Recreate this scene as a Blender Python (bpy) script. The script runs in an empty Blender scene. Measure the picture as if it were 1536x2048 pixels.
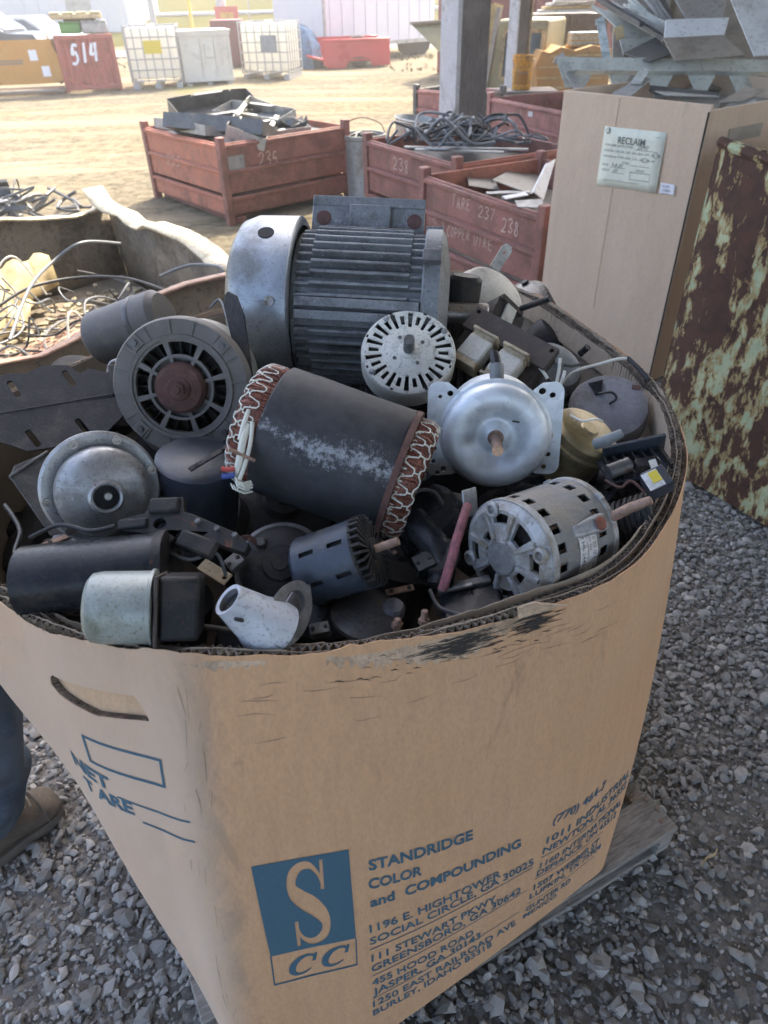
import bpy, bmesh, math, random
import numpy as np
from mathutils import Vector, Matrix, geometry
random.seed(7); rng = np.random.default_rng(7)
scn = bpy.context.scene
COL = scn.collection
# ------------------------------------------------------------------ camera
CAM_H, PITCH, ROLL, FPX = 1.75, math.radians(36.7), math.radians(-1.45), 1400.0
_fw = Vector((0, math.cos(PITCH), -math.sin(PITCH))); _rt = Vector((1, 0, 0)); _up = _rt.cross(_fw)
CR = _rt * math.cos(ROLL) + _up * math.sin(ROLL)
CU = -_rt * math.sin(ROLL) + _up * math.cos(ROLL)
CF = _fw
cam_d = bpy.data.cameras.new('camera'); cam = bpy.data.objects.new('camera', cam_d); COL.objects.link(cam)
cam_d.sensor_fit = 'VERTICAL'; cam_d.sensor_height = 36.0; cam_d.sensor_width = 27.0
cam_d.lens = FPX / 2048 * 36.0
cam_d.clip_start = 0.02; cam_d.clip_end = 600
cam_d.dof.use_dof = True; cam_d.dof.focus_distance = 1.25; cam_d.dof.aperture_fstop = 6.5
cam.matrix_world = Matrix.Translation((0, 0, CAM_H)) @ Matrix((CR, CU, -CF)).transposed().to_4x4()
scn.camera = cam
# ------------------------------------------------------------------ light
SUN_AZ, SUN_EL = math.radians(28), math.radians(50)      # azimuth to the right of +Y (away from the camera)
w = bpy.data.worlds.new('World'); scn.world = w; w.use_nodes = True
nt = w.node_tree; bg = nt.nodes['Background']
sky = nt.nodes.new('ShaderNodeTexSky'); sky.sky_type = 'NISHITA'; sky.sun_disc = False
sky.sun_elevation = SUN_EL; sky.sun_rotation = SUN_AZ; sky.dust_density = 4.5; sky.air_density = 0.85; sky.ozone_density = 0.5
nt.links.new(sky.outputs[0], bg.inputs[0]); bg.inputs[1].default_value = 0.15
sd = bpy.data.lights.new('sun', 'SUN'); sd.energy = 2.0; sd.angle = math.radians(0.5); sd.color = (1.0, 0.90, 0.72)
sun = bpy.data.objects.new('sun', sd); COL.objects.link(sun)
_sdir = Vector((math.sin(SUN_AZ) * math.cos(SUN_EL), math.cos(SUN_AZ) * math.cos(SUN_EL), math.sin(SUN_EL)))
sun.rotation_euler = _sdir.to_track_quat('Z', 'Y').to_euler(); sun.location = (0, 0, 20)
vs = scn.view_settings
vs.view_transform = 'Standard'; vs.look = 'None'; vs.gamma = 1.0; vs.use_curve_mapping = False; vs.exposure = 2.42
cy = scn.cycles
cy.use_denoising = True; cy.max_bounces = 7; cy.volume_bounces = 0; cy.diffuse_bounces = 5; cy.glossy_bounces = 3; cy.transmission_bounces = 4; cy.transparent_max_bounces = 8
cy.caustics_reflective = False; cy.caustics_refractive = False; cy.sample_clamp_indirect = 4.0; cy.use_adaptive_sampling = True; cy.adaptive_threshold = 0.02
try: cy.denoiser = 'OPENIMAGEDENOISE'
except Exception: pass

# ------------------------------------------------------------------ layout helpers
CAMP = Vector((0, 0, CAM_H))
def ray(px, py): return CR * ((px - 768) / FPX) + CU * (-(py - 1024) / FPX) + CF
def pz(px, py, z):                       # point of the line of sight at height z
    d = ray(px, py); return CAMP + d * ((z - CAM_H) / d.z)
def pd(px, py, D): return CAMP + ray(px, py) * D
def py_(px, py, Y):
    d = ray(px, py); return CAMP + d * (Y / d.y)
def depth(p): return (Vector(p) - CAMP).dot(CF)
def cdir(r, u, t): return (CR * r + CU * u - CF * t).normalized()
def frame(z, x=None):                    # rotation with local Z along z and local X near x
    z = Vector(z).normalized(); x = Vector(x if x is not None else (1, 0, 0)); x = x - z * x.dot(z)
    if x.length < 1e-4: x = Vector((0, 1, 0)) - z * z.y
    x.normalize(); y = z.cross(x)
    return Matrix((x, y, z)).transposed()
def rz(a): return Matrix.Rotation(a, 3, 'Z')

# ------------------------------------------------------------------ mesh builder
class MB:
    def __init__(s): s.v = []; s.f = []; s.m = []; s.mi = 0
    def add(s, vs, fs, M=None, T=None):
        b = len(s.v)
        for q in vs:
            q = Vector(q)
            if M is not None: q = M @ q
            if T is not None: q = q + Vector(T)
            s.v.append(q)
        for f in fs: s.f.append([b + i for i in f]); s.m.append(s.mi)
        return s
    def box(s, c, size, M=None, T=None):
        c = Vector(c); a = [x / 2 for x in size]
        vs = [(c.x + sx * a[0], c.y + sy * a[1], c.z + sz * a[2]) for sz in (-1, 1) for sy in (-1, 1) for sx in (-1, 1)]
        return s.add(vs, [(0, 2, 3, 1), (4, 5, 7, 6), (0, 1, 5, 4), (2, 6, 7, 3), (0, 4, 6, 2), (1, 3, 7, 5)], M, T)
    def hexa(s, b4, t4):                 # eight free corners
        return s.add(list(b4) + list(t4), [(3, 2, 1, 0), (4, 5, 6, 7), (0, 1, 5, 4), (1, 2, 6, 5), (2, 3, 7, 6), (3, 0, 4, 7)])
    def beam(s, a, b, w, h, up=(0, 0, 1)):
        a = Vector(a); b = Vector(b); M = frame(b - a, Vector(up).cross(b - a)); L = (b - a).length
        return s.box((0, 0, L / 2), (w, h, L), M, a)
    def lathe(s, prof, n=32, M=None, T=None, a0=0.0, a1=None):
        full = a1 is None; a1 = 2 * math.pi if full else a1
        k = n if full else n + 1; vs = []; fs = []; m = len(prof)
        for i in range(k):
            a = a0 + (a1 - a0) * i / n; c, q = math.cos(a), math.sin(a)
            for r, z in prof: vs.append((r * c, r * q, z))
        for i in range(n):
            j = (i + 1) % k
            for t in range(m - 1):
                if prof[t][0] < 1e-6 and prof[t + 1][0] < 1e-6: continue
                if prof[t][0] < 1e-6: fs.append((i * m + t, j * m + t + 1, i * m + t + 1))
                elif prof[t + 1][0] < 1e-6: fs.append((i * m + t, j * m + t, i * m + t + 1))
                else: fs.append((i * m + t, j * m + t, j * m + t + 1, i * m + t + 1))
        return s.add(vs, fs, M, T)
    def cyl(s, r, z0, z1, n=24, M=None, T=None, b=0.0):
        if b: return s.lathe([(0, z0), (r - b, z0), (r, z0 + b), (r, z1 - b), (r - b, z1), (0, z1)], n, M, T)
        return s.lathe([(0, z0), (r, z0), (r, z1), (0, z1)], n, M, T)
    def rod(s, a, b, r, n=10):
        a = Vector(a); b = Vector(b); return s.cyl(r, 0, (b - a).length, n, frame(b - a), a)
    def tube(s, pts, r, n=7):
        pts = [Vector(p) for p in pts]; N = len(pts); vs = []; fs = []; x = None
        for i, p in enumerate(pts):
            t = (pts[min(i + 1, N - 1)] - pts[max(i - 1, 0)])
            if t.length < 1e-9: t = Vector((0, 0, 1))
            t.normalize()
            if x is None: x = t.orthogonal()
            x = (x - t * x.dot(t));  x = x.normalized() if x.length > 1e-6 else t.orthogonal().normalized()
            y = t.cross(x); rr = r[i] if hasattr(r, '__len__') else r
            for k in range(n):
                a = 2 * math.pi * k / n; vs.append(p + x * (rr * math.cos(a)) + y * (rr * math.sin(a)))
        for i in range(N - 1):
            for k in range(n):
                q = (k + 1) % n; fs.append((i * n + k, i * n + q, (i + 1) * n + q, (i + 1) * n + k))
        fs.append(tuple(range(n - 1, -1, -1))); fs.append(tuple((N - 1) * n + k for k in range(n)))
        return s.add(vs, fs)
    def prism(s, poly, z0, z1, M=None, T=None, holes=()):
        loops = [list(poly)] + [list(h) for h in holes]
        flat = [q for l in loops for q in l]; n = len(flat)
        tri = geometry.tessellate_polygon([[Vector((q[0], q[1], 0)) for q in l] for l in loops])
        vs = [(q[0], q[1], z0) for q in flat] + [(q[0], q[1], z1) for q in flat]; fs = []
        for t in tri:
            a, b, c = (Vector(flat[i]) for i in t)
            if (b - a).cross(c - a) < 0: t = t[::-1]
            fs.append(tuple(i + n for i in t)); fs.append(tuple(t[::-1]))
        o = 0
        for li, l in enumerate(loops):
            k = len(l); ar = sum(l[i][0] * l[(i + 1) % k][1] - l[(i + 1) % k][0] * l[i][1] for i in range(k))
            flip = (ar < 0) != (li > 0)
            for i in range(k):
                j = (i + 1) % k; q = (o + i, o + j, o + j + n, o + i + n); fs.append(q[::-1] if flip else q)
            o += k
        return s.add(vs, fs, M, T)
    def shell(s, us, vs_, hole, fmap, closed=False):   # two-sided grid with holes cut through; fmap(u, v, w), w 0 outside and 1 inside
        nu = len(us) - 1; nv = len(vs_) - 1; cu = nu if closed else nu + 1
        idx = lambda i, j, w: ((i % cu) * (nv + 1) + j) * 2 + w
        V = [fmap(us[i], vs_[j], w) for i in range(cu) for j in range(nv + 1) for w in (0, 1)]
        solid = [[not hole(i, j) for j in range(nv)] for i in range(nu)]
        def S(i, j):
            if j < 0 or j >= nv: return False
            if closed: i %= nu
            elif i < 0 or i >= nu: return False
            return solid[i][j]
        F = []
        for i in range(nu):
            for j in range(nv):
                if not solid[i][j]: continue
                F.append((idx(i, j, 0), idx(i + 1, j, 0), idx(i + 1, j + 1, 0), idx(i, j + 1, 0)))
                F.append((idx(i, j, 1), idx(i, j + 1, 1), idx(i + 1, j + 1, 1), idx(i + 1, j, 1)))
                if not S(i - 1, j): F.append((idx(i, j, 0), idx(i, j + 1, 0), idx(i, j + 1, 1), idx(i, j, 1)))
                if not S(i + 1, j): F.append((idx(i + 1, j, 0), idx(i + 1, j, 1), idx(i + 1, j + 1, 1), idx(i + 1, j + 1, 0)))
                if not S(i, j - 1): F.append((idx(i, j, 0), idx(i, j, 1), idx(i + 1, j, 1), idx(i + 1, j, 0)))
                if not S(i, j + 1): F.append((idx(i, j + 1, 0), idx(i + 1, j + 1, 0), idx(i + 1, j + 1, 1), idx(i, j + 1, 1)))
        return s.add(V, F)
    def mesh(s, name, mats, smooth=35):
        me = bpy.data.meshes.new(name); me.from_pydata([tuple(q) for q in s.v], [], s.f)
        for m in (mats if isinstance(mats, (list, tuple)) else [mats]): me.materials.append(MAT(m))
        if any(s.m): me.polygons.foreach_set('material_index', s.m)
        if smooth:
            me.polygons.foreach_set('use_smooth', [True] * len(me.polygons)); me.set_sharp_from_angle(angle=math.radians(smooth))
        me.update(); return me
    def build(s, name, mats, parent=None, smooth=35, bevel=0, T=None, M=None):
        o = bpy.data.objects.new(name, s.mesh(name, mats, smooth)); COL.objects.link(o); o.parent = parent
        if T is not None or M is not None:
            o.matrix_local = Matrix.Translation(T or (0, 0, 0)) @ (M.to_4x4() if M is not None else Matrix())
        if bevel:
            b = o.modifiers.new('edge', 'BEVEL'); b.width = bevel; b.segments = 2; b.limit_method = 'ANGLE'; b.angle_limit = math.radians(40)
        return o
def share(src, name, parent, T=(0, 0, 0), M=None):      # another object on the same mesh data
    o = bpy.data.objects.new(name, src.data); COL.objects.link(o); o.parent = parent
    o.matrix_local = Matrix.Translation(T) @ (M.to_4x4() if M is not None else Matrix())
    for m in src.modifiers:
        b = o.modifiers.new(m.name, m.type)
        if m.type == 'BEVEL': b.width = m.width; b.segments = m.segments; b.limit_method = m.limit_method; b.angle_limit = m.angle_limit
    return o
def tag(o, label, cat, group=None, kind=None):
    if label: o['label'] = label
    if cat: o['category'] = cat
    if group: o['group'] = group
    if kind: o['kind'] = kind
    return o
def thing(name, label, cat, loc=(0, 0, 0), M=None, group=None):
    o = bpy.data.objects.new(name, None); COL.objects.link(o); o.empty_display_size = .05
    o.matrix_world = Matrix.Translation(loc) @ (M.to_4x4() if M is not None else Matrix())
    return tag(o, label, cat, group)
def struct(o): o['kind'] = 'structure'; return o
def rect(x0, y0, x1, y1): return [(x0, y0), (x1, y0), (x1, y1), (x0, y1)]
def circ(cx, cy, r, n=14, a0=0): return [(cx + r * math.cos(a0 + 2 * math.pi * i / n), cy + r * math.sin(a0 + 2 * math.pi * i / n)) for i in range(n)]
def catmull(P, n, closed=False):
    P = [Vector(p) for p in P]; m = len(P); out = []
    for i in range(m if closed else m - 1):
        g = (lambda k: P[k % m]) if closed else (lambda k: P[min(max(k, 0), m - 1)])
        p0, p1, p2, p3 = g(i - 1), g(i), g(i + 1), g(i + 2)
        for k in range(n):
            t = k / n; out.append(.5 * ((2 * p1) + (p2 - p0) * t + (2 * p0 - 5 * p1 + 4 * p2 - p3) * t * t + (3 * p1 - p0 - 3 * p2 + p3) * t ** 3))
    if not closed: out.append(P[-1])
    return out
def text2d(s, size=1.0, bold=0.0, shear=0.0):           # flat lettering as (points, triangles)
    cu = bpy.data.curves.new('t', 'FONT'); cu.body = s; cu.size = size; cu.offset = bold; cu.shear = shear; cu.resolution_u = 3
    ob = bpy.data.objects.new('t', cu); COL.objects.link(ob)
    me = bpy.data.meshes.new_from_object(ob.evaluated_get(bpy.context.evaluated_depsgraph_get()))
    pts = [(v.co.x, v.co.y) for v in me.vertices]; me.calc_loop_triangles(); tri = [tuple(t.vertices) for t in me.loop_triangles]
    bpy.data.objects.remove(ob); bpy.data.curves.remove(cu); bpy.data.meshes.remove(me)
    return pts, tri
def fit(tt, x0, y0, x1, y1, hcap=None):                 # stretch lettering into a rectangle
    pts, tri = tt; xs = [p[0] for p in pts]; ys = [p[1] for p in pts]
    a, b, c, d = min(xs), max(xs), min(ys), max(ys)
    if hcap: c, d = 0, hcap
    return [(x0 + (p[0] - a) / (b - a) * (x1 - x0), y0 + (p[1] - c) / (d - c) * (y1 - y0)) for p in pts], tri
def stroke(pts, w):                                     # a flat brush line (rectangles along a polyline)
    V = []; F = []
    P = [Vector(p) for p in pts]; n = len(P)
    for i, p in enumerate(P):
        t = (P[min(i + 1, n - 1)] - P[max(i - 1, 0)]).normalized(); nn = Vector((-t.y, t.x)); ww = (w[i] if hasattr(w, '__len__') else w) / 2
        V += [tuple(p + nn * ww), tuple(p - nn * ww)]
    for i in range(n - 1): F += [(2 * i, 2 * i + 1, 2 * i + 3), (2 * i, 2 * i + 3, 2 * i + 2)]
    return V, F
# ------------------------------------------------------------------ materials
_mats = {}
class NT:
    def __init__(s, name):
        s.mat = bpy.data.materials.new(name); s.mat.use_nodes = True; s.t = s.mat.node_tree; s.b = s.t.nodes['Principled BSDF']
        tc = s.t.nodes.new('ShaderNodeTexCoord'); oi = s.t.nodes.new('ShaderNodeObjectInfo')
        a = s.t.nodes.new('ShaderNodeVectorMath'); a.operation = 'MULTIPLY_ADD'
        s.t.links.new(oi.outputs['Random'], a.inputs[0]); a.inputs[1].default_value = (37, 53, 71); s.t.links.new(tc.outputs['Object'], a.inputs[2])
        s.co = a.outputs[0]; s.raw = tc.outputs['Object']; s.nrm = tc.outputs['Normal']
    def n(s, kind, **kw):
        x = s.t.nodes.new(kind)
        for k, v in kw.items(): setattr(x, k, v)
        return x
    def L(s, a, b): s.t.links.new(a, b)
    def scale(s, v, co=None):
        m = s.n('ShaderNodeMapping'); m.inputs['Scale'].default_value = v; s.L(co or s.co, m.inputs[0]); return m.outputs[0]
    def noise(s, scale, detail=6, rough=.6, co=None, dist=0.0):
        x = s.n('ShaderNodeTexNoise'); x.inputs['Scale'].default_value = scale; x.inputs['Detail'].default_value = detail
        x.inputs['Roughness'].default_value = rough; x.inputs['Distortion'].default_value = dist; s.L(co or s.co, x.inputs['Vector']); return x.outputs['Fac']
    def vor(s, scale, co=None, feat='F1', out='Distance', rnd=1.0):
        x = s.n('ShaderNodeTexVoronoi', feature=feat); x.inputs['Scale'].default_value = scale; x.inputs['Randomness'].default_value = rnd; s.L(co or s.co, x.inputs['Vector']); return x.outputs[out]
    def ramp(s, fac, lo, hi, a=0.0, b=1.0):
        x = s.n('ShaderNodeMapRange'); x.interpolation_type = 'SMOOTHSTEP'; s.L(fac, x.inputs[0])
        for i, v in enumerate((lo, hi, a, b)): x.inputs[1 + i].default_value = v
        return x.outputs[0]
    def mix(s, fac, a, b):
        x = s.n('ShaderNodeMix', data_type='RGBA')
        if isinstance(fac, (int, float)): x.inputs[0].default_value = fac
        else: s.L(fac, x.inputs[0])
        for sock, q in ((x.inputs[6], a), (x.inputs[7], b)):
            if isinstance(q, tuple): sock.default_value = (*q[:3], 1)
            else: s.L(q, sock)
        return x.outputs[2]
    def math(s, op, a, b=0.0):
        x = s.n('ShaderNodeMath', operation=op)
        for sock, q in ((x.inputs[0], a), (x.inputs[1], b)):
            if isinstance(q, (int, float)): sock.default_value = q
            else: s.L(q, sock)
        return x.outputs[0]
    def bump(s, h, strength, dist=.002, nrm=None):
        x = s.n('ShaderNodeBump'); x.inputs['Strength'].default_value = strength; x.inputs['Distance'].default_value = dist; s.L(h, x.inputs['Height'])
        if nrm is not None: s.L(nrm, x.inputs['Normal'])
        return x.outputs[0]
    def out(s, col=None, rough=None, metal=None, nrm=None):
        for k, q in (('Base Color', col), ('Roughness', rough), ('Metallic', metal), ('Normal', nrm)):
            if q is None: continue
            if isinstance(q, tuple): s.b.inputs[k].default_value = (*q[:3], 1)
            elif isinstance(q, (int, float)): s.b.inputs[k].default_value = q
            else: s.L(q, s.b.inputs[k])
        return s.mat
def paint(name, col, rough=.5, metal=0.0, var=.25, ns=30, dirt=(.05, .042, .035), da=.35, dsc=14, bump=.25, bs=160, scratch=0.0, scol=(.35, .35, .36), rust=0.0):
    def mk():
        k = NT(name); a = k.noise(ns, 8, .65)
        c = k.mix(k.ramp(a, .3, .7), tuple(x * (1 - var) for x in col), tuple(min(1, x * (1 + var)) for x in col))
        d = k.noise(dsc, 9, .7, dist=.4); dm = k.ramp(d, .62 - da * .45, .74 - da * .25, 0, min(1, .35 + da))
        c = k.mix(dm, c, dirt)
        r = k.ramp(a, .2, .8, rough * .8, min(1, rough * 1.25)); r = k.math('MAXIMUM', r, k.math('MULTIPLY', dm, .8))
        m = metal
        if metal: m = k.math('MULTIPLY', k.math('SUBTRACT', 1.0, dm), metal)
        if rust:
            rn = k.noise(22, 9, .72, dist=.8); rm = k.ramp(rn, .66 - rust * .3, .72 - rust * .3)
            c = k.mix(rm, c, k.mix(k.noise(90, 4), (.10, .035, .018), (.22, .085, .035))); r = k.math('MAXIMUM', r, k.math('MULTIPLY', rm, .85))
        if scratch:
            sc = k.noise(60, 4, .8, k.scale((1, 7, 1)), 1.2); sm = k.ramp(sc, .70 - scratch * .12, .72 - scratch * .1)
            c = k.mix(sm, c, scol)
        if max(col) < .06: k.b.inputs['Specular IOR Level'].default_value = .24
        spk = k.ramp(k.noise(210 if bs > 90 else 45, 3, .6), .57, .66, 0, .7 * min(1, .45 + da)); c = k.mix(spk, c, dirt)
        dus = k.ramp(k.noise(55 if bs > 90 else 14, 9, .82, dist=.6), .50, .70, 0, (.14 if max(col) < .06 else .5) if bs > 90 else .3); c = k.mix(dus, c, tuple(min(1, x * 1.05 + .032 + .35 * min(.2, max(col))) for x in col)); r = k.math('MAXIMUM', r, k.math('MULTIPLY', dus, 1.1))
        h = k.math('ADD', k.noise(bs, 5, .7), k.math('MULTIPLY', dm, .6))
        return k.out(c, r, m, k.bump(h, min(1, bump * 1.6), .0012))
    return mk
def flat(name, col, rough=.6, metal=0.0, var=.12, ns=60):
    def mk():
        k = NT(name); a = k.noise(ns, 5, .6)
        return k.out(k.mix(a, tuple(x * (1 - var) for x in col), tuple(min(1, x * (1 + var)) for x in col)), rough, metal)
    return mk
def m_card(base, pale, stain=.5, sc=1.0):
    def mk():
        k = NT('cardboard'); co = k.co
        st = k.noise(7 * sc, 6, .6, k.scale((9, 9, .55), co)); fib = k.noise(240, 3, .7, k.scale((1, 1, .35), co)); blot = k.noise(2.6, 4, .6, co)
        c = k.mix(k.ramp(st, .3, .72), tuple(x * .95 for x in base), tuple(x * 1.04 for x in base))
        c = k.mix(k.ramp(blot, .42, .75, 0, .55), c, pale)
        c = k.mix(k.ramp(fib, .35, .75, 0, .45), c, tuple(x * .72 for x in base))
        dm = k.ramp(k.noise(4.2, 9, .72, k.scale((1.6, 1.6, .5), co), 1.0), .66 - .16 * stain, .80 - .14 * stain, 0, stain)
        c = k.mix(dm, c, (.13, .095, .065))
        sp = k.ramp(k.noise(75, 3, .6, co), .74, .80, 0, .5 * stain); c = k.mix(sp, c, (.10, .07, .05))
        h = k.math('ADD', k.math('MULTIPLY', st, .4), k.math('MULTIPLY', k.noise(190, 4), .25))
        flu = k.noise(120, 1, .4, k.scale((1, 1, .02), co))
        h = k.math('ADD', h, k.math('MULTIPLY', flu, .35))
        return k.out(c, .85, 0, k.bump(h, .16, .003, k.bump(k.noise(4.5, 4, .55, k.scale((1, 1, .6), co), .5), .35, .03)))
    return mk
def m_card_main():
    k = NT('cardboard_main'); m_ = m_card((.615, .365, .200), (.62, .415, .26), .5)(); m_.name = 'cardboard_printed'
    t = m_.node_tree; b = t.nodes['Principled BSDF']; src = b.inputs['Base Color'].links[0].from_socket
    k.t = t; k.mat = m_; tc = [n for n in t.nodes if n.type == 'TEX_COORD'][0]; k.raw = tc.outputs['Object']; k.co = k.raw
    z = k.n('ShaderNodeSeparateXYZ'); k.L(k.raw, z.inputs[0]); nz = k.noise(11, 10, .78, k.scale((1, 1, .4), k.raw), 1.0)
    xo = k.math('ADD', k.math('MULTIPLY', z.outputs[2], -.02), -.225)
    d = k.math('ABSOLUTE', k.math('SUBTRACT', z.outputs[0], xo)); band = k.ramp(d, .0, .05, .20, 0)
    f = k.ramp(k.math('ADD', nz, band), .56, .80, 0, .5); c = k.mix(f, src, (.25, .19, .135))
    lf = k.ramp(z.outputs[0], -.285, -.21, .8, 0); c = k.mix(k.math('MULTIPLY', lf, k.ramp(k.noise(3, 5, .6, k.raw), .2, .7, .5, 1)), c, (.56, .455, .365))  # left face paler and cooler: light from the left put into colour
    t.links.new(c, b.inputs['Base Color']); return m_
def m_edge():                             # cut, dirty corrugated edge
    k = NT('corrugated_edge'); a = k.noise(55, 6, .7)
    return k.out(k.mix(k.ramp(a, .35, .68), (.10, .078, .06), (.30, .24, .185)), .9, 0, k.bump(k.noise(300, 3), .3))
def m_wood():
    k = NT('weathered_wood'); g = k.noise(14, 8, .7, k.scale((1.2, 9, 9), k.co), .6); d = k.noise(3.5, 6)
    c = k.mix(k.ramp(g, .3, .7), (.16, .145, .13), (.36, .335, .30)); c = k.mix(k.ramp(d, .45, .7, 0, .55), c, (.13, .115, .10))
    return k.out(c, .85, 0, k.bump(g, .6, .002))
def m_post():
    k = NT('dark_timber'); g = k.noise(12, 8, .7, k.scale((8, 8, .6), k.co), .8); d = k.noise(2.5, 8, .7)
    c = k.mix(k.ramp(g, .3, .75), (.085, .075, .068), (.19, .17, .155)); c = k.mix(k.ramp(d, .5, .7, 0, .5), c, (.27, .25, .225))
    return k.out(c, .85, 0, k.bump(g, .5, .003))
def m_rustmint():
    k = NT('rusty_mint_paint'); co = k.scale((1.7, 1.7, .62)); a = k.noise(11, 10, .70, co, .25); b = k.noise(2.2, 5, .6, co); z = k.n('ShaderNodeSeparateXYZ'); k.L(k.raw, z.inputs[0])
    lowb = k.ramp(z.outputs[2], .15, 1.15, .012, -.008)
    f = k.math('ADD', k.math('ADD', k.math('MULTIPLY', a, .8), k.math('MULTIPLY', b, .22)), lowb)
    rust = k.mix(k.ramp(k.noise(16, 9, .7), .3, .7), (.050, .024, .018), (.105, .046, .028))
    halo = k.mix(k.noise(40, 6), (.30, .18, .06), (.46, .36, .17))
    pa = k.mix(k.ramp(k.noise(9, 8, .65), .35, .7), (.38, .45, .28), (.54, .55, .33))
    c = k.mix(k.ramp(f, .525, .54), rust, halo); pm = k.ramp(f, .557, .585); c = k.mix(pm, c, pa)
    streak = k.noise(30, 8, .7, k.scale((3, 3, .5)), .6); c = k.mix(k.ramp(streak, .58, .70, 0, .75), c, rust)
    return k.out(c, .8, 0, k.bump(k.math('ADD', k.math('MULTIPLY', k.noise(70, 8, .7), .6), k.ramp(f, .51, .56)), .55, .003))
def m_gravel(cols, scale, dirt, da):       # ground between and beyond the modelled stones
    def mk():
        k = NT('gravel_ground'); co = k.raw; k.b.inputs['Specular IOR Level'].default_value = .1
        x = k.n('ShaderNodeTexVoronoi'); x.inputs['Scale'].default_value = scale; k.L(co, x.inputs['Vector'])
        w2 = k.n('ShaderNodeSeparateColor'); k.L(x.outputs['Color'], w2.inputs[0])
        c = k.mix(k.ramp(w2.outputs[0], .1, .9), cols[0], cols[1])
        d = k.noise(.55, 8, .68, co, .6); dm = k.ramp(d, .42, .62, da * .5, da)
        c = k.mix(dm, c, k.mix(k.noise(6, 9, .75, co), tuple(q * .75 for q in dirt), tuple(q * 1.2 for q in dirt)))
        h = k.math('ADD', k.math('MULTIPLY', x.outputs['Distance'], -1.0), k.noise(35, 6, .7, co))
        return k.out(c, .95, 0, k.bump(h, .9, .02))
    return mk
def m_yard():
    k = NT('yard_ground'); co = k.raw; k.b.inputs['Specular IOR Level'].default_value = .03
    a = k.noise(.35, 9, .65, co, .5); b = k.noise(7, 9, .75, co); t = k.noise(.6, 7, .7, k.scale((.35, 1.6, 1), co), .8)
    c = k.mix(k.ramp(a, .35, .65), (.225, .190, .120), (.20, .175, .128)); c = k.mix(k.ramp(b, .40, .66, 0, .8), c, (.062, .052, .038))
    c = k.mix(k.ramp(t, .48, .62, 0, .75), c, (.30, .258, .172))
    g = k.noise(.16, 6, .7, co, 1.0); c = k.mix(k.ramp(g, .60, .68, 0, .5), c, (.17, .18, .055))
    p = k.ramp(k.noise(16, 7, .8, co), .56, .68, 0, .65); c = k.mix(p, c, (.10, .09, .075))
    return k.out(c, .95, 0, k.bump(k.math('ADD', b, k.math('MULTIPLY', k.noise(40, 5, co=co), .6)), .9, .035))
def m_stone(cols):
    def mk():
        k = NT('crushed_stone'); at = k.n('ShaderNodeAttribute', attribute_name='tone'); a = k.noise(45, 7, .7, k.raw)
        c = k.mix(at.outputs['Fac'], cols[0], cols[1]); c = k.mix(k.ramp(a, .35, .75, 0, .45), c, cols[2])
        return k.out(c, .9, 0, k.bump(k.noise(260, 5, .7, k.raw), .35, .002))
    return mk
def m_copper():
    k = NT('copper_winding'); a = k.noise(80, 4, .6, k.scale((1, 1, 14)))
    return k.out(k.mix(k.ramp(a, .35, .65), (.085, .028, .020), (.30, .115, .075)), .45, .35, k.bump(a, .5, .002))
def m_worn():                               # black wrap with a chalky rubbed patch
    k = NT('black_wrap_rubbed'); z = k.n('ShaderNodeSeparateXYZ'); k.L(k.raw, z.inputs[0])
    c = k.mix(k.ramp(k.noise(26, 8, .7), .3, .7), (.018, .020, .024), (.042, .044, .050))
    ang = k.math('ARCTAN2', z.outputs[1], z.outputs[0])
    band = k.math('SUBTRACT', 1.0, k.math('ABSOLUTE', k.math('DIVIDE', k.math('SUBTRACT', ang, WRAP_A), .50)))
    sp = k.math('ADD', k.math('MULTIPLY', k.noise(95, 8, .85), .9), k.math('MULTIPLY', k.noise(14, 5, .6), .5))
    f = k.math('ADD', sp, k.math('MULTIPLY', band, .30)); c = k.mix(k.ramp(f, .90, 1.04, 0, .8), c, (.36, .38, .40))
    return k.out(c, .62, 0, k.bump(k.noise(120, 7, .7), .35, .0015))
def m_galv():
    k = NT('galvanised_steel'); v = k.vor(55, out='Color'); w2 = k.n('ShaderNodeSeparateColor'); k.L(v, w2.inputs[0])
    a = k.noise(18, 9, .7); c = k.mix(k.ramp(w2.outputs[0], 0, 1), (.60, .64, .67), (.70, .74, .77)); c = k.mix(k.ramp(a, .5, .75, 0, .6), c, (.40, .42, .42))
    sp = k.ramp(k.noise(160, 5, .7), .63, .70, 0, .5); c = k.mix(sp, c, (.24, .24, .23))
    return k.out(c, k.ramp(a, .3, .7, .42, .6), .45, k.bump(k.noise(300, 4), .12, .001))
def m_grass():
    k = NT('mown_grass'); co = k.raw; k.b.inputs['Specular IOR Level'].default_value = .02; a = k.noise(.25, 8, .7, co)
    return k.out(k.mix(k.ramp(a, .3, .7), (.075, .068, .010), (.05, .055, .009)), .95)
def m_ibc():
    k = NT('translucent_plastic'); k.b.inputs['Subsurface Weight'].default_value = 0.0
    tr = k.n('ShaderNodeBsdfTranslucent'); tr.inputs[0].default_value = (.85, .83, .76, 1); mx = k.n('ShaderNodeMixShader'); mx.inputs[0].default_value = .45
    k.out(k.mix(k.noise(3, 5), (.80, .78, .70), (.86, .85, .80)), .4)
    o = k.t.nodes['Material Output']; k.L(k.b.outputs[0], mx.inputs[1]); k.L(tr.outputs[0], mx.inputs[2]); k.L(mx.outputs[0], o.inputs[0]); return k.mat
def m_glass():
    k = NT('vehicle_glass'); return k.out((.10, .14, .19), .08, 0)
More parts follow.
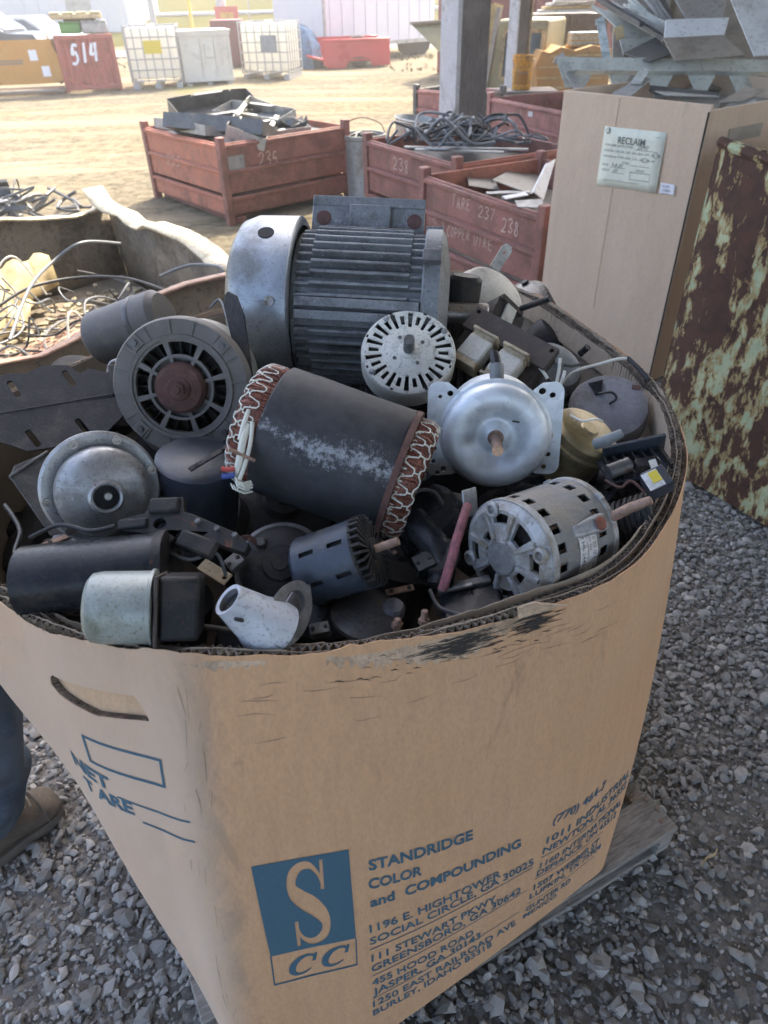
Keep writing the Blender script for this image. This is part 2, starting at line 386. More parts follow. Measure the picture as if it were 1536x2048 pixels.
SPEC = {
 'card': m_card((.54, .335, .19), (.56, .40, .26)), 'card_far': m_card((.63, .475, .345), (.66, .53, .40), .38, .35), 'card_orange': m_card((.50, .245, .05), (.52, .30, .09), .3), 'card_bale': m_card((.46, .27, .11), (.5, .33, .16), .6),
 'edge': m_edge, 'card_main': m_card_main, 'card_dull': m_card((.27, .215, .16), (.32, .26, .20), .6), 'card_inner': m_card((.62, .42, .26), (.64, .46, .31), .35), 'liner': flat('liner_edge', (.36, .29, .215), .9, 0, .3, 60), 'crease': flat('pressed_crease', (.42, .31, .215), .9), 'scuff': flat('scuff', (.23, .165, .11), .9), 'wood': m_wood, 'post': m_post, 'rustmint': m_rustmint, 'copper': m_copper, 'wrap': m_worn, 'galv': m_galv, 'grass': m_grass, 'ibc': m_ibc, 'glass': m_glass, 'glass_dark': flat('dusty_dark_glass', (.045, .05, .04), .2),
 'gravel_near': m_gravel(((.14, .138, .134), (.33, .32, .305)), 46, (.19, .165, .135), .7), 'yard': m_yard,
 'stone': m_stone(((.16, .157, .15), (.50, .48, .45), (.24, .215, .185))),
 'print_blue': flat('printed_blue_ink', (.055, .125, .175), .75, 0, .2, 220), 'ink': flat('dark_ink', (.07, .065, .06), .8), 'chalk': flat('chalk', (.60, .44, .36), .95, 0, .45, 60), 'grease': flat('grease_smear', (.042, .036, .031), .75),
 'torn': paint('torn_liner', (.52, .38, .26), .9, 0, .2, 60, (.2, .14, .09), .3), 'hole_shade': flat('hole_shade', (.02, .02, .02), .8),  # flat black for holes and gaps: the shade inside them as colour
 'gray_cast': paint('gray_painted_casting', (.20, .212, .222), .55, .15, .2, 24, (.055, .052, .048), .35, 9, .35, 200, .5, (.45, .47, .5)),
 'cowl': paint('scuffed_sheet_cowl', (.30, .32, .34), .33, .65, .15, 14, (.13, .125, .115), .35, 6, .12, 220, .3, (.06, .06, .06)),
 'dark_cast': paint('dark_gray_plastic', (.150, .141, .133), .6, 0, .2, 20, (.13, .118, .10), .3, 9, .3, 240),
 'black': paint('black_enamel', (.014, .016, .020), .26, 0, .3, 24, (.055, .048, .04), .22, 11, .2, 220),
 'deep': paint('shade_black_housing', (.010, .010, .011), .6, 0, .3, 30, (.03, .026, .022), .3, 13, .5, 180),  # near-black for motors low in the pile, their shade put into colour
 'black_dull': paint('black_oily_metal', (.020, .020, .022), .5, .1, .3, 30, (.05, .042, .035), .35, 13, .5, 180, rust=.10),
 'dusty_black': paint('dusty_black_steel', (.026, .026, .028), .5, .1, .3, 16, (.085, .074, .062), .3, 7, .5, 160),
 'blue_black': paint('blue_black_enamel', (.030, .042, .062), .38, .1, .3, 26, (.05, .044, .038), .3, 12, .25, 200),
 'cream': paint('cream_paint', (.58, .57, .50), .5, 0, .08, 20, (.10, .088, .072), .10, 26, .25, 240),
 'cream_dirty': paint('cream_paint_greasy', (.66, .65, .58), .5, 0, .06, 20, (.08, .07, .058), .22, 38, .35, 240),
 'ivory_body': paint('ivory_body', (.36, .35, .30), .5, .1, .12, 20, (.12, .105, .085), .3, 12, .3, 200),
 'vent_gray': paint('dusty_gray_paint', (.17, .175, .18), .55, .1, .2, 20, (.26, .225, .175), .42, 12, .5, 200, rust=.06),
 'bell': paint('corroded_cast_aluminium', (.40, .42, .44), .55, .4, .2, 30, (.19, .155, .11), .5, 17, .8, 120),
 'alum': paint('dull_cast_aluminium', (.38, .39, .40), .38, .6, .15, 20, (.10, .095, .085), .36, 10, .3, 200, rust=.04),
 'dark_alum': paint('grimy_aluminium', (.15, .15, .15), .42, .5, .2, 20, (.06, .055, .05), .4, 10, .4, 180, rust=.12),
 'rust_hub': paint('rusted_hub', (.115, .055, .045), .85, 0, .3, 40, (.06, .035, .03), .35, 20, .6, 150),
 'steel': paint('worn_steel', (.34, .32, .30), .38, .85, .2, 40, (.14, .10, .07), .3, 20, .3, 200),
 'steel_rusty': paint('rust_stained_steel', (.30, .20, .15), .6, .4, .25, 40, (.14, .08, .05), .4, 30, .4, 200),
 'copper_end': paint('bright_copper_end', (.62, .40, .27), .35, .8, .3, 90, (.2, .1, .06), .2, 40),
 'gold': paint('olive_zinc_plate', (.27, .215, .115), .36, .65, .2, 16, (.075, .06, .042), .3, 9, .2, 200),
 'mauve': paint('matt_gray_paint', (.205, .200, .215), .7, 0, .15, 14, (.11, .09, .07), .3, 10, .3, 200),
 'dome_blue': paint('blue_gray_steel', (.21, .24, .27), .42, .4, .15, 16, (.10, .09, .08), .3, 9, .2, 200),
 'olive_paint': paint('gray_green_enamel', (.30, .33, .31), .32, .15, .12, 14, (.11, .115, .055), .35, 9, .2, 220),
 'white_paint': paint('chipped_white_enamel', (.50, .53, .58), .36, .1, .08, 18, (.06, .055, .05), .2, 22, .25, 200),
 'brown_plate': paint('oxidised_steel_plate', (.060, .047, .042), .65, .2, .3, 30, (.10, .075, .05), .35, 14, .4, 200),
 'bobbin': paint('dirty_nylon_bobbin', (.46, .38, .25), .55, 0, .25, 24, (.17, .12, .08), .4, 12, .3, 200),
 'pale_metal': paint('pale_painted_steel', (.52, .50, .44), .5, .1, .1, 14, (.17, .14, .11), .3, 10, .3, 200),
 'lam': paint('oily_laminations', (.030, .026, .024), .6, .2, .4, 60, (.07, .05, .038), .4, 16, .9, 120),
 'sleeve': flat('white_fibreglass_sleeve', (.66, .66, .58), .85), 'lace': flat('white_lacing_cord', (.62, .63, .56), .9), 'wire_red': flat('red_wire', (.42, .05, .04), .5), 'wire_blue': flat('blue_wire', (.03, .06, .25), .5), 'wire_white': flat('white_wire', (.68, .66, .58), .55), 'wire_black': flat('black_wire', (.02, .02, .022), .5),
 'wire_gray': flat('gray_cable', (.17, .18, .19), .5, .1), 'wire_copper': flat('pink_wire', (.46, .25, .18), .5), 'red_sleeve': paint('faded_red_sleeve', (.24, .085, .10), .8, 0, .4, 60), 'label_white': paint('soiled_white_label', (.66, .66, .66), .6, 0, .06, 30, (.20, .18, .15), .2, 18, .1), 'yellow': flat('yellow_sticker', (.62, .48, .04), .5), 'red_spot': paint('rust_red_cap', (.20, .06, .035), .6), 'gray_tube': flat('gray_rubber_tube', (.17, .18, .18), .55),
 'bin_red': paint('faded_red_bin_paint', (.29, .125, .098), .65, 0, .2, 6, (.15, .075, .055), .42, 5, .3, 80, .35, (.33, .16, .13)), 'bin_red_lit': paint('faded_red_bounce_lit', (.46, .17, .105), .65, 0, .2, 6, (.18, .08, .055), .3, 5, .3, 80, .3, (.38, .2, .16)), 'bin_pink': paint('bleached_red_paint', (.38, .17, .145), .65, 0, .2, 6, (.13, .065, .055), .3, 5, .3, 80),  # lighter red for bin ends: yard bounce light put into the colour
 'sheet_dark': paint('dark_scrap_sheet', (.115, .118, .116), .45, .35, .25, 6, (.05, .045, .04), .3, 5, .2, 60), 'sheet_gray': paint('gray_scrap_sheet', (.36, .365, .35), .45, .4, .15, 6, (.13, .12, .105), .3, 5, .2, 60), 'sheet_tan': paint('tan_scrap_sheet', (.29, .255, .205), .6, .1, .15, 6, (.14, .12, .10), .3, 5, .2, 60), 'sheet_pale': paint('pale_gray_green_sheet', (.55, .57, .52), .5, .1, .1, 5, (.20, .19, .165), .3, 4, .15, 60), 'sheet_white': paint('off_white_cabinet_sheet', (.66, .67, .66), .45, .05, .08, 5, (.25, .24, .21), .25, 4, .12, 60),
 'mottled': paint('mottled_paper', (.50, .56, .54), .7, 0, .1, 20, (.16, .20, .20), .45, 18),
 'trough': paint('oxidised_trough_steel', (.30, .25, .18), .65, .1, .25, 4, (.075, .055, .04), .4, 4, .4, 60), 'trough_rim': paint('sunlit_bent_steel', (.56, .49, .34), .55, .25, .2, 8, (.16, .12, .08), .35, 7, .35, 80), 'chip': paint('foam_and_paper_chips', (.50, .43, .28), .8, 0, .2, 20), 'old_card': paint('sun_bleached_card', (.52, .41, .22), .85, 0, .15, 8, (.28, .2, .11), .35, 5, .4, 40),  # trough rim pale yellow: sunlight on it put into the colour
 'denim': paint('blue_denim', (.040, .060, .090), .9, 0, .3, 10, (.10, .115, .135), .4, 6, .8, 300), 'sole': flat('boot_sole', (.15, .13, .11), .9, 0, .3, 40), 'boot': paint('dusty_leather_boot', (.115, .092, .070), .8, 0, .2, 16, (.17, .14, .11), .4, 9, .4, 200), 'shirt': paint('gray_work_shirt', (.14, .15, .16), .9, 0, .15, 10), 'skin': flat('skin', (.42, .25, .17), .5), 'hair': flat('hair', (.04, .03, .025), .7),
 'pole_white': paint('weathered_white_paint', (.52, .53, .54), .6, 0, .1, 4, (.25, .235, .21), .35, 4, .3, 50), 'roof_metal': paint('corrugated_roof_sheet', (.50, .52, .53), .5, .2, .1, 2), 'ochre': paint('sunlit_timber', (.46, .35, .20), .8, 0, .15, 5),
 'c_red': paint('red_container_paint', (.36, .085, .065), .6, 0, .15, 3, (.14, .05, .04), .3, 3, .2, 30), 'c_dkred': paint('dark_red_container_paint', (.20, .045, .045), .6, 0, .15, 3), 'truck_red': paint('glossy_red_paint', (.45, .030, .045), .3, 0, .08, 2, (.3, .06, .06), .1, 3, .05), 'white_wall': paint('white_trailer_sheet', (.62, .62, .64), .5, 0, .04, 1, (.48, .48, .5), .15, .7, .05), 'beige_crate': paint('beige_crate_board', (.56, .55, .49), .7, 0, .06, 3, (.36, .34, .3), .25, 2, .1),
 'cage': flat('galvanised_tube', (.36, .37, .38), .45, .5), 'pickup': paint('dark_blue_gray_car_paint', (.05, .07, .10), .3, .2, .1, 3, (.06, .06, .06), .05, 2, .05), 'tyre': flat('rubber', (.025, .025, .025), .85), 'blue_tarp': paint('faded_blue_tarp', (.06, .17, .30), .7, 0, .4, 6), 'bucket': paint('yellow_orange_pail', (.62, .30, .02), .45, 0, .08, 10), 'bucket_ink': flat('pail_print', (.35, .16, .02), .6), 'zinc': paint('dull_zinc', (.32, .34, .33), .5, .45, .15, 8, (.18, .16, .13), .35, 6, .2, 60), 'olive_body': paint('olive_cap_paint', (.30, .27, .15), .5, 0, .1, 4, (.17, .14, .09), .3, 3), 'brown_body': paint('brown_wagon_side', (.13, .105, .085), .7, 0, .2, 4), 'concrete': paint('asphalt_road', (.26, .255, .25), .9, 0, .1, 1), 'sign_red': flat('sign_red', (.52, .05, .04), .5), 'line_yellow': flat('yellow_post', (.62, .42, .03), .5), 'green': flat('green_plastic', (.08, .30, .05), .5), 'paper': paint('pale_green_paper', (.72, .73, .60), .8, 0, .05, 10, (.50, .53, .44), .2, 12, .1), 'paper_white': flat('white_paper', (.74, .74, .78), .8), 'ink_gray': flat('gray_print', (.17, .18, .17), .8), 'leaf': flat('leaf', (.06, .10, .03), .7, 0, .4, 3), 'bark': flat('bark', (.10, .08, .06), .9),
}
WRAP_A = 1.0
def MAT(n):
    if n not in _mats: _mats[n] = SPEC[n]()
    return _mats[n]
# ------------------------------------------------------------------ shape of the big cardboard box
BZ0,BZ1=0.135,1.10
FEAT=[((-.60,.735),(-.46,.77)),((-.52,.69),(-.39,.635)),((-.431,.632),(-.345,.535)),((-.326,.599),(-.303,.44)),((-.242,.584),(-.262,.362)),
((-.107,.582),(-.128,.428)),((.016,.596),(.000,.496)),((.145,.634),(.13,.570)),((.32,.709),(.30,.672)),((.431,.834),(.41,.742)),((.512,.983),(.484,.796)),
((.545,1.098),(.472,.87)),((.559,1.234),(.42,.965)),((.545,1.348),(.37,1.05)),((.503,1.508),(.31,1.17)),((.398,1.81),(.19,1.40)),((.24,1.98),(.06,1.60)),((-.08,1.95),(-.2,1.5)),((-.5,1.66),(-.42,1.38)),((-.78,1.32),(-.66,1.22)),((-.84,1.02),(-.62,1.03)),((-.73,.83),(-.55,.92))]
NU=440
def _cat(P,n):
    P=np.array(P);m=len(P);out=[]
    for i in range(m):
        p0,p1,p2,p3=P[i-1],P[i],P[(i+1)%m],P[(i+2)%m]
        for k in range(n):
            t=k/n
            out.append(.5*((2*p1)+(-p0+p2)*t+(2*p0-5*p1+4*p2-p3)*t*t+(-p0+3*p1-3*p2+p3)*t**3))
    return np.array(out)
_n=NU//len(FEAT)
RIM=_cat([f[0] for f in FEAT],_n); BOT=_cat([f[1] for f in FEAT],_n); NU=len(RIM)
def rimz(i):
    return BZ1
def surf(u,t):
    u=u%NU; i=int(u); f=u-i; j=(i+1)%NU
    r=RIM[i]*(1-f)+RIM[j]*f; b=BOT[i]*(1-f)+BOT[j]*f
    k=t
    kk=min(max((100-u)/60.,0),1) if u<200 else min(max((u-380)/40.,0),1)
    bul=(.018+.024*kk*kk*(3-2*kk))*math.sin(math.pi*min(max(t,0),1))
    p=b*(1-k)+r*k
    d=RIM[j]-RIM[i]; d=d/np.linalg.norm(d); n=np.array([d[1],-d[0]])
    p=p+n*bul
    return np.array([p[0],p[1],BZ0+(BZ1-BZ0)*t])
_U0=4*_n
_us=np.arange(0,12*_n+1,1.0)
_ps=np.array([surf(u,.35)[:2] for u in _us]); _s=np.concatenate([[0],np.cumsum(np.linalg.norm(np.diff(_ps,axis=0),axis=1))]); _s-=np.interp(_U0,_us,_s)
def s2u(s): return np.interp(s,_s,_us)
BH = BZ1 - BZ0
def bnormal(u, t):
    a = surf(u - 1, t); b = surf(u + 1, t); c = surf(u, max(0, t - .02)); d = surf(u, min(1, t + .02))
    n = np.cross(b - a, d - c); return n / np.linalg.norm(n)
def onbox(s, h, off=.0): u = s2u(s); t = h / BH; return Vector(surf(u, t) + bnormal(u, t) * off)

# ------------------------------------------------------------------ ground
g = MB()
xs = sorted(set([-160, -120, -60, -30] + list(np.arange(-16, 17, 1.0)) + [30, 60, 120, 160])); ys = sorted(set([-28, -20] + list(np.arange(-6, 36, 1.0)) + [45, 60, 94]))
def gz(x, y):
    r = math.hypot(x, y - 2)
    return (0.05 * math.sin(x * .7 + y * .23) + .05 * math.sin(y * .9 - x * .2)) * min(1, max(0, (y - 6.5) / 4)) * .6 - (.0 if r < 9 else 0)
V = [(x, y, gz(x, y)) for x in xs for y in ys]; ny = len(ys)
g.add(V, [(i * ny + j, (i + 1) * ny + j, (i + 1) * ny + j + 1, i * ny + j + 1) for i in range(len(xs) - 1) for j in range(ny - 1)])
struct(g.build('ground', 'yard', smooth=180))
LD = Vector((.26, .966, 0)).normalized(); LN = Vector((.966, -.26, 0)).normalized(); L0 = Vector((.85, 8.3, 0))   # column line and the way in under the roof
g = MB(); edge = []
for i in range(60):
    q = L0 + LD * (-16 + i * .38) - LN * (1.0 + .25 * math.sin(i * 1.3) + .18 * math.sin(i * 3.1)); edge.append((q.x, q.y))
far = [L0 + LD * 6.4 + LN * 14, L0 - LD * 16 + LN * 14]
g.prism(edge + [(q.x, q.y) for q in far], -.05, .004)
struct(g.build('gravel_pad', 'gravel_near', smooth=0))
# loose crushed stone lying on the pad, near enough to tell stones apart
def stones(name, N, region, sizes, keep, label):
    t = (1 + 5 ** .5) / 2
    ico = np.array([(-1, t, 0), (1, t, 0), (-1, -t, 0), (1, -t, 0), (0, -1, t), (0, 1, t), (0, -1, -t), (0, 1, -t), (t, 0, -1), (t, 0, 1), (-t, 0, -1), (-t, 0, 1)], float); ico /= np.linalg.norm(ico[0])
    fc = np.array([(0, 11, 5), (0, 5, 1), (0, 1, 7), (0, 7, 10), (0, 10, 11), (1, 5, 9), (5, 11, 4), (11, 10, 2), (10, 7, 6), (7, 1, 8), (3, 9, 4), (3, 4, 2), (3, 2, 6), (3, 6, 8), (3, 8, 9), (4, 9, 5), (2, 4, 11), (6, 2, 10), (8, 6, 7), (9, 8, 1)])
    x = rng.uniform(region[0], region[2], N); y = rng.uniform(region[1], region[3], N); k = keep(x, y); x, y = x[k], y[k]; N = len(x)
    r = np.exp(rng.normal(math.log(sizes[0]), sizes[1], N)).clip(sizes[2], sizes[3])
    P = ico[None] * (1 + rng.uniform(-.5, .3, (N, 12, 1))); P = P * (r[:, None, None] * rng.uniform(.5, 1.35, (N, 1, 3)))
    q = rng.normal(size=(N, 4)); q /= np.linalg.norm(q, axis=1, keepdims=True); a, b, c, d = q.T
    R = np.stack([1 - 2 * (c * c + d * d), 2 * (b * c - a * d), 2 * (b * d + a * c), 2 * (b * c + a * d), 1 - 2 * (b * b + d * d), 2 * (c * d - a * b), 2 * (b * d - a * c), 2 * (c * d + a * b), 1 - 2 * (b * b + c * c)], 1).reshape(N, 3, 3)
    P = np.einsum('nij,nkj->nki', R, P); P[:, :, 2] *= .75
    P += np.stack([x, y, .004 + r * rng.uniform(.12, .55, N)], 1)[:, None]
    F = (fc[None] + (np.arange(N) * 12)[:, None, None]).reshape(-1)
    me = bpy.data.meshes.new(name); me.vertices.add(N * 12); me.vertices.foreach_set('co', P.reshape(-1)); me.loops.add(len(F)); me.loops.foreach_set('vertex_index', F)
    nf = len(F) // 3; me.polygons.add(nf); me.polygons.foreach_set('loop_start', np.arange(nf) * 3)
    at = me.attributes.new('tone', 'FLOAT', 'POINT'); at.data.foreach_set('value', np.repeat(rng.beta(1.6, 2.2, N), 12))
    me.materials.append(MAT('stone')); me.update(calc_edges=True); me.shade_flat()
    o = bpy.data.objects.new(name, me); COL.objects.link(o); return tag(o, label, 'gravel', kind='stuff')
def lowf(x, y): return .5 + .25 * np.sin(2.1 * x + 3.3 * y + .6) + .25 * np.sin(4.7 * x - 2.9 * y + 2.0)
inpal = lambda x, y: (np.abs((x - .02) * .89 + (y - 1.12) * .455) < .50) & (np.abs(-(x - .02) * .455 + (y - 1.12) * .89) < .44)
dirt = lambda x, y: (lowf(x, y) < .40) & (x > .2)
stones('gravel', 50000, (-2.0, .15, 2.1, 3.6), (.0086, .44, .0035, .0195), lambda x, y: ~inpal(x, y) & ~(dirt(x, y) & (rng.uniform(size=len(x)) < .72)) & ((np.abs(x) < .55 + .62 * y)), 'gray crushed stone lying around the pallet')
stones('gravel', 34000, (-1.6, .15, 2.0, 3.3), (.0048, .3, .002, .009), lambda x, y: ~inpal(x, y) & ((np.abs(x) < .55 + .62 * y)), 'fine gray stone chips between the larger gravel')

# ------------------------------------------------------------------ roof and columns of the open shed
g = MB()
A = L0 - LD * 18 + LN * .15; B = L0 + LD * 6.6 + LN * .15; n = 60
for i in range(n):                                       # corrugated sheet, rising away from the eave
    a = A.lerp(B, i / n); b = A.lerp(B, (i + 1) / n); m = a.lerp(b, .5)
    for p, q, z0, z1 in ((a, m, 0, .05), (m, b, .05, 0)):
        P = [p + Vector((0, 0, 4.5 + z0)), q + Vector((0, 0, 4.5 + z1)), q + LN * 15 + Vector((0, 0, 6.0 + z1)), p + LN * 15 + Vector((0, 0, 6.0 + z0))]
        g.hexa(P, [v + Vector((0, 0, .02)) for v in P])
tag(g.build('shed_roof', 'roof_metal', smooth=0), 'corrugated roof of the open shed above the scrap boxes', 'roof', kind='structure')
def column(p, w, d, ang, label):
    t = thing('shed_column', label, 'column', p, rz(ang), 'columns along the open side of the shed')
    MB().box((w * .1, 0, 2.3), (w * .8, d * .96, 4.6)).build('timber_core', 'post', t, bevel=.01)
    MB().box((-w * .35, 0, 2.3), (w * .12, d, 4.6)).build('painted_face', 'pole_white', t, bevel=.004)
    MB().box((0, 0, .06), (w * 1.5, d * 1.5, .12)).build('base_plate', 'steel_rusty', t, bevel=.005)
    return t
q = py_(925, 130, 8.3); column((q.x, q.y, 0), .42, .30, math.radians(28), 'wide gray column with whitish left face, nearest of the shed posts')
q = py_(1033, 90, 11.7); t = column((q.x, q.y, 0), .24, .18, math.radians(35), 'slim pale post standing behind the yellow pail')
MB().box((.16, 0, 2.3), (.02, .2, 4.6)).build('side_board', 'ochre', t)  # ochre strip puts the post's sunlit right side into colour

# ------------------------------------------------------------------ pallet under the box
PA = math.radians(27.1); PX = Vector((math.cos(PA), math.sin(PA), 0)); PYd = Vector((-math.sin(PA), math.cos(PA), 0)); PR = Vector((.69, .885, 0))
pal = thing('wooden_pallet', 'gray weathered wooden pallet under the big printed cardboard box', 'pallet', PR - PX * 1.13, rz(PA))
y = 0.0
for i, wd in enumerate((.10, .085, .10, .085, .10, .085, .10, .10)):
    MB().box((.565 + random.uniform(-.006, .006), y + wd / 2, .118 + random.uniform(-.002, .002)), (1.13, wd, .020)).build('deck_board', 'wood', pal, bevel=.003); y += wd + .052
for x in (.022, .565, 1.108): MB().box((x, y / 2 - .02, .065), (.044, y - .05, .085)).build('stringer', 'wood', pal, bevel=.003)
for yy in (.06, .5, y - .1): MB().box((.565, yy, .013), (1.12, .10, .018)).build('bottom_board', 'wood', pal, bevel=.003)
for (x, yy) in ((1.10, .03), (1.11, .09), (1.115, .06), (.02, .03), (.02, .1)): MB().cyl(.005, .127, .131, 8, None, (x, yy, 0)).build('nail_head', 'steel_rusty', pal)

# ------------------------------------------------------------------ the big cardboard box
box = thing('cardboard_box', 'large open kraft cardboard box printed with blue lettering, full of electric motors', 'box', (0, 0, 0))
HS = (-.219, -.064)                                     # hand hole, along the wall
def hb(s): return np.interp(s, [-.219, -.205, -.14, -.064], [.866, .858, .851, .866])
def ht(s): return np.interp(s, [-.219, -.214, -.078, -.064], [.872, .888, .900, .870])
svals = _s
u_h0, u_h1 = s2u(HS[0]), s2u(HS[1])
us = sorted(set([float(x) for x in np.arange(0, NU, 2)] + [float(x) for x in np.linspace(u_h0, u_h1, 17)])) + [float(NU)]
rows = list(np.linspace(0, .4, 13)) + [.6] + [.7, .8, .88, .94, 1.0]
jr = np.cumsum(rng.normal(0, .0012, NU)); jr = jr - np.linspace(jr[0], jr[-1], NU); jr += rng.normal(0, .0007, NU)
def rimdz(u, k=0): return float(np.interp((u + 31 * k) % NU, np.arange(NU), jr)) * .9 - .0006 * k
def vt(u, v):
    if u < 6 * _n:
        s = float(np.interp(u, _us, _s)); a, b = hb(s) / BH, ht(s) / BH
    else: a, b = .86 / BH, .88 / BH
    return np.interp(v, [0, .4, .6, 1], [0, a, b, 1])
def sheet(off, th, t0=0.0, k=0, hole=False, name='wall', mat='card', R=None):
    R = R or rows; i0 = us.index(float(u_h0)) if float(u_h0) in us else None
    def fm(u, v, w):
        t = vt(u, v); t = t0 + (1 - t0) * t; p = surf(u, t) - bnormal(u, t) * (off + th * w)
        if v == 1.0: p[2] += rimdz(u, k)
        return p
    hol = (lambda i, j: hole and R[j] == .4 and us[i] >= u_h0 - 1e-6 and us[i] < u_h1 - 1e-6)
    return MB().shell(us, R, hol, fm, True).build(name, mat, box, smooth=50)
rows[12] = .4
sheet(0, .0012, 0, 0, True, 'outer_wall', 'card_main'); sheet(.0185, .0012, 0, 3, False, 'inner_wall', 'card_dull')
ush = us
for k, off in ((1, .0093), (4, .0290)): sheet(off, .0011, .952, k, False, 'middle_liner', 'liner', [0, 1.0])
def flute(o0, o1, k, name):
    m = MB(); L = [0.0]
    for i in range(NU): L.append(L[-1] + float(np.linalg.norm(RIM[(i + 1) % NU] - RIM[i])))
    per = L[-1]; nz = int(per / .0056) // 2 * 2; V = []
    for i in range(nz):
        u = float(np.interp(i * per / nz, L, range(NU + 1))); o = (o0 if i % 2 else o1) + random.uniform(-.0006, .0006)
        for t in (.955, 1.0):
            p = surf(u, t) - bnormal(u, t) * o
            if t == 1.0: p[2] += rimdz(u, k) - .0012 + random.uniform(-.0012, .0008)
            V.append(p)
    m.add(V, [(2 * i, 2 * ((i + 1) % nz), 2 * ((i + 1) % nz) + 1, 2 * i + 1) for i in range(nz)])
    o = m.build(name, 'edge', box, smooth=0); q = o.modifiers.new('thick', 'SOLIDIFY'); q.thickness = .0011; return o
flute(.0016, .0090, 1, 'fluting'); flute(.0107, .0182, 2, 'fluting'); flute(.0202, .0287, 3, 'fluting')
# hand hole: cut edge and the ply seen through it
m = MB(); loop = [(s, float(hb(s))) for s in np.linspace(HS[0], HS[1], 60)] + [(s, float(ht(s))) for s in np.linspace(HS[1], HS[0], 60)]
V = []
for i, (s, h) in enumerate(loop):
    for k, o in enumerate((.0012, .0045, .0075, .011)): V.append(onbox(s, h + (.0012 * (1 if (i % 2) else -1) if k in (1, 2) else 0), -o))
N = len(loop); m.add(V, [(4 * i + k, 4 * ((i + 1) % N) + k, 4 * ((i + 1) % N) + k + 1, 4 * i + k + 1) for i in range(N) for k in range(3)])
m.build('hand_hole_edge', 'edge', box, smooth=0)
m = MB(); V = []
for s in np.linspace(HS[0] - .02, HS[1] + .02, 14):
    for h in np.linspace(.83, .92, 5): V.append(onbox(s, h, -.0112))
m.add(V, [(i * 5 + j, (i + 1) * 5 + j, (i + 1) * 5 + j + 1, i * 5 + j + 1) for i in range(13) for j in range(4)]); m.build('hand_hole_backing', 'card_inner', box, smooth=50)

def wrap(pieces, name, mat, off=.0009, step=.018, parent=box):
    bm = bmesh.new()
    for pts, tri in pieces:
        vs_ = [bm.verts.new((p[0], p[1], 0)) for p in pts]
        for t in tri:
            try: bm.faces.new([vs_[i] for i in t])
            except ValueError: pass
    for ax in (0, 1):
        lo = min(v.co[ax] for v in bm.verts); hi = max(v.co[ax] for v in bm.verts); st = step if ax == 0 else .03
        c = math.ceil(lo / st) * st
        while c < hi:
            bmesh.ops.bisect_plane(bm, geom=bm.verts[:] + bm.edges[:] + bm.faces[:], dist=1e-6, plane_co=(c if ax == 0 else 0, c if ax == 1 else 0, 0), plane_no=(1, 0, 0) if ax == 0 else (0, 1, 0)); c += st
    m = MB(); bm.verts.index_update(); m.v = [onbox(v.co.x, v.co.y, off) for v in bm.verts]
    for f in bm.faces:
        q = [v.index for v in f.verts]; a, b, c = (bm.verts[i].co if False else f.verts[k].co for k, i in enumerate(q[:3])); q = q if f.normal.z >= 0 else q[::-1]
        m.f.append(q); m.m.append(0)
    bm.free(); return m.build(name, mat, parent, smooth=0)
def bil(tt, C):                                          # C: bottom-left, top-left, bottom-right, top-right
    pts, tri = tt; o = []
    for x, y in pts:
        o.append(tuple((1 - x) * ((1 - y) * C[0][k] + y * C[1][k]) + x * ((1 - y) * C[2][k] + y * C[3][k]) for k in (0, 1)))
    return o, tri
LINES = [('STANDRIDGE', (0.23, .558), (.229, .583), (.411, .529), (.409, .556), .03), ('COLOR', (.229, .513), (.228, .538), (.32, .497), (.32, .521), .03), ('and  COMPOUNDING', (.231, .466), (.230, .491), (.517, .427), (.513, .455), .03),
 ('1196 E. HIGHTOWER', (.229, .396), (.228, .418), (.483, .36), (.479, .386), .018), ('SOCIAL CIRCLE, GA 30025', (.229, .36), (.228, .381), (.56, .329), (.555, .357), .018),
 ('111 STEWART PKWY.', (.231, .306), (.231, .328), (.488, .272), (.483, .299), .018), ('GREENSBORO, GA 30642', (.231, .271), (.23, .294), (.545, .24), (.541, .268), .018),
 ('455 HOOD ROAD', (.232, .222), (.231, .245), (.443, .186), (.438, .214), .018), ('JASPER, GA 30143', (.233, .186), (.232, .211), (.463, .150), (.459, .179), .018),
 ('1250 EAST RAILROAD AVE', (.233, .142), (.232, .166), (.559, .086), (.55, .120), .018), ('BURLEY, IDAHO 83318', (.233, .108), (.232, .131), (.501, .062), (.494, .095), .018),
 ('(770) 464-7', (.583, .440), (.586, .465), (.735, .403), (.73, .434), .018), ('1011 INDUSTRIAL', (.58, .381), (.579, .404), (.86, .315), (.855, .345), .018), ('NEWTON, AL 36352', (.577, .348), (.576, .371), (.86, .280), (.855, .308), .018),
 ('1160 INTERNATIONAL', (.58, .295), (.579, .317), (.86, .228), (.855, .256), .018), ('DEFIANCE, OH 43512', (.578, .266), (.576, .289), (.85, .198), (.845, .224), .018),
 ('1507 WEBBER ST', (.581, .209), (.578, .234), (.80, .152), (.795, .18), .018), ('LUFKIN, TX 75904', (.577, .175), (.575, .200), (.82, .118), (.815, .145), .018), ('GUNTER RD', (.577, .122), (.575, .145), (.72, .086), (.715, .112), .018), ('MEXICO', (.577, .09), (.575, .112), (.68, .068), (.675, .092), .018)]
pc = []
for tx, a, b, c, d, bo in LINES: pc.append(bil(fit(text2d(tx, 1, bo), 0, 0, 1, 1, .72), (a, b, c, d)))
def rule(a, b, w=.0022):
    return [(a[0], a[1] - w / 2), (b[0], b[1] - w / 2), (b[0], b[1] + w / 2), (a[0], a[1] + w / 2)], [(0, 1, 2), (0, 2, 3)]
for a, b in (((.228, .346), (.56, .319)), ((.231, .258), (.562, .231)), ((.232, .175), (.554, .148)), ((.576, .337), (.83, .275)), ((.576, .258), (.80, .195)), ((.577, .159), (.80, .107))): pc.append(rule(a, b))
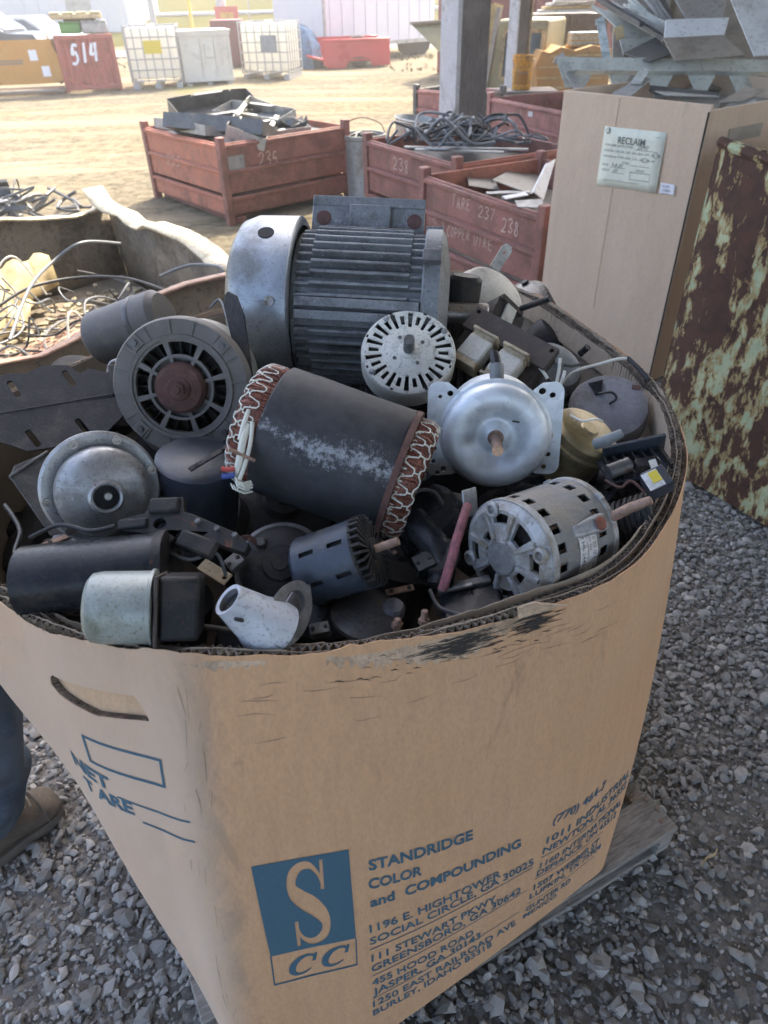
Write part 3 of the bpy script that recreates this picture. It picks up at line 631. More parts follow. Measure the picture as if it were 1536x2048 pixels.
wrap(pc, 'address_lettering', 'print_blue')
pc = []
w_ = .0042
for a, b in (((-.178, .802), (-.056, .809)), ((-.176, .757), (-.055, .767))): pc.append(rule(a, b, w_))
for x, y0, y1 in ((-.177, .755, .804), (-.0555, .765, .811)): pc.append(([(x - w_ / 2, y0), (x + w_ / 2, y0), (x + w_ / 2, y1), (x - w_ / 2, y1)], [(0, 1, 2), (0, 2, 3)]))
pc += [rule((-.141, .711), (-.022, .719), .003), rule((-.106, .682), (-.019, .686), .003)]
pc.append(bil(fit(text2d('NET', 1, .03), 0, 0, 1, 1, .72), ((-.236, .712), (-.236, .738), (-.150, .716), (-.150, .742)))); pc.append(bil(fit(text2d('T ARE', 1, .03), 0, 0, 1, 1, .72), ((-.222, .674), (-.222, .699), (-.117, .690), (-.117, .713))))
wrap(pc, 'weight_panel_lettering', 'print_blue')
# emblem: solid panel with the S left open, outlined box with two C below
def outline(sp):
    P = [Vector(q[:2]) for q in catmull([(x, y, 0) for x, y, _ in sp], 6)]; W = [v.x for v in catmull([(q[2], 0, 0) for q in sp], 6)]; a, b = [], []
    for i, p in enumerate(P):
        t = P[min(i + 1, len(P) - 1)] - P[max(i - 1, 0)]; t.normalize(); nn = Vector((-t.y, t.x)); a.append(tuple(p + nn * W[i] / 2)); b.append(tuple(p - nn * W[i] / 2))
    return a + b[::-1]
SP = [(.83, .72, .05), (.77, .84, .06), (.62, .945, .08), (.40, .945, .10), (.22, .84, .17), (.20, .69, .21), (.38, .57, .24), (.62, .46, .25), (.80, .31, .22), (.78, .15, .16), (.60, .055, .10), (.38, .05, .08), (.22, .14, .06), (.16, .27, .05)]
Sx = lambda q: (.27 + .50 * q[0], .04 + .92 * q[1])
shapes = [[(0, 0), (1, 0), (1, 1), (0, 1)], [Sx(q) for q in outline(SP)], [Sx(q) for q in [(.79, .66), (.87, .66), (.90, .99), (.83, .99)]], [Sx(q) for q in [(.09, .01), (.17, .01), (.21, .33), (.13, .33)]]]
vv = []; ff = []
for sh in shapes:
    if sum(sh[i][0] * sh[(i + 1) % len(sh)][1] - sh[(i + 1) % len(sh)][0] * sh[i][1] for i in range(len(sh))) < 0: sh.reverse()
for sh in shapes: ff.append(list(range(len(vv), len(vv) + len(sh)))); vv += [Vector(q) for q in sh]
ov, oe, of, _a, _b, oo = geometry.delaunay_2d_cdt(vv, [], ff, 0, 1e-6)
LG = [(.067, .436), (.052, .633), (.205, .398), (.199, .619)]
pc = [bil(([tuple(q) for q in ov], [tuple(f) for f, o in zip(of, oo) if list(o) == [0]]), LG)]
LB = [(.068, .364), (.067, .436), (.205, .319), (.205, .398)]
for a, b in (((0, 0), (1, 0)), ((0, 0), (0, 1)), ((1, 0), (1, 1))):
    d = .014 if a[1] == b[1] else .008
    q = [(a[0], a[1] - d * 2), (b[0], b[1] - d * 2), (b[0], b[1] + d * 2), (a[0], a[1] + d * 2)] if a[1] == b[1] else [(a[0] - d, a[1] - .02), (a[0] + d, a[1] - .02), (b[0] + d, b[1]), (b[0] - d, b[1])]
    pc.append(bil((q, [(0, 1, 2), (0, 2, 3)]), LB))
CP = [(.90, .74, .05), (.82, .87, .09), (.62, .90, .12), (.38, .78, .19), (.22, .52, .24), (.24, .25, .20), (.42, .10, .12), (.66, .12, .08), (.84, .26, .05)]
for x0, y0 in ((.13, .10), (.52, .14)):
    o = [(x0 + .36 * q[0] + .05 * q[1], y0 + .74 * q[1]) for q in outline(CP)]; tr = geometry.tessellate_polygon([[Vector((*q, 0)) for q in o]])
    pc.append(bil((o, [tuple(t) for t in tr]), LB)); sr = [(x0 + .36 * q[0] + .05 * q[1], y0 + .74 * q[1]) for q in ((.84, .58), (.96, .58), (.98, .95), (.90, .95))]; pc.append(bil((sr, [(0, 1, 2), (0, 2, 3)]), LB))
wrap(pc, 'printed_emblem', 'print_blue')
# torn liner and grease along the front rim
def blob(s0, s1, h0, h1, n, jag, seed):
    r = random.Random(seed); top = [(s0 + (s1 - s0) * i / n, h1 + r.uniform(-jag, jag) * .3) for i in range(n + 1)]; bot = [(s0 + (s1 - s0) * i / n, h0 + r.uniform(-jag, jag) + abs(i / n - .5) ** 2 * (h1 - h0) * 2.4) for i in range(n + 1)]
    V = top + bot; F = []
    for i in range(n): F += [(i, n + 1 + i, n + 2 + i), (i, n + 2 + i, i + 1)]
    return V, F
RT = BH - .003
wrap([blob(.18, .475, RT - .026, RT, 60, .008, 3), blob(.30, .42, RT - .040, RT - .018, 26, .006, 4), blob(-.02, .10, RT - .012, RT, 24, .004, 8)], 'torn_outer_liner', 'torn', .0007)
gs = []
r = random.Random(2)
for i in range(330):
    big = r.random() < .7; a = r.gauss(.372, .026) if big else r.gauss(.484, .012); h = RT - abs(r.gauss(.014, .008)) - .003; L = abs(r.gauss(.009, .006)) + .002
    gs.append(stroke([(a - L, h), (a - L * .3, h + r.uniform(-.0008, .0008)), (a + L * .4, h + r.uniform(-.001, .001)), (a + L, h - r.uniform(-.001, .002))], [.0002, r.uniform(.0006, .0020), r.uniform(.0005, .0016), .0002]))
for i in range(34):
    a = r.uniform(.19, .50); h = RT - r.uniform(.008, .05); L = r.uniform(.004, .02); gs.append(stroke([(a, h), (a + L * .5, h + r.uniform(-.002, .002)), (a + L, h - r.uniform(0, .004))], [.0005, r.uniform(.0006, .0022), .0003]))
wrap(gs, 'grease_smear', 'grease', .0011)['kind'] = 'stuff'
# scuffed creases and edge cracks
cr = []
for i in range(34):
    t = r.random(); h = .10 + t * .80; s = r.gauss(-.01, .012); cr.append(stroke([(s, h), (s + r.gauss(0, .004), h + r.uniform(.01, .05))], [.0003, r.uniform(.0003, .0008)]))
for i in range(26):
    s = .05 + r.random() * .55; h = .93 - abs(r.gauss(0, .05)); cr.append(stroke([(s, h), (s + r.uniform(.01, .03), h + r.uniform(-.004, .004)), (s + r.uniform(.03, .06), h + r.uniform(-.006, .006))], [.0003, .0009, .0003]))
wrap(cr, 'crease_scuffs', 'scuff', .0006)['kind'] = 'stuff'
m = MB()                                                 # flap of torn board standing up from the rim
P = []
for i in range(7):
    for j in range(4):
        q = onbox(.455 + .011 * i, BH - .004 + .0, .004 + .006 * j * (i / 6 - .3)); q.z += .004 * j + (.010 - .003 * abs(i - 2)) * (j / 3) + random.uniform(-.0015, .0015); P.append(q)
m.add(P, [(i * 4 + j, (i + 1) * 4 + j, (i + 1) * 4 + j + 1, i * 4 + j + 1) for i in range(6) for j in range(3)]); o = m.build('torn_flap', 'torn', box, smooth=0); o.modifiers.new('thick', 'SOLIDIFY').thickness = .002
# ------------------------------------------------------------------ electric motors and scrap in the box
PI = math.pi
def dz(px, py, z): return depth(pz(px, py, z))
def mot(name, label, px, py, D, axis, xref=(0, 1, 0), cat='motor', group='scrap electric motors in the printed box'):
    ax = cdir(*axis); t = thing(name, label, cat, pd(px, py, D), frame(ax, cdir(*xref)), group); return t, D / FPX
def sp(prof, k): return [(r * k, z * k) for r, z in prof]
def disc(us, rs, hole, zf, th, k, m=None):
    m = m or MB(); return m.shell(us, rs, hole, lambda u, v, w: (v * k * math.cos(u), v * k * math.sin(u), (zf(v) - w * th) * k), True)
def wall(us, zs, hole, r, th, k, m=None):
    m = m or MB(); return m.shell(us, zs, hole, lambda u, v, w: ((r - w * th) * k * math.cos(u), (r - w * th) * k * math.sin(u), v * k), True)
def spans(n, frac, a0=0.0):                               # angles for n slots, each frac of its period: cells alternate solid, slot
    out = []
    for i in range(n):
        p = 2 * PI / n; out += [a0 + i * p, a0 + i * p + p * (1 - frac)]
    return out + [a0 + 2 * PI]
def arc(us, maxstep=.12):                                 # refine angle list; returns list and map to the coarse cell
    o = []; idx = []
    for i in range(len(us) - 1):
        n = max(1, math.ceil((us[i + 1] - us[i]) / maxstep))
        for q in range(n): o.append(us[i] + (us[i + 1] - us[i]) * q / n); idx.append(i)
    return o + [us[-1]], idx
def bolt(t, k, x, y, z, r=6, h=5, mat='steel', name='bolt'):
    return MB().lathe(sp([(0, 0), (r * 1.3, 0), (r * 1.3, h * .3), (r, h * .3), (r, h), (0, h)], k), 6).build(name, mat, t, T=(x * k, y * k, z * k), smooth=20)
def shaft(t, k, r, z0, z1, mat='steel', x=0, y=0): return MB().cyl(r * k, z0 * k, z1 * k, 18, None, (x * k, y * k, 0), b=r * k * .15).build('shaft', mat, t)

# big finned motor lying across the top
t, k = mot('electric_motor', 'largest motor, long gray finned housing with rounded silver fan cowl', 725, 617, 1.52, (.994, -.07, .06))
MB().lathe(sp([(0, -246), (95, -246), (132, -241), (154, -226), (164, -200), (166, -122), (160, -118), (150, -118)], k), 56).build('fan_cowl', 'cowl', t)
c = bpy.context.scene
for a, z in ((1.0, -170), (1.82, -150)):
    M = frame(Vector((math.cos(a), math.sin(a), 0)), (0, 0, 1))
    if a < 1.2: MB().cyl(15 * k, 163 * k, 165.7 * k, 20, M, (0, 0, z * k)).build('cowl_hole', 'hole_shade', t)
    else: MB().lathe(sp([(0, 166), (5, 166), (5, 168), (9, 169), (9, 165)], k), 12, M, (0, 0, z * k)).build('cowl_screw', 'steel', t)
MB().box((167 * k, 0, -140 * k), (10 * k, 14 * k, 14 * k)).build('cowl_lug', 'cowl', t, bevel=.001)
MB().lathe(sp([(0, -119), (136, -119), (136, -112), (131, -110), (131, 122), (0, 122)], k), 56).build('stator_frame', 'gray_cast', t)
f0 = None
for i in range(44):
    a = 2 * PI * i / 44
    if 1.72 < a < 2.02: continue
    M = rz(a)
    if f0 is None:
        m = MB()
        for z0, z1, r in ((-112, -84, 143), (-84, 96, 151), (96, 121, 143)):
            m.hexa([(128 * k, -4.2 * k, z0 * k), (r * k, -2.8 * k, z0 * k), (r * k, 2.8 * k, z0 * k), (128 * k, 4.2 * k, z0 * k)], [(128 * k, -4.2 * k, z1 * k), (r * k, -2.8 * k, z1 * k), (r * k, 2.8 * k, z1 * k), (128 * k, 4.2 * k, z1 * k)])
        f0 = m.build('cooling_fin', 'gray_cast', t, bevel=.0012)
    else: share(f0, 'cooling_fin', t, M=M)
for a, z0, z1 in ((1.80, -110, 118), (1.95, -110, 118)):
    M = rz(a); MB().box((141 * k, 0, 4 * k), (26 * k, 17 * k, 226 * k), M).build('flat_rib', 'gray_cast', t, bevel=.002)
m = MB().prism(rect(-20 * k, -112 * k, 84 * k, 112 * k), -12 * k, 12 * k, Matrix(((1, 0, 0), (0, 0, 1), (0, 1, 0))), (132 * k, 0, 0)); m.build('foot_plate', 'gray_cast', t, bevel=.002)
MB().box((158 * k, 8 * k, 4 * k), (84 * k, 26 * k, 82 * k)).build('foot_block', 'gray_cast', t, bevel=.003)
MB().box((207 * k, 6 * k, 0), (20 * k, 16 * k, 224 * k)).build('foot_lip', 'gray_cast', t, bevel=.002)
for z in (-88, 92):
    MB().lathe(sp([(0, 12), (13, 12), (15, 13.5), (0, 13.5)], k), 16, Matrix(((1, 0, 0), (0, 0, 1), (0, 1, 0))), (172 * k, 0, z * k)).build('foot_hole', 'rust_hub', t)
MB().lathe(sp([(0, 119), (150, 119), (153, 122), (153, 150), (140, 158), (95, 168), (60, 170), (0, 170)], k), 48).build('end_bell', 'gray_cast', t)
for a in (.05, 1.2, 2.4): MB().box((150 * k, 0, 134 * k), (26 * k, 26 * k, 34 * k), rz(a)).build('end_lug', 'gray_cast', t, bevel=.002)
shaft(t, k, 22, 168, 250)

# motor with dark slotted ring face and rusty hub
t, k = mot('fan_motor', 'motor with dark gray slotted ring face and rusty round hub', 361, 776, 1.22, (.0, -.31, .95))
MB().lathe(sp([(0, -190), (110, -190), (127, -175), (127, -26), (120, -26)], k), 56).build('body', 'ivory_body', t)
us, ix = arc(spans(8, .84, .2))
disc(us, [48, 60, 66, 91, 98], lambda i, j: (ix[i] % 2 == 1 and j in (0, 2)), lambda r: -4, 12, k).build('grille', 'dark_cast', t)
m = MB(); disc([i * 2 * PI / 64 for i in range(65)], [97, 104, 106, 134, 137], lambda i, j: False, lambda r: {97: 0, 104: 1, 106: -3, 134: -3, 137: -8}[r], 18, k, m); m.build('ring_face', 'dark_cast', t)
m = MB(); m.lathe(sp([(137, -8), (138, -14), (138, -40), (128, -44)], k), 64); m.build('ring_skirt', 'dark_cast', t)
for i in range(16):
    M = rz(2 * PI * i / 16 + .1); MB().box((119 * k, 0, -1.8 * k), (29 * k, (2.5 if i % 2 else 4.5) * k, 3.5 * k), M).build('face_rib', 'dark_cast', t, bevel=.0005)
for i in range(4):
    a = 2 * PI * i / 4 + .75; M = rz(a); MB().box((120 * k, 0, -1 * k), (27 * k, 26 * k, 4 * k), M).build('bolt_pad', 'dark_cast', t, bevel=.001); bolt(t, k, 121 * math.cos(a), 121 * math.sin(a), 1, 6, 5, 'dark_alum')
MB().cyl(64 * k, -30 * k, -20 * k, 40).build('bearing_plate', 'dark_cast', t); MB().cyl(97 * k, -60 * k, -52 * k, 40).build('dark_core', 'black_dull', t)
m = MB()
for i in range(24): m.box((78 * k, 0, -40 * k), (34 * k, 3 * k, 30 * k), rz(i * 2 * PI / 24))
m.build('inner_vanes', 'black_dull', t)['kind'] = 'stuff'
MB().lathe(sp([(0, 16), (22, 16), (24, 12), (44, 10), (50, 4), (52, -6), (50, -30), (0, -30)], k), 40).build('hub', 'rust_hub', t)
MB().lathe(sp([(0, 15), (15, 15), (15, 28), (9, 28), (8, 34), (0, 34)], k), 6).build('hub_nut', 'rust_hub', t)

# white motor with radial slots
t, k = mot('slotted_motor', 'cream white motor with radial slots in its face and stub shaft', 817, 703, 1.33, (.0, .27, .962), (1, 0, 0))
us, ix = arc(spans(28, .54), .08)
def hol(i, j):
    c = ix[i]; return c % 2 == 1 and ((c // 2) % 2 == 0 and j in (2, 3, 4) or (c // 2) % 2 == 1 and j in (3,))
disc(us, [12, 46, 54, 60, 80, 87, 92, 95], hol, lambda r: 6 if r < 50 else (2 if r < 90 else (0 if r < 94 else -6)), 4, k).build('face', 'cream_dirty', t)
MB().lathe(sp([(95, -6), (96, -10), (96, -52), (90, -54)], k), 56).build('shell', 'cream', t)
MB().lathe(sp([(0, -14), (88, -14), (88, -20), (0, -20)], k), 40).build('dark_core', 'black_dull', t)
MB().lathe(sp([(90, -54), (93, -56), (93, -120), (80, -126), (0, -126)], k), 48).build('rear_body', 'black', t)
for i in range(8):
    a = 2 * PI * (i + .5) / 8; MB().box((88 * k, 0, 1.2 * k), (6 * k, 6 * k, 1.5 * k), rz(a)).build('square_hole', 'hole_shade', t)
for i in range(4):
    a = 2 * PI * i / 4 + .55; MB().lathe(sp([(0, 5), (5, 4), (7, 0)], k), 10, None, (85 * k * math.cos(a), 85 * k * math.sin(a), 1 * k)).build('rivet', 'alum', t); MB().cyl(4 * k, 5 * k, 7 * k, 10, None, (33 * k * math.cos(a), 33 * k * math.sin(a), 0)).build('dimple', 'dark_alum', t)
shaft(t, k, 11, 0, 50, 'dark_alum'); MB().lathe(sp([(0, 6), (20, 6), (18, 9), (11, 11)], k), 24).build('bearing_boss', 'cream_dirty', t)
MB().box((70 * k, 20 * k, -90 * k), (80 * k, 20 * k, 8 * k), rz(-.9)).build('band_clamp', 'alum', t)

# wound stator wrapped in black, copper coils laced with white cord
WRAP_A = 1.62
t, k = mot('wound_stator', 'black wrapped stator with copper coils laced in white cord', 672, 905, 1.13, (.935, -.345, .06), (0, 1, 0), 'stator')
MB().lathe(sp([(92, -133), (128, -133), (131, -130), (132, -60), (131, 60), (132, 128), (129, 133), (92, 133)], k), 64).build('black_wrap', 'wrap', t)
MB().lathe(sp([(126, 128), (133.5, 128), (133.5, 140), (120, 141), (100, 139)], k), 64).build('end_strip', 'rust_hub', t)
def coil(z0, sgn, out, rin, rout, name):
    pr = [(rin, z0), (rin + 2, z0 + sgn * out * .7), ((rin + rout) / 2 - 4, z0 + sgn * out), (rout - 8, z0 + sgn * out * .92), (rout, z0 + sgn * out * .6), (rout - 1, z0)]
    pr = [(v.x, v.y) for v in catmull([(a, b, 0) for a, b in pr], 4)]
    o = MB().lathe(sp(pr, k), 96).build(name, 'copper', t)
    m = MB()
    for i in range(150):                                  # single wires bent round the coil head
        a = 2 * PI * i / 150 + random.uniform(-.01, .01); sk = random.uniform(-.10, .10)
        m.tube([(r_ * k * 1.012 * math.cos(a + sk * q / len(pr)), r_ * k * 1.012 * math.sin(a + sk * q / len(pr)), (z_ + sgn * 1) * k) for q, (r_, z_) in enumerate(pr[4:])], 1.9 * k, 4)
    q = m.build('coil_wires', 'copper', o); q['kind'] = 'stuff'
    return pr
pL = coil(-132, -1, 52, 88, 122, 'coil_head'); pR = coil(132, 1, 46, 92, 120, 'coil_head')
def lacing(pr, sgn, n, rows, name):
    m = MB(); P = lambda a, q: (lambda r_, z_: Vector(((r_ + 2.5) * k * math.cos(a), (r_ + 2.5) * k * math.sin(a), (z_ + sgn * 2.5) * k)))(*[np.interp(q, np.linspace(0, 1, len(pr)), [p[c] for p in pr]) for c in (0, 1)])
    for ri, q0 in enumerate(rows):
        for i in range(n):
            a = 2 * PI * (i + .25 * math.sin(i * 7.3 + ri)) / n; d = .085 * (1 if (i + ri) % 2 else -1); a2 = 2 * PI * (i + 1 + .25 * math.sin((i + 1) * 7.3 + ri)) / n
            m.tube([P(a, q0 + d), P((a * 2 + a2) / 3, q0 + d * .8), P((a + a2 * 2) / 3, q0 - d * .8), P(a2, q0 - d)], 1.7 * k, 5)
            if ri and (i + ri) % 2 == 0: m.tube([P(a, q0 - abs(d)), P(a, (q0 + rows[ri - 1]) / 2 ), P(a, rows[ri - 1] + .085)], 1.7 * k, 5)
    o = m.build(name, 'lace', t); o['kind'] = 'stuff'
lacing(pL, -1, 52, (.40, .62, .84), 'cord_lacing'); lacing(pR, 1, 46, (.55, .85), 'cord_lacing')
for i in range(64):
    a = 2 * PI * i / 64
    if 0.6 < a < 3.2: MB().tube([((116) * k * math.cos(a), (116) * k * math.sin(a), 138 * k), (121 * k * math.cos(a), 121 * k * math.sin(a), 146 * k), (113 * k * math.cos(a), 113 * k * math.sin(a), 156 * k)], 2.6 * k, 6).build('slot_liner', 'sleeve', t)
def T2(px, py, D): return t.matrix_world.inverted() @ pd(px, py, D)
for pts, r_, mt, nm in (([(496, 850, 1.04), (486, 880, 1.03), (478, 925, 1.03), (470, 955, 1.04)], 7, 'sleeve', 'insulating_sleeve'), ([(520, 790, 1.06), (502, 812, 1.045), (488, 848, 1.035), (480, 880, 1.03)], 5, 'sleeve', 'insulating_sleeve'), ([(505, 845, 1.035), (500, 890, 1.03), (488, 935, 1.03), (478, 960, 1.03)], 4, 'sleeve', 'insulating_sleeve'),
    ([(470, 938, 1.03), (455, 939, 1.03), (443, 937, 1.03)], 4.5, 'wire_red', 'red_lead'), ([(470, 950, 1.03), (456, 952, 1.03), (444, 953, 1.03)], 5.5, 'wire_blue', 'blue_lead'), ([(556, 762, 1.10), (540, 775, 1.08), (522, 786, 1.06), (515, 800, 1.05)], 2.5, 'wire_white', 'white_lead'), ([(530, 782, 1.07), (522, 783, 1.06)], 5, 'wire_blue', 'blue_lead'), ([(458, 898, 1.02), (480, 908, 1.025), (510, 922, 1.03)], 3.5, 'steel_rusty', 'bare_rod')):
    MB().tube([T2(*p) for p in catmull(pts, 4)], r_ * k, 8).build(nm, mt, t)
m = MB(); r = random.Random(5)
for i in range(9):
    c0 = (478 + r.uniform(-4, 8), 958 + i * 2.6, 1.032); m.tube([T2(c0[0] - 12, c0[1] - 6, 1.03), T2(c0[0] - 8, c0[1] + 4, 1.022), T2(c0[0] + 4, c0[1] + 8, 1.025), T2(c0[0] + 20, c0[1] + 4, 1.035)], 1.7 * k, 5)
m.build('wire_tangle', 'lace', t)['kind'] = 'stuff'

# galvanised motor with square mounting plate
t, k = mot('flange_motor', 'bright galvanised motor with domed face, square hole-punched plate and copper-tipped shaft', 990, 868, 1.20, (-.10, -.38, .92), (1, .05, 0))
m = MB(); pl = []
for cx, cy, a0 in ((112, 82, 0), (-112, 88, PI / 2), (-120, -66, PI), (108, -66, 3 * PI / 2)):
    pl += [(cx + 20 * math.cos(a0 + q * PI / 8), cy + 20 * math.sin(a0 + q * PI / 8)) for q in range(5)]
pl2 = []
for i, q in enumerate(pl):
    pl2.append(q)
    if i == 4: pl2 += [(90, 100), (70, 84), (-70, 88), (-92, 106)]
    if i == 14: pl2 += [(-88, -84), (-60, -74), (60, -74), (80, -84)]
holes = [circ(-88, 84, 6), circ(-76, 72, 7), circ(-108, 78, 4), circ(-58, 68, 4.5), circ(110, 76, 6), circ(90, 84, 7), circ(74, 76, 6), circ(76, 50, 4), rect(-90, 52, -78, 63), rect(56, 80, 66, 90), rect(-126, -3, -116, 7), circ(-122, -28, 5), circ(-124, -56, 5), rect(104, -10, 114, 0), circ(106, -44, 5), circ(-104, -72, 6), circ(-116, -80, 5), circ(98, -70, 5)]
m.prism([(x * k, y * k) for x, y in pl2], -2.2 * k, 0, holes=[[(x * k, y * k) for x, y in h] for h in holes]); m.build('mounting_plate', 'galv', t, smooth=0)
MB().lathe(sp([(112, 0.5), (110, 3), (105, 5), (104, 12), (103, 22), (98, 32), (86, 38), (70, 38), (56, 30), (47, 20), (38, 14), (30, 16), (24, 24), (16, 28), (15, 22), (0, 22)], k), 72).build('domed_face', 'galv', t, smooth=60)
MB().lathe(sp([(0, 20), (16, 20), (16, 29), (12, 30), (0, 30)], k), 24).build('bearing', 'steel_rusty', t)
MB().cyl(10.5 * k, 20 * k, 112 * k, 20).build('shaft', 'steel_rusty', t); MB().cyl(10.3 * k, 112 * k, 114 * k, 20).build('shaft_end', 'copper_end', t)
MB().lathe(sp([(100, -2.4), (100, -110), (80, -120), (0, -120)], k), 48).build('body', 'galv', t)
MB().tube([T2p for T2p in [t.matrix_world.inverted() @ pd(x, y, d) for x, y, d in ((995, 784, 1.20), (994, 760, 1.205), (993, 730, 1.21))]], 14 * k, 16).build('grommet_tube', 'gray_tube', t)
MB().tube([t.matrix_world.inverted() @ pd(x, y, d) for x, y, d in ((993, 732, 1.21), (990, 716, 1.215), (988, 704, 1.22))], [10 * k, 11 * k, 9 * k], 7).build('cable_end', 'wire_black', t)
MB().box((30 * k, 41 * k, 36 * k), (14 * k, 3 * k, 1 * k), rz(-.2)).build('stamped_slot', 'hole_shade', t)

# vented blower motor with white label
t, k = mot('blower_motor', 'dusty gray vented motor with spoked end casting and white label', 1012, 1112, 1.0, (-.78, -.24, .56), (.2, 1, 0))
us, ix = arc(spans(18, .5, .12), .1)
wall(us, [-196, -176, -152, -52, -28, -8], lambda i, j: ix[i] % 2 == 1 and j in (1, 3), 113, 3, k).build('vented_shell', 'vent_gray', t)
MB().cyl(96 * k, -185 * k, -20 * k, 40).build('dark_core', 'black_dull', t)
m = MB()
for i in range(26): m.box((98 * k, 0, -100 * k), (10 * k, 6 * k, 150 * k), rz(i * 2 * PI / 26))
m.build('stator_teeth', 'steel_rusty', t)['kind'] = 'stuff'
us, ix = arc(spans(8, .62, .25), .09)
zf = lambda r: 12 if r < 40 else (8 if r < 80 else (6 if r < 100 else (0 if r < 112 else -8)))
disc(us, [0.01, 38, 44, 62, 70, 90, 98, 112, 115], lambda i, j: ix[i] % 2 == 1 and ((j in (2,) and (ix[i] // 2) % 2 == 0) or j == 4 and (ix[i] // 2) % 2 == 1 or (j in (3, 4) and (ix[i] // 2) % 4 == 2)), zf, 9, k).build('end_casting', 'bell', t)
MB().lathe(sp([(115, -8), (116, -12), (115, -26), (112, -27)], k), 56).build('end_rim', 'bell', t)
MB().lathe(sp([(0, 17), (34, 16.5), (37, 12)], k), 40).build('hub_cap', 'alum', t)
for i in range(8):
    a = 2 * PI * i / 8 + .42; MB().hexa([(40 * k, -5 * k, 10 * k), (94 * k, -8 * k, 4 * k), (94 * k, 8 * k, 4 * k), (40 * k, 5 * k, 10 * k)], [(40 * k, -3 * k, 18 * k), (94 * k, -5 * k, 12 * k), (94 * k, 5 * k, 12 * k), (40 * k, 3 * k, 18 * k)]).build('spoke', 'bell', t, M=rz(a), bevel=.0008)
for i in range(4):
    a = 2 * PI * i / 4 + .2; MB().lathe(sp([(9, 0), (16, 0), (17, 8), (12, 12), (9, 11), (8, 4), (0, 4)], k), 16, None, (98 * k * math.cos(a), 98 * k * math.sin(a), 2 * k)).build('bolt_boss', 'bell', t)
MB().lathe(sp([(112, -196), (115, -198), (116, -210), (104, -222), (60, -228), (0, -228)], k), 48).build('rear_casting', 'bell', t)
for i in range(5):
    a = 2 * PI * i / 5 + .5; MB().box((113 * k, 0, -203 * k), (12 * k, 16 * k, 12 * k), rz(a)).build('edge_lug', 'bell', t, bevel=.001)
def cylpatch(t, r, a0, a1, z0, z1, n=12):
    m = MB(); V = []
    for i in range(n + 1):
        a = a0 + (a1 - a0) * i / n; V += [(r * math.cos(a), r * math.sin(a), z0), (r * math.cos(a), r * math.sin(a), z1)]
    return m.add(V, [(2 * i, 2 * i + 2, 2 * i + 3, 2 * i + 1) for i in range(n)])
def axis_angle(t, px, py, D):                             # angle and height of a sighted point in the motor's own frame
    q = t.matrix_world.inverted() @ pd(px, py, D); return math.atan2(q.y, q.x), q.z
aL, zL = axis_angle(t, 1164, 1140, .965)
la = cylpatch(t, 114.2 * k, aL - .30, aL + .62, -142 * k, -88 * k).build('label', 'label_white', t)
def cyltext(s, a0, a1, z0, z1, r, bold=0.0, flip=1):
    pts, tri = fit(text2d(s, 1, bold), 0, 0, 1, 1); m = MB()
    m.add([(r * math.cos(a0 + (a1 - a0) * x), r * math.sin(a0 + (a1 - a0) * x), z0 + (z1 - z0) * y) for x, y in pts], tri); return m
rr = 114.8 * k
for s, a0, a1, z0, z1 in (('1/6 HP 7443 S2', .58, -.20, -104, -94), ('KW 115V 60HZ', .54, .06, -114, -108), ('MOD 4XS', .54, .2, -122, -117), ('26-', -.06, -.24, -138, -128), ('||| || |||| ||| |', .54, .04, -138, -127)):
    cyltext(s, aL + a0, aL + a1, z0 * k, z1 * k, rr).build('label_lettering', 'ink', la)
aC, zC = axis_angle(t, 1165, 1065, .93)
M = rz(aC)
m = MB().hexa([(108 * k, -20 * k, -165 * k), (108 * k, 22 * k, -165 * k), (108 * k, 16 * k, -78 * k), (108 * k, -14 * k, -78 * k)], [(132 * k, -16 * k, -165 * k), (132 * k, 18 * k, -165 * k), (116 * k, 10 * k, -86 * k), (116 * k, -8 * k, -86 * k)])
m.build('cable_housing', 'alum', t, M=M, bevel=.003)
MB().lathe(sp([(0, 134), (11, 134), (14, 132), (15, 130)], k), 20, frame((1, 0, 0)), (0, 1 * k, -146 * k)).build('cable_plug', 'red_spot', t, M=M)
MB().tube([t.matrix_world.inverted() @ pd(x, y, d) for x, y, d in ((1222, 1035, 1.02), (1262, 1015, 1.0), (1303, 1000, .985))], [11 * k, 11 * k, 9 * k], 12).build('shaft', 'steel_rusty', t)
MB().box((0, 0, 0), (60 * k, 6 * k, 40 * k), None, t.matrix_world.inverted() @ pd(940, 1005, 1.06)).build('mounting_tab', 'alum', t, bevel=.002)
def loc(t, *ps): return [t.matrix_world.inverted() @ pd(*p) for p in ps]
# ---- right hand heap
t, k = mot('gear_motor', 'olive gold plated round motor with gray cable gland beside the galvanised one', 1168, 872, 1.24, (.38, .62, .68), (1, 0, 0))
MB().lathe(sp([(0, 20), (58, 20), (64, 16), (70, 8), (70, -8), (74, -12), (74, -18), (68, -22), (66, -90), (60, -96), (0, -96)], k), 56).build('housing', 'gold', t)
MB().lathe(sp([(0, 24), (16, 24), (20, 20)], k), 24).build('cover_boss', 'gold', t)
MB().tube(loc(t, (1192, 888, 1.16), (1215, 880, 1.14), (1245, 866, 1.13)), [11 * k, 11 * k, 8 * k], 12).build('cable_gland', 'gray_tube', t)
MB().lathe(sp([(4, 0), (12, 0), (12, 4), (4, 4), (4, 0)], k), 16).build('mounting_ear', 'gold', t, T=(66 * k, -46 * k, -14 * k))
MB().tube([p for p in catmull(loc(t, (1205, 843, 1.19), (1190, 838, 1.18), (1165, 842, 1.18), (1140, 830, 1.19)), 5)], 2.2 * k, 6).build('gold_lead', 'wire_white', t)

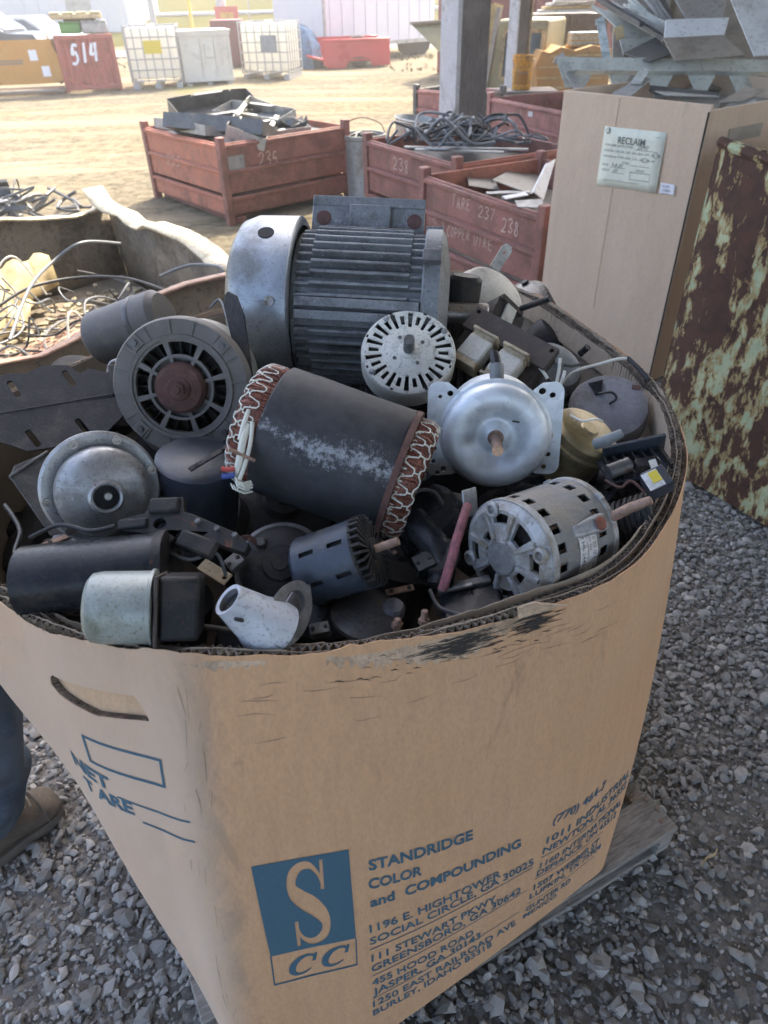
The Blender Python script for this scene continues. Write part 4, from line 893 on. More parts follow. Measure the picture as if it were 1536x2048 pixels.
t, k = mot('disc_motor', 'matt gray flat disc shaped motor leaning on the box wall', 1217, 815, 1.36, (-.15, .45, .88), (1, 0, 0))
MB().lathe(sp([(0, 10), (66, 10), (74, 7), (78, 0), (78, -34), (72, -40), (0, -40)], k), 56).build('housing', 'mauve', t)
MB().box((44 * k, 50 * k, 11 * k), (16 * k, 9 * k, 3 * k), rz(-.3)).build('stamped_slot', 'rust_hub', t)
MB().prism([(x * k, y * k) for x, y in ((-34, 52), (-4, 58), (-10, 38), (-12, 24), (-24, 24), (-28, 40))], 12 * k, 16 * k).build('terminal_clip', 'black', t)
MB().tube([p for p in catmull([(-18 * k, 26 * k, 14 * k), (6 * k, 22 * k, 20 * k), (14 * k, 8 * k, 18 * k), (0, 0, 13 * k)], 5)], 2.5 * k, 6).build('lead', 'wire_black', t)

t, k = mot('pancake_motor', 'blue gray domed motor with tiny shaft behind the transformer', 1112, 728, 1.50, (.25, .45, .85), (1, 0, 0))
MB().lathe(sp([(0, 12), (10, 12), (12, 6), (40, 4), (54, 0), (60, -8), (62, -30), (58, -34), (0, -34)], k), 56).build('housing', 'dome_blue', t)
MB().rod(loc(t, (1160, 708, 1.52))[0], loc(t, (1176, 694, 1.50))[0], 7 * k).build('shaft', 'black', t)
MB().box((-34 * k, 10 * k, 10 * k), (40 * k, 30 * k, 16 * k), rz(.3)).build('terminal_block', 'black_dull', t, bevel=.002)
m = MB()
for i in range(5): m.tube([p for p in catmull(loc(t, (1062 + i * 5, 700 - i, 1.43), (1070 + i * 4, 690 + i * 3, 1.42), (1078 + i * 2, 702, 1.42)), 4)], 2 * k, 5)
m.build('lead_bundle', 'wire_white', t)['kind'] = 'stuff'

t, k = mot('transformer', 'brown laminated transformer with two tan coil bobbins', 1000, 700, 1.38, (-.25, .35, .9), (.75, -.62, 0), 'transformer')
MB().prism([(x * k, y * k) for x, y in rect(-95, -52, 95, 52)], -34 * k, -8 * k).build('core', 'lam', t, bevel=.002)
m = MB().prism([(x * k, y * k) for x, y in rect(-100, 6, 100, 58)], -8 * k, 6 * k, holes=[[(x * k, y * k) for x, y in circ(-90, 48, 5)], [(x * k, y * k) for x, y in circ(90, 48, 5)]]); m.build('core_plate', 'brown_plate', t, smooth=0)
for x in (-36, 38):
    b = MB().box((x * k, -30 * k, 6 * k), (52 * k, 86 * k, 34 * k)).build('bobbin', 'bobbin', t, bevel=.004)
    for y in (-70, 6): MB().box((x * k, y * k, 8 * k), (60 * k, 6 * k, 42 * k)).build('bobbin_flange', 'bobbin', b, bevel=.001)
    MB().box((x * k, -32 * k, 7 * k), (53.5 * k, 52 * k, 36 * k)).build('tape', 'pale_metal', b, bevel=.004)

t, k = mot('round_motor', 'off white round motor with upright tab standing at the back rim', 985, 590, 1.68, (.42, .42, .8), (1, 0, 0))
MB().lathe(sp([(0, 14), (58, 12), (66, 6), (68, -6), (74, -10), (74, -18), (68, -22), (68, -70), (60, -76), (0, -76)], k), 48).build('housing', 'pale_metal', t)
MB().prism([(x * k, y * k) for x, y in [(-10, 0), (10, 0), (11, 42), (6, 50), (-6, 50), (-11, 42)]], 0, 3 * k, frame(cdir(-.2, .1, .95), cdir(1, -.22, 0)), loc(t, (988, 538, 1.60))[0], holes=[[(x * k, y * k) for x, y in circ(0, 34, 3)]]).build('upright_tab', 'pale_metal', t)
t, k = mot('coil_block', 'dark laminated motor core with pale side plate and protruding pin', 1010, 640, 1.52, (.55, .1, .83), (.9, -.4, 0), 'motor core')
MB().box((0, 0, -20 * k), (76 * k, 62 * k, 60 * k)).build('laminations', 'lam', t, bevel=.004)
MB().box((-4 * k, -4 * k, 12 * k), (26 * k, 58 * k, 6 * k)).build('pale_side_plate', 'pale_metal', t, bevel=.001)
MB().box((-4 * k, 30 * k, 2 * k), (60 * k, 14 * k, 26 * k)).build('cap_bar', 'lam', t, bevel=.003)
MB().rod(loc(t, (1042, 617, 1.48))[0], loc(t, (1100, 597, 1.42))[0], 6 * k, 8).build('pin', 'black_dull', t)
t, k = mot('ribbed_motor', 'black ribbed motor squeezed between the largest motor and the coil block', 918, 650, 1.56, (.1, .85, .45), (1, 0, 0))
MB().cyl(52 * k, -150 * k, 20 * k, 32).build('core', 'black_dull', t)
for i in range(22): MB().box((54 * k, 0, -60 * k), (10 * k, 5 * k, 150 * k), rz(i * 2 * PI / 22)).build('rib', 'lam', t)
MB().lathe(sp([(0, 96), (26, 96), (32, 88), (33, 20), (40, 18)], k), 28).build('terminal_canister', 'black_dull', t)
m = MB(); r = random.Random(9)
for i in range(16):
    x = r.uniform(-40, 50); y = r.uniform(-30, 40); m.tube([(x * k, y * k, 15 * k), ((x + r.uniform(-10, 10)) * k, (y + r.uniform(-10, 10)) * k, r.uniform(26, 48) * k)], [5 * k, 2 * k], 5)
m.build('burnt_insulation', 'lam', t)['kind'] = 'stuff'

t, k = mot('electronics_chassis', 'blue black finned electronics chassis against the right box wall', 1278, 925, 1.17, (-.15, .7, .68), (1, .22, 0), 'chassis')
MB().box((0, 8 * k, -16 * k), (138 * k, 74 * k, 8 * k)).build('base', 'blue_black', t, bevel=.001)
MB().box((6 * k, 42 * k, 0), (130 * k, 8 * k, 44 * k)).build('back_flange', 'blue_black', t, bevel=.001)
for i in range(7): MB().box((-58 * k + i * 19 * k, 6 * k, -6 * k), (5 * k, 62 * k, 16 * k)).build('heat_fin', 'black_dull', t)
MB().cyl(15 * k, -26 * k, 22 * k, 20, frame((1, .2, 0)), (-46 * k, -12 * k, 8 * k)).build('coil', 'dark_alum', t)
MB().box((10 * k, -16 * k, 4 * k), (48 * k, 24 * k, 22 * k)).build('relay', 'black', t, bevel=.002)
t, k = mot('relay_box', 'small boxed relay with yellow sticker on the right rim', 1313, 958, 1.06, (-.35, .45, .82), (1, .38, 0), 'relay')
MB().box((0, 0, -14 * k), (48 * k, 48 * k, 40 * k)).build('case', 'blue_black', t, bevel=.002)
MB().box((-8 * k, -2 * k, 7 * k), (32 * k, 40 * k, 3 * k)).build('label', 'label_white', t)
MB().box((-2 * k, 2 * k, 9 * k), (18 * k, 26 * k, 2 * k)).build('sticker', 'yellow', t)
MB().box((6 * k, 36 * k, -10 * k), (14 * k, 30 * k, 4 * k), rz(-.2)).build('mounting_tab', 'pale_metal', t)
t, k = mot('ribbed_cylinder', 'black ribbed cylinder wedged under the relay box at the right rim', 1272, 1040, 1.10, (.8, .3, .5), (0, 1, 0))
MB().cyl(44 * k, -70 * k, 40 * k, 32).build('barrel', 'black_dull', t)
for i in range(9): MB().lathe(sp([(44, 0), (49, 1), (49, 6), (44, 7)], k), 32, None, (0, 0, (-66 + i * 11.5) * k)).build('ring_rib', 'black_dull', t)
t, k = mot('lead_wire', 'pale lead wire with black sleeve hooked over the right rim', 1200, 735, 1.44, (0, 1, 0), (1, 0, 0), 'wire', None)
MB().tube([p for p in catmull(loc(t, (1128, 765, 1.47), (1142, 748, 1.46), (1165, 737, 1.45), (1200, 728, 1.45), (1235, 718, 1.44), (1258, 717, 1.44)), 5)], 3.2 * k, 7).build('conductor', 'wire_white', t)
MB().tube([p for p in catmull(loc(t, (1256, 716, 1.44), (1276, 735, 1.415), (1298, 760, 1.39)), 5)], 4.5 * k, 7).build('black_sleeve', 'wire_black', t)
t, k = mot('lead_wire', 'short cream wires poking up behind the galvanised plate', 1122, 745, 1.33, (0, 1, 0), (1, 0, 0), 'wire', None)
for pts in (((1112, 770, 1.34), (1118, 740, 1.34), (1120, 716, 1.335)), ((1120, 772, 1.34), (1126, 756, 1.33), (1130, 742, 1.33)), ((1095, 757, 1.34), (1082, 738, 1.345), (1068, 725, 1.35))): MB().tube([p for p in catmull(loc(t, *pts), 5)], 3.4 * k, 6).build('strand', 'wire_white', t)
MB().tube([p for p in catmull(loc(t, (1128, 730, 1.33), (1145, 732, 1.335), (1166, 727, 1.34)), 5)], 3 * k, 6).build('black_strand', 'wire_black', t)

# ---- left side
t, k = mot('mounting_bracket', 'long black pressed steel motor bracket with slotted holes along the left wall', 120, 790, 1.28, (.12, .42, .9), (.95, .31, 0), 'bracket', None)
def slot(x, y, a, L=22, w=6): 
    c, s_ = math.cos(a), math.sin(a); P = [(L + w * math.cos(q), w * math.sin(q)) for q in np.linspace(-PI / 2, PI / 2, 6)] + [(-L + w * math.cos(q), w * math.sin(q)) for q in np.linspace(PI / 2, 3 * PI / 2, 6)]
    return [((x + px * c - py * s_) * k, (y + px * s_ + py * c) * k) for px, py in P]
MB().prism([(x * k, y * k) for x, y in [(-130, -78), (-70, -118), (60, -122), (110, -78), (112, -30), (-132, -24)]], 0, 4 * k, holes=[slot(-58, -92, -1.15, 17), slot(34, -86, -1.15, 17)]).build('front_web', 'dusty_black', t, smooth=0)
MB().prism([(x * k, y * k) for x, y in rect(-134, 0, 118, 16)], 0, 4 * k, Matrix.Rotation(-.9, 3, 'X'), (0, -26 * k, 4 * k)).build('fold', 'dusty_black', t, smooth=0)
MB().prism([(x * k, y * k) for x, y in [(-140, -14), (118, -12), (112, 40), (60, 66), (40, 58), (20, 84), (-30, 92), (-60, 80), (-104, 86), (-138, 70)]], -22 * k, -17 * k, holes=[slot(-88, 46, -1.2, 17), slot(18, 50, -1.2, 17)]).build('back_web', 'dusty_black', t, smooth=0)
MB().prism([(x * k, y * k) for x, y in [(100, -30), (142, -6), (140, 40), (100, 44)]], -20 * k, 14 * k).build('end_stop', 'dusty_black', t, bevel=.002)
MB().tube([p for p in catmull([(96 * k, 44 * k, -12 * k), (106 * k, 62 * k, -4 * k), (126 * k, 60 * k, 0), (134 * k, 40 * k, 2 * k)], 4)], 4 * k, 8).build('spring_clip', 'steel', t)
for x in (-96, 10): MB().box((x * k, 26 * k, -24 * k), (10 * k, 26 * k, 4 * k), rz(.3)).build('bright_strip', 'alum', t)
t, k = mot('can_motor', 'plain gray cylinder motor lying behind the black bracket', 262, 655, 1.50, (.93, .22, .28), (0, 1, 0))
MB().lathe(sp([(0, -86), (44, -86), (52, -78), (54, -66), (54, 70), (44, 82), (0, 82)], k), 40).build('can', 'dark_cast', t)
MB().lathe(sp([(54.6, 20), (56, 22), (56, 30), (54.6, 32)], k), 40).build('band', 'dark_alum', t)
t, k = mot('steel_strap', 'thin dark steel strap standing between the ring faced motor and the cowl', 478, 680, 1.27, (-.4, .1, .9), (-.34, .94, 0), 'strap', None)
MB().prism([(x * k, y * k) for x, y in [(-118, -10), (40, -26), (90, -20), (108, -4), (104, 6), (84, 14), (30, 14), (-118, 12)]], 0, 5 * k, Matrix(((1, 0, 0), (0, 1, 0), (0, 0, 1)))).build('blade', 'black_dull', t, bevel=.001)
t, k = mot('bell_housing', 'round cast aluminium bell housing with flange and off centre bore', 208, 985, 1.06, (.46, -.24, .86), (1, 0, 0), 'housing')
MB().lathe(sp([(112, -34), (116, -30), (116, -22), (111, -18), (96, -18), (90, -22), (0, -22)], k), 64, None, (-2 * k, 4 * k, 0)).build('flange', 'alum', t)
m = MB().lathe(sp([(92, -40), (92, 2), (88, 12), (72, 24), (44, 34), (20, 38), (0, 38)], k), 64); m.build('dome', 'alum', t)
MB().lathe(sp([(36, 30), (34, 46), (29, 50), (25, 48), (24, 40)], k), 40).build('bore_ring', 'alum', t); MB().cyl(24.5 * k, 38.5 * k, 40 * k, 30).build('bore', 'deep', t)
MB().lathe(sp([(0, 52), (7, 52), (9, 48), (9, 40)], k), 24, None, (3 * k, 2 * k, -4 * k)).build('shaft_end', 'steel', t)
for a in (2.0, 1.2, 3.3, .3, 4.0):
    x = -2 + 104 * math.cos(a); y = 4 + 104 * math.sin(a); MB().lathe(sp([(5, 0), (9, 0), (9, 6), (5, 6), (5, 2), (0, 2)], k), 14, None, (x * k, y * k, -19 * k)).build('flange_screw', 'steel', t)
t, k = mot('end_cap', 'dull gray curved end cap below the bell housing', 170, 1090, 1.10, (-.1, .6, .8), (1, 0, 0), 'end cap', None)
MB().lathe(sp([(0, 30), (40, 26), (70, 10), (78, -12), (78, -30)], k), 48).build('shell', 'mauve', t)
t, k = mot('angle_plate', 'dark steel angle plate leaning at the far left inside the box', 92, 985, 1.10, (.5, .3, .8), (.95, .3, 0), 'plate', None)
MB().prism([(x * k, y * k) for x, y in [(-58, 40), (-46, 62), (20, 84), (60, 60), (80, -90), (-10, -90)]], 0, 5 * k).build('web', 'dark_alum', t, bevel=.001)
MB().beam((-58 * k, 40 * k, 0), (20 * k, 84 * k, 0), 6 * k, 16 * k).build('bent_edge', 'dark_alum', t, bevel=.001)
t, k = mot('dark_cylinder', 'dark navy cylinder standing below the ring faced motor', 395, 955, 1.16, (.15, .75, .6), (1, 0, 0))
MB().lathe(sp([(0, 50), (70, 50), (80, 44), (82, 30), (82, -120), (0, -120)], k), 48).build('can', 'blue_black', t)
t, k = mot('cast_bracket', 'oily black cast bracket with bolt holes below the bell housing', 330, 1040, .99, (-.05, .45, .89), (1, .03, 0), 'bracket', None)
MB().prism([(x * k, y * k) for x, y in [(-92, -22), (-88, 2), (-40, 12), (-30, 44), (36, 46), (40, 12), (58, 6), (150, -40), (176, -66), (168, -84), (120, -66), (40, -32), (18, -60), (-12, -58), (-20, -34)]], -14 * k, 10 * k, holes=[[(x * k, y * k) for x, y in circ(-6, -12, 12)]]).build('casting', 'black_dull', t, bevel=.002)
MB().box((0, 26 * k, 8 * k), (62 * k, 34 * k, 22 * k)).build('boss', 'black_dull', t, bevel=.004)
MB().box((-60 * k, -8 * k, 10 * k), (60 * k, 22 * k, 14 * k), rz(.06)).build('rib', 'black_dull', t, bevel=.003)
MB().box((92 * k, -26 * k, 8 * k), (84 * k, 40 * k, 18 * k), rz(-.42)).build('arm', 'black_dull', t, bevel=.005)
for x, y in ((72, -14), (112, -32), (148, -48)): bolt(t, k, x, y, 16, 5, 4, 'dark_alum')
MB().cyl(18 * k, -40 * k, 8 * k, 24, None, (-16 * k, -40 * k, 0)).build('bushing', 'alum', t)
t, k = mot('oval_motor', 'glossy black oval can motor with stub shaft lying at lower left', 205, 1150, .97, (-.985, -.10, .06), (0, 1, 0))
ov_ = [(62 * math.cos(a) * (1.0), 88 * math.sin(a)) for a in np.linspace(0, 2 * PI, 40, endpoint=False)]
MB().prism([(x * 1.2 * k, y * k) for x, y in ov_], -118 * k, 146 * k).build('can', 'black', t, bevel=.003)
MB().prism([(x * 1.26 * k, y * 1.05 * k) for x, y in ov_], -138 * k, -118.2 * k).build('end_frame', 'black_dull', t, bevel=.002)
shaft(t, k, 9, 146, 176, 'steel'); MB().cyl(4 * k, 146.2 * k, 147.5 * k, 10, None, (56 * k, 30 * k, 0)).build('vent_hole', 'hole_shade', t)
t, k = mot('pump_motor', 'small gray green motor with dark gearbox resting on the front rim', 268, 1215, .885, (-.985, .02, .15), (0, 1, 0))
MB().lathe(sp([(0, 88), (58, 86), (68, 78), (72, 60), (74, -34), (78, -36), (78, -42), (70, -44), (0, -44)], k), 56).build('shell', 'olive_paint', t)
MB().box((0, 0, -52 * k), (136 * k, 140 * k, 7 * k)).build('gasket_plate', 'brown_plate', t, bevel=.001)
MB().box((4 * k, 0, -94 * k), (126 * k, 120 * k, 78 * k)).build('gearbox', 'black_dull', t, bevel=.006)
MB().box((38 * k, 50 * k, -92 * k), (26 * k, 26 * k, 70 * k)).build('pale_clip', 'pale_metal', t, bevel=.003)
MB().box((-16 * k, 62 * k, -84 * k), (18 * k, 6 * k, 22 * k)).build('blue_tag', 'dome_blue', t, bevel=.002)
bolt(t, k, -20, 70, -60, 7, 16, 'steel'); bolt(t, k, 58, 40, -56, 7, 8, 'steel')
MB().lathe(sp([(0, 8), (14, 8), (20, 0), (22, -8)], k), 24, frame(Vector((-.55, .83, 0))), (-48 * k, 56 * k, 52 * k)).build('shaft_boot', 'black', t)
MB().rod(loc(t, (120, 1256, .93))[0], loc(t, (200, 1254, .92))[0], 9 * k).build('side_shaft', 'dark_alum', t)
MB().rod(loc(t, (370, 1250, .93))[0], loc(t, (470, 1262, .94))[0], 7 * k).build('drive_rod', 'dark_alum', t)
# ---- front centre
t, k = mot('round_black_motor', 'grimy black round motor with ringed end cap and frayed lead', 562, 1130, 1.02, (.05, .30, .95), (1, 0, 0))
MB().lathe(sp([(0, 26), (16, 26), (17, 22), (34, 20), (38, 14), (70, 8), (84, -6), (88, -26), (86, -90), (0, -96)], k), 56).build('end_cap', 'black_dull', t)
MB().lathe(sp([(88, -26), (98, -30), (98, -44), (88, -48)], k), 56).build('flange', 'dark_alum', t)
MB().lathe(sp([(0, 14), (7, 14), (12, 8), (13, 2)], k), 16, None, (-40 * k, 42 * k, 6 * k)).build('grease_plug', 'dark_alum', t)
m = MB(); r = random.Random(4)
for i in range(7): m.tube([p for p in catmull(loc(t, (470 + r.uniform(-3, 3), 1092, .99), (482 + r.uniform(-4, 4), 1078 + r.uniform(-4, 4), .98), (500, 1076 + r.uniform(-5, 5), .985), (512, 1085 + r.uniform(-5, 5), 1.0)), 4)], 2.4 * k, 5)
m.build('frayed_lead', 'rust_hub', t)['kind'] = 'stuff'
t, k = mot('slotted_can_motor', 'small blue black can motor with slots, toothed fan end and copper shaft', 690, 1118, .985, (.905, .32, .28), (0, 1, 0))
us, ix = arc(spans(7, .16, .30), .12)
wall(us, [-84, -66, -34, -4, 28, 40], lambda i, j: ix[i] % 2 == 1 and j in (1, 3), 72, 3, k).build('can', 'blue_black', t)
MB().cyl(64 * k, -82 * k, 38 * k, 36).build('dark_core', 'black_dull', t)
MB().lathe(sp([(0, -84), (72, -84), (66, -92), (0, -94)], k), 40).build('rear_cap', 'blue_black', t)
for i in range(28): MB().box((48 * k, 0, 52 * k), (52 * k, 5 * k, 22 * k), rz(i * 2 * PI / 28)).build('fan_tooth', 'black_dull', t)
MB().cyl(72 * k, 40 * k, 46 * k, 40).build('fan_disc', 'black_dull', t)
MB().cyl(24 * k, 46 * k, 68 * k, 24).build('fan_hub', 'black_dull', t)
shaft(t, k, 8.5, 66, 118, 'steel_rusty')
MB().box((70 * k, -8 * k, 30 * k), (6 * k, 8 * k, 6 * k)).build('red_terminal', 'wire_red', t)
t, k = mot('cone_bracket', 'chipped white cone shaped bracket with dark oval ring at the front rim', 515, 1240, .89, (-.62, .58, .52), (.6, .8, 0), 'bracket', None)
MB().lathe(sp([(26, 78), (34, 80), (35, 74), (50, 10), (62, -20), (66, -50), (60, -54), (30, 70), (26, 78)], k), 40).build('cone', 'white_paint', t)
MB().cyl(26 * k, 60 * k, 64 * k, 30).build('bore_plug', 'hole_shade', t)
MB().cyl(4 * k, 0, 60 * k, 10, frame(cdir(0, .2, 1)), loc(t, (495, 1243, .87))[0]).build('screw_hole', 'hole_shade', t)
m = MB(); E = [(loc(t, (578, 1228, .90))[0])]
M2 = t.matrix_world.to_3x3().inverted() @ frame(cdir(.62, .35, .7), cdir(.62, .78, 0))
el = [(78 * math.cos(a), 44 * math.sin(a)) for a in np.linspace(0, 2 * PI, 36, endpoint=False)]; el2 = [(24 + 30 * math.cos(a), 22 * math.sin(a)) for a in np.linspace(0, 2 * PI, 24, endpoint=False)]
MB().prism([(x * k, y * k) for x, y in el], -8 * k, 8 * k, M2, E[0], holes=[[(x * k, y * k) for x, y in el2]]).build('oval_ring', 'dark_alum', t, bevel=.0015)
MB().prism([(x * 1.25 * k, y * .62 * k) for x, y in el], -26 * k, -14 * k, M2, E[0] + M2 @ Vector((6 * k, -20 * k, -8 * k))).build('oval_flange', 'mauve', t, bevel=.002)
t, k = mot('gauge_disc', 'dull oval steel cover lying deep by the front rim', 730, 1225, 1.0, (.1, .72, .68), (1, .12, 0), 'cover', None)
MB().lathe(sp([(0, 8), (52, 6), (66, 0), (68, -8), (60, -14), (0, -14)], k), 44).build('cover', 'dark_alum', t)
MB().lathe(sp([(0, 16), (18, 15), (24, 6), (24, -10)], k), 24, None, (58 * k, 8 * k, 0)).build('ear', 'mauve', t)
t, k = mot('cast_pump', 'black cast pump body in the shade below the galvanised motor', 855, 1035, 1.12, (-.3, .6, .74), (.9, -.4, 0), 'pump')
MB().lathe(sp([(0, 40), (46, 38), (66, 26), (74, 4), (76, -90), (0, -90)], k), 44).build('body', 'black', t)
MB().tube([p for p in catmull([(-10 * k, -30 * k, 30 * k), (40 * k, -70 * k, 24 * k), (70 * k, -110 * k, 10 * k), (74 * k, -150 * k, 0)], 5)], [30 * k] * 8 + [26 * k] * 8, 16).build('outlet', 'black', t)
MB().lathe(sp([(0, 4), (36, 4), (40, 0), (40, -10), (0, -10)], k), 28, None, (66 * k, -100 * k, 30 * k)).build('flange', 'black_dull', t)
t, k = mot('square_motor', 'dark square motor under the vented motor with faded red sleeved cable', 940, 1192, 1.02, (-.2, .75, .63), (1, .15, 0))
MB().box((0, -10 * k, -50 * k), (124 * k, 96 * k, 100 * k)).build('housing', 'black', t, bevel=.006)
MB().box((-6 * k, 30 * k, 4 * k), (110 * k, 20 * k, 10 * k)).build('clamp_plate', 'dark_alum', t, bevel=.002)
MB().box((-20 * k, 18 * k, 12 * k), (60 * k, 8 * k, 6 * k)).build('clamp_slot', 'alum', t, bevel=.001)
MB().tube([p for p in catmull(loc(t, (885, 1180, .97), (900, 1130, .965), (912, 1085, .97), (926, 1040, .99), (935, 1012, 1.02)), 5)], 9.5 * k, 9).build('red_sleeve', 'red_sleeve', t)
t, k = mot('drilled_strip', 'short tan drilled metal strip lying in the dark between motors', 430, 1145, 1.06, (.1, .6, .8), (.78, -.62, 0), 'strip', None)
MB().prism([(x * k, y * k) for x, y in rect(-34, -14, 34, 14)], 0, 4 * k, holes=[[(x * k, y * k) for x, y in circ(24, 0, 5)]]).build('strip', 'bobbin', t, smooth=0)
t, k = mot('tin_blade', 'thin bright tapered blade tucked under the cast bracket', 420, 1070, 1.03, (.0, .6, .8), (.98, -.15, 0), 'blade', None)
MB().prism([(x * k, y * k) for x, y in [(-40, 14), (62, -2), (60, -6), (-40, -8)]], 0, 3 * k).build('blade', 'alum', t)
for i, (px, py, h) in enumerate(((848, 1240, 22), (795, 1248, 12))):
    t, k = mot('stud_bolt', ('taller' if i == 0 else 'shorter') + ' of two rusty stud bolts sticking up at the front rim', px, py, .93, (.05, .9, .4), (1, 0, 0), 'bolt', None)
    MB().lathe(sp([(0, h), (6, h), (7, h - 2), (7, -60), (0, -60)], k), 14).build('stud', 'steel_rusty', t); MB().lathe(sp([(0, 2), (12, 2), (12, -8), (0, -8)], k), 6).build('nut', 'steel_rusty', t)
# ---- dark motors deeper down, seen through the gaps
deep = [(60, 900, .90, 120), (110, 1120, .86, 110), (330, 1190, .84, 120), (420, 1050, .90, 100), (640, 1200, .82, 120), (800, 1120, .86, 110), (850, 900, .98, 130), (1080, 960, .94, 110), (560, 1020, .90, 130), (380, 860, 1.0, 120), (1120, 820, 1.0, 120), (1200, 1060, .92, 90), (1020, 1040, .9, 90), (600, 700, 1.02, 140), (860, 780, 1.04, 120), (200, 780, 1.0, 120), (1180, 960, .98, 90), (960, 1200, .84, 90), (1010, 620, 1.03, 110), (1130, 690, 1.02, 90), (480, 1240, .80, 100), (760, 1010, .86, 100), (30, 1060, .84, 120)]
r = random.Random(11); W = [('beneath the black bracket at far left', 0)]
near = ['under the left angle plate', 'under the oval can motor', 'behind the gray green motor', 'under the cast bracket', 'below the slotted can motor', 'left of the black pump body', 'below the stator and galvanised motor', 'behind the vented motor', 'under the wound stator', 'below the ring faced motor', 'under the gold plated motor', 'under the ribbed cylinder', 'between pump body and vented motor', 'under the largest motor cowl', 'under the white slotted motor', 'below the black bracket', 'beside the electronics chassis', 'under the square motor', 'under the coil block', 'below the domed motor', 'under the white cone bracket', 'under the right end of the stator', 'at the left box wall']
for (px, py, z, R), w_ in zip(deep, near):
    D = dz(px, py, z); a = (r.uniform(-.8, .8), r.uniform(.3, .8), r.uniform(.3, .7)); t, k = mot('dark_motor', 'grimy shade-darkened motor deep in the box ' + w_, px, py, D, a, (1, .3, 0), 'motor', 'dark motors deep in the box')
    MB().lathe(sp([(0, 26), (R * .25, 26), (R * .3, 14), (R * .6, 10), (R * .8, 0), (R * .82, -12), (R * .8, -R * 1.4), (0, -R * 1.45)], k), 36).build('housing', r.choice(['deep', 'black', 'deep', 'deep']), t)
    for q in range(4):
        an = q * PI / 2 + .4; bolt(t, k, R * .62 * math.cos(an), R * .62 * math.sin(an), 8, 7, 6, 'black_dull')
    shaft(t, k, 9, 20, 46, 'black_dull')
# ---- loose leads and small pieces lying among the motors
r = random.Random(77)
LD_ = [('black lead looping over the oval can motor', [(60, 1075, 1.0), (120, 1050, .985), (180, 1062, .975), (230, 1052, .98)], 4, 'wire_black'), ('gray lead curling below the cast bracket', [(330, 1100, .98), (380, 1120, .965), (430, 1105, .97), (452, 1150, .985)], 3.5, 'wire_gray'), ('black lead running under the vented motor', [(860, 1180, .98), (880, 1215, .955), (930, 1230, .93), (990, 1222, .93)], 4, 'wire_black'), ('black lead arching between stator and galvanised plate', [(800, 1040, 1.08), (830, 985, 1.06), (868, 985, 1.08), (890, 1020, 1.09)], 4, 'wire_black'), ('thin white lead lying on the white slotted motor rear', [(845, 845, 1.2), (870, 852, 1.19), (892, 862, 1.19)], 2, 'wire_white'), ('black lead beside the transformer', [(1065, 770, 1.36), (1085, 750, 1.37), (1110, 775, 1.35), (1120, 800, 1.34)], 4, 'wire_black'), ('gray lead hanging over the ring faced motor body', [(420, 615, 1.36), (440, 600, 1.36), (455, 640, 1.33), (470, 700, 1.28)], 3, 'wire_gray'), ('black lead at the left box wall', [(10, 1010, 1.1), (40, 1060, 1.06), (30, 1110, 1.02), (60, 1150, .98)], 4.5, 'wire_black'), ('brown lead twisted on the chassis', [(1210, 960, 1.12), (1240, 975, 1.10), (1262, 962, 1.09), (1290, 985, 1.08)], 3, 'rust_hub')]
for lb, pts, w_, mt in LD_:
    t = thing('loose_lead', lb, 'wire', pd(*pts[0]), None, 'loose leads among the motors'); i_ = t.matrix_world.inverted(); MB().tube([i_ @ p for p in catmull([pd(*p) for p in pts], 6)], w_ * .0008, 7).build('lead', mt, t)
PC = [('bent rusty bracket strip on the deep motors by the pump', (800, 1180, 1.03), (60, 14, 5), 'steel_rusty', .4), ('small alloy block beside the cone bracket', (640, 1260, .95), (40, 26, 20), 'dark_alum', .2), ('square black plate below the slotted can motor', (620, 1225, 1.0), (70, 50, 5), 'black_dull', -.5), ('rusty flat bar lying under the bell housing', (130, 1075, 1.08), (90, 12, 6), 'steel_rusty', .7), ('gray clamp lying by the frayed lead', (470, 1125, 1.0), (34, 34, 14), 'dark_alum', .9), ('rusty strip by the stator right end', (770, 1090, 1.06), (60, 10, 5), 'steel_rusty', -.9), ('small tan terminal board by the ribbed motor', (948, 690, 1.45), (40, 24, 5), 'bobbin', .3), ('dull bracket plate under the galvanised motor', (905, 1000, 1.14), (70, 40, 4), 'dark_alum', -.3), ('black relay cube left of the red sleeved cable', (850, 1130, 1.04), (40, 40, 34), 'black', .5), ('dark strap across the navy cylinder', (420, 915, 1.10), (100, 12, 4), 'dusty_black', .9)]
for lb, p, s_, mt, a_ in PC:
    k = p[2] / FPX; t = thing('scrap_piece', lb, 'metal piece', pd(*p), frame(cdir(r.uniform(-.3, .3), .6, .75), cdir(math.cos(a_), math.sin(a_), 0)), 'small scrap pieces among the motors'); m = MB().box((0, 0, 0), tuple(x * k for x in s_)); m.build('piece', mt, t, bevel=.0012)
    for x in (-.32, .32): MB().cyl(4.5 * k, s_[2] * .5 * k, (s_[2] * .5 + 1.5) * k, 8, None, (x * s_[0] * k, 0, 0)).build('hole_ring', 'hole_shade', t)
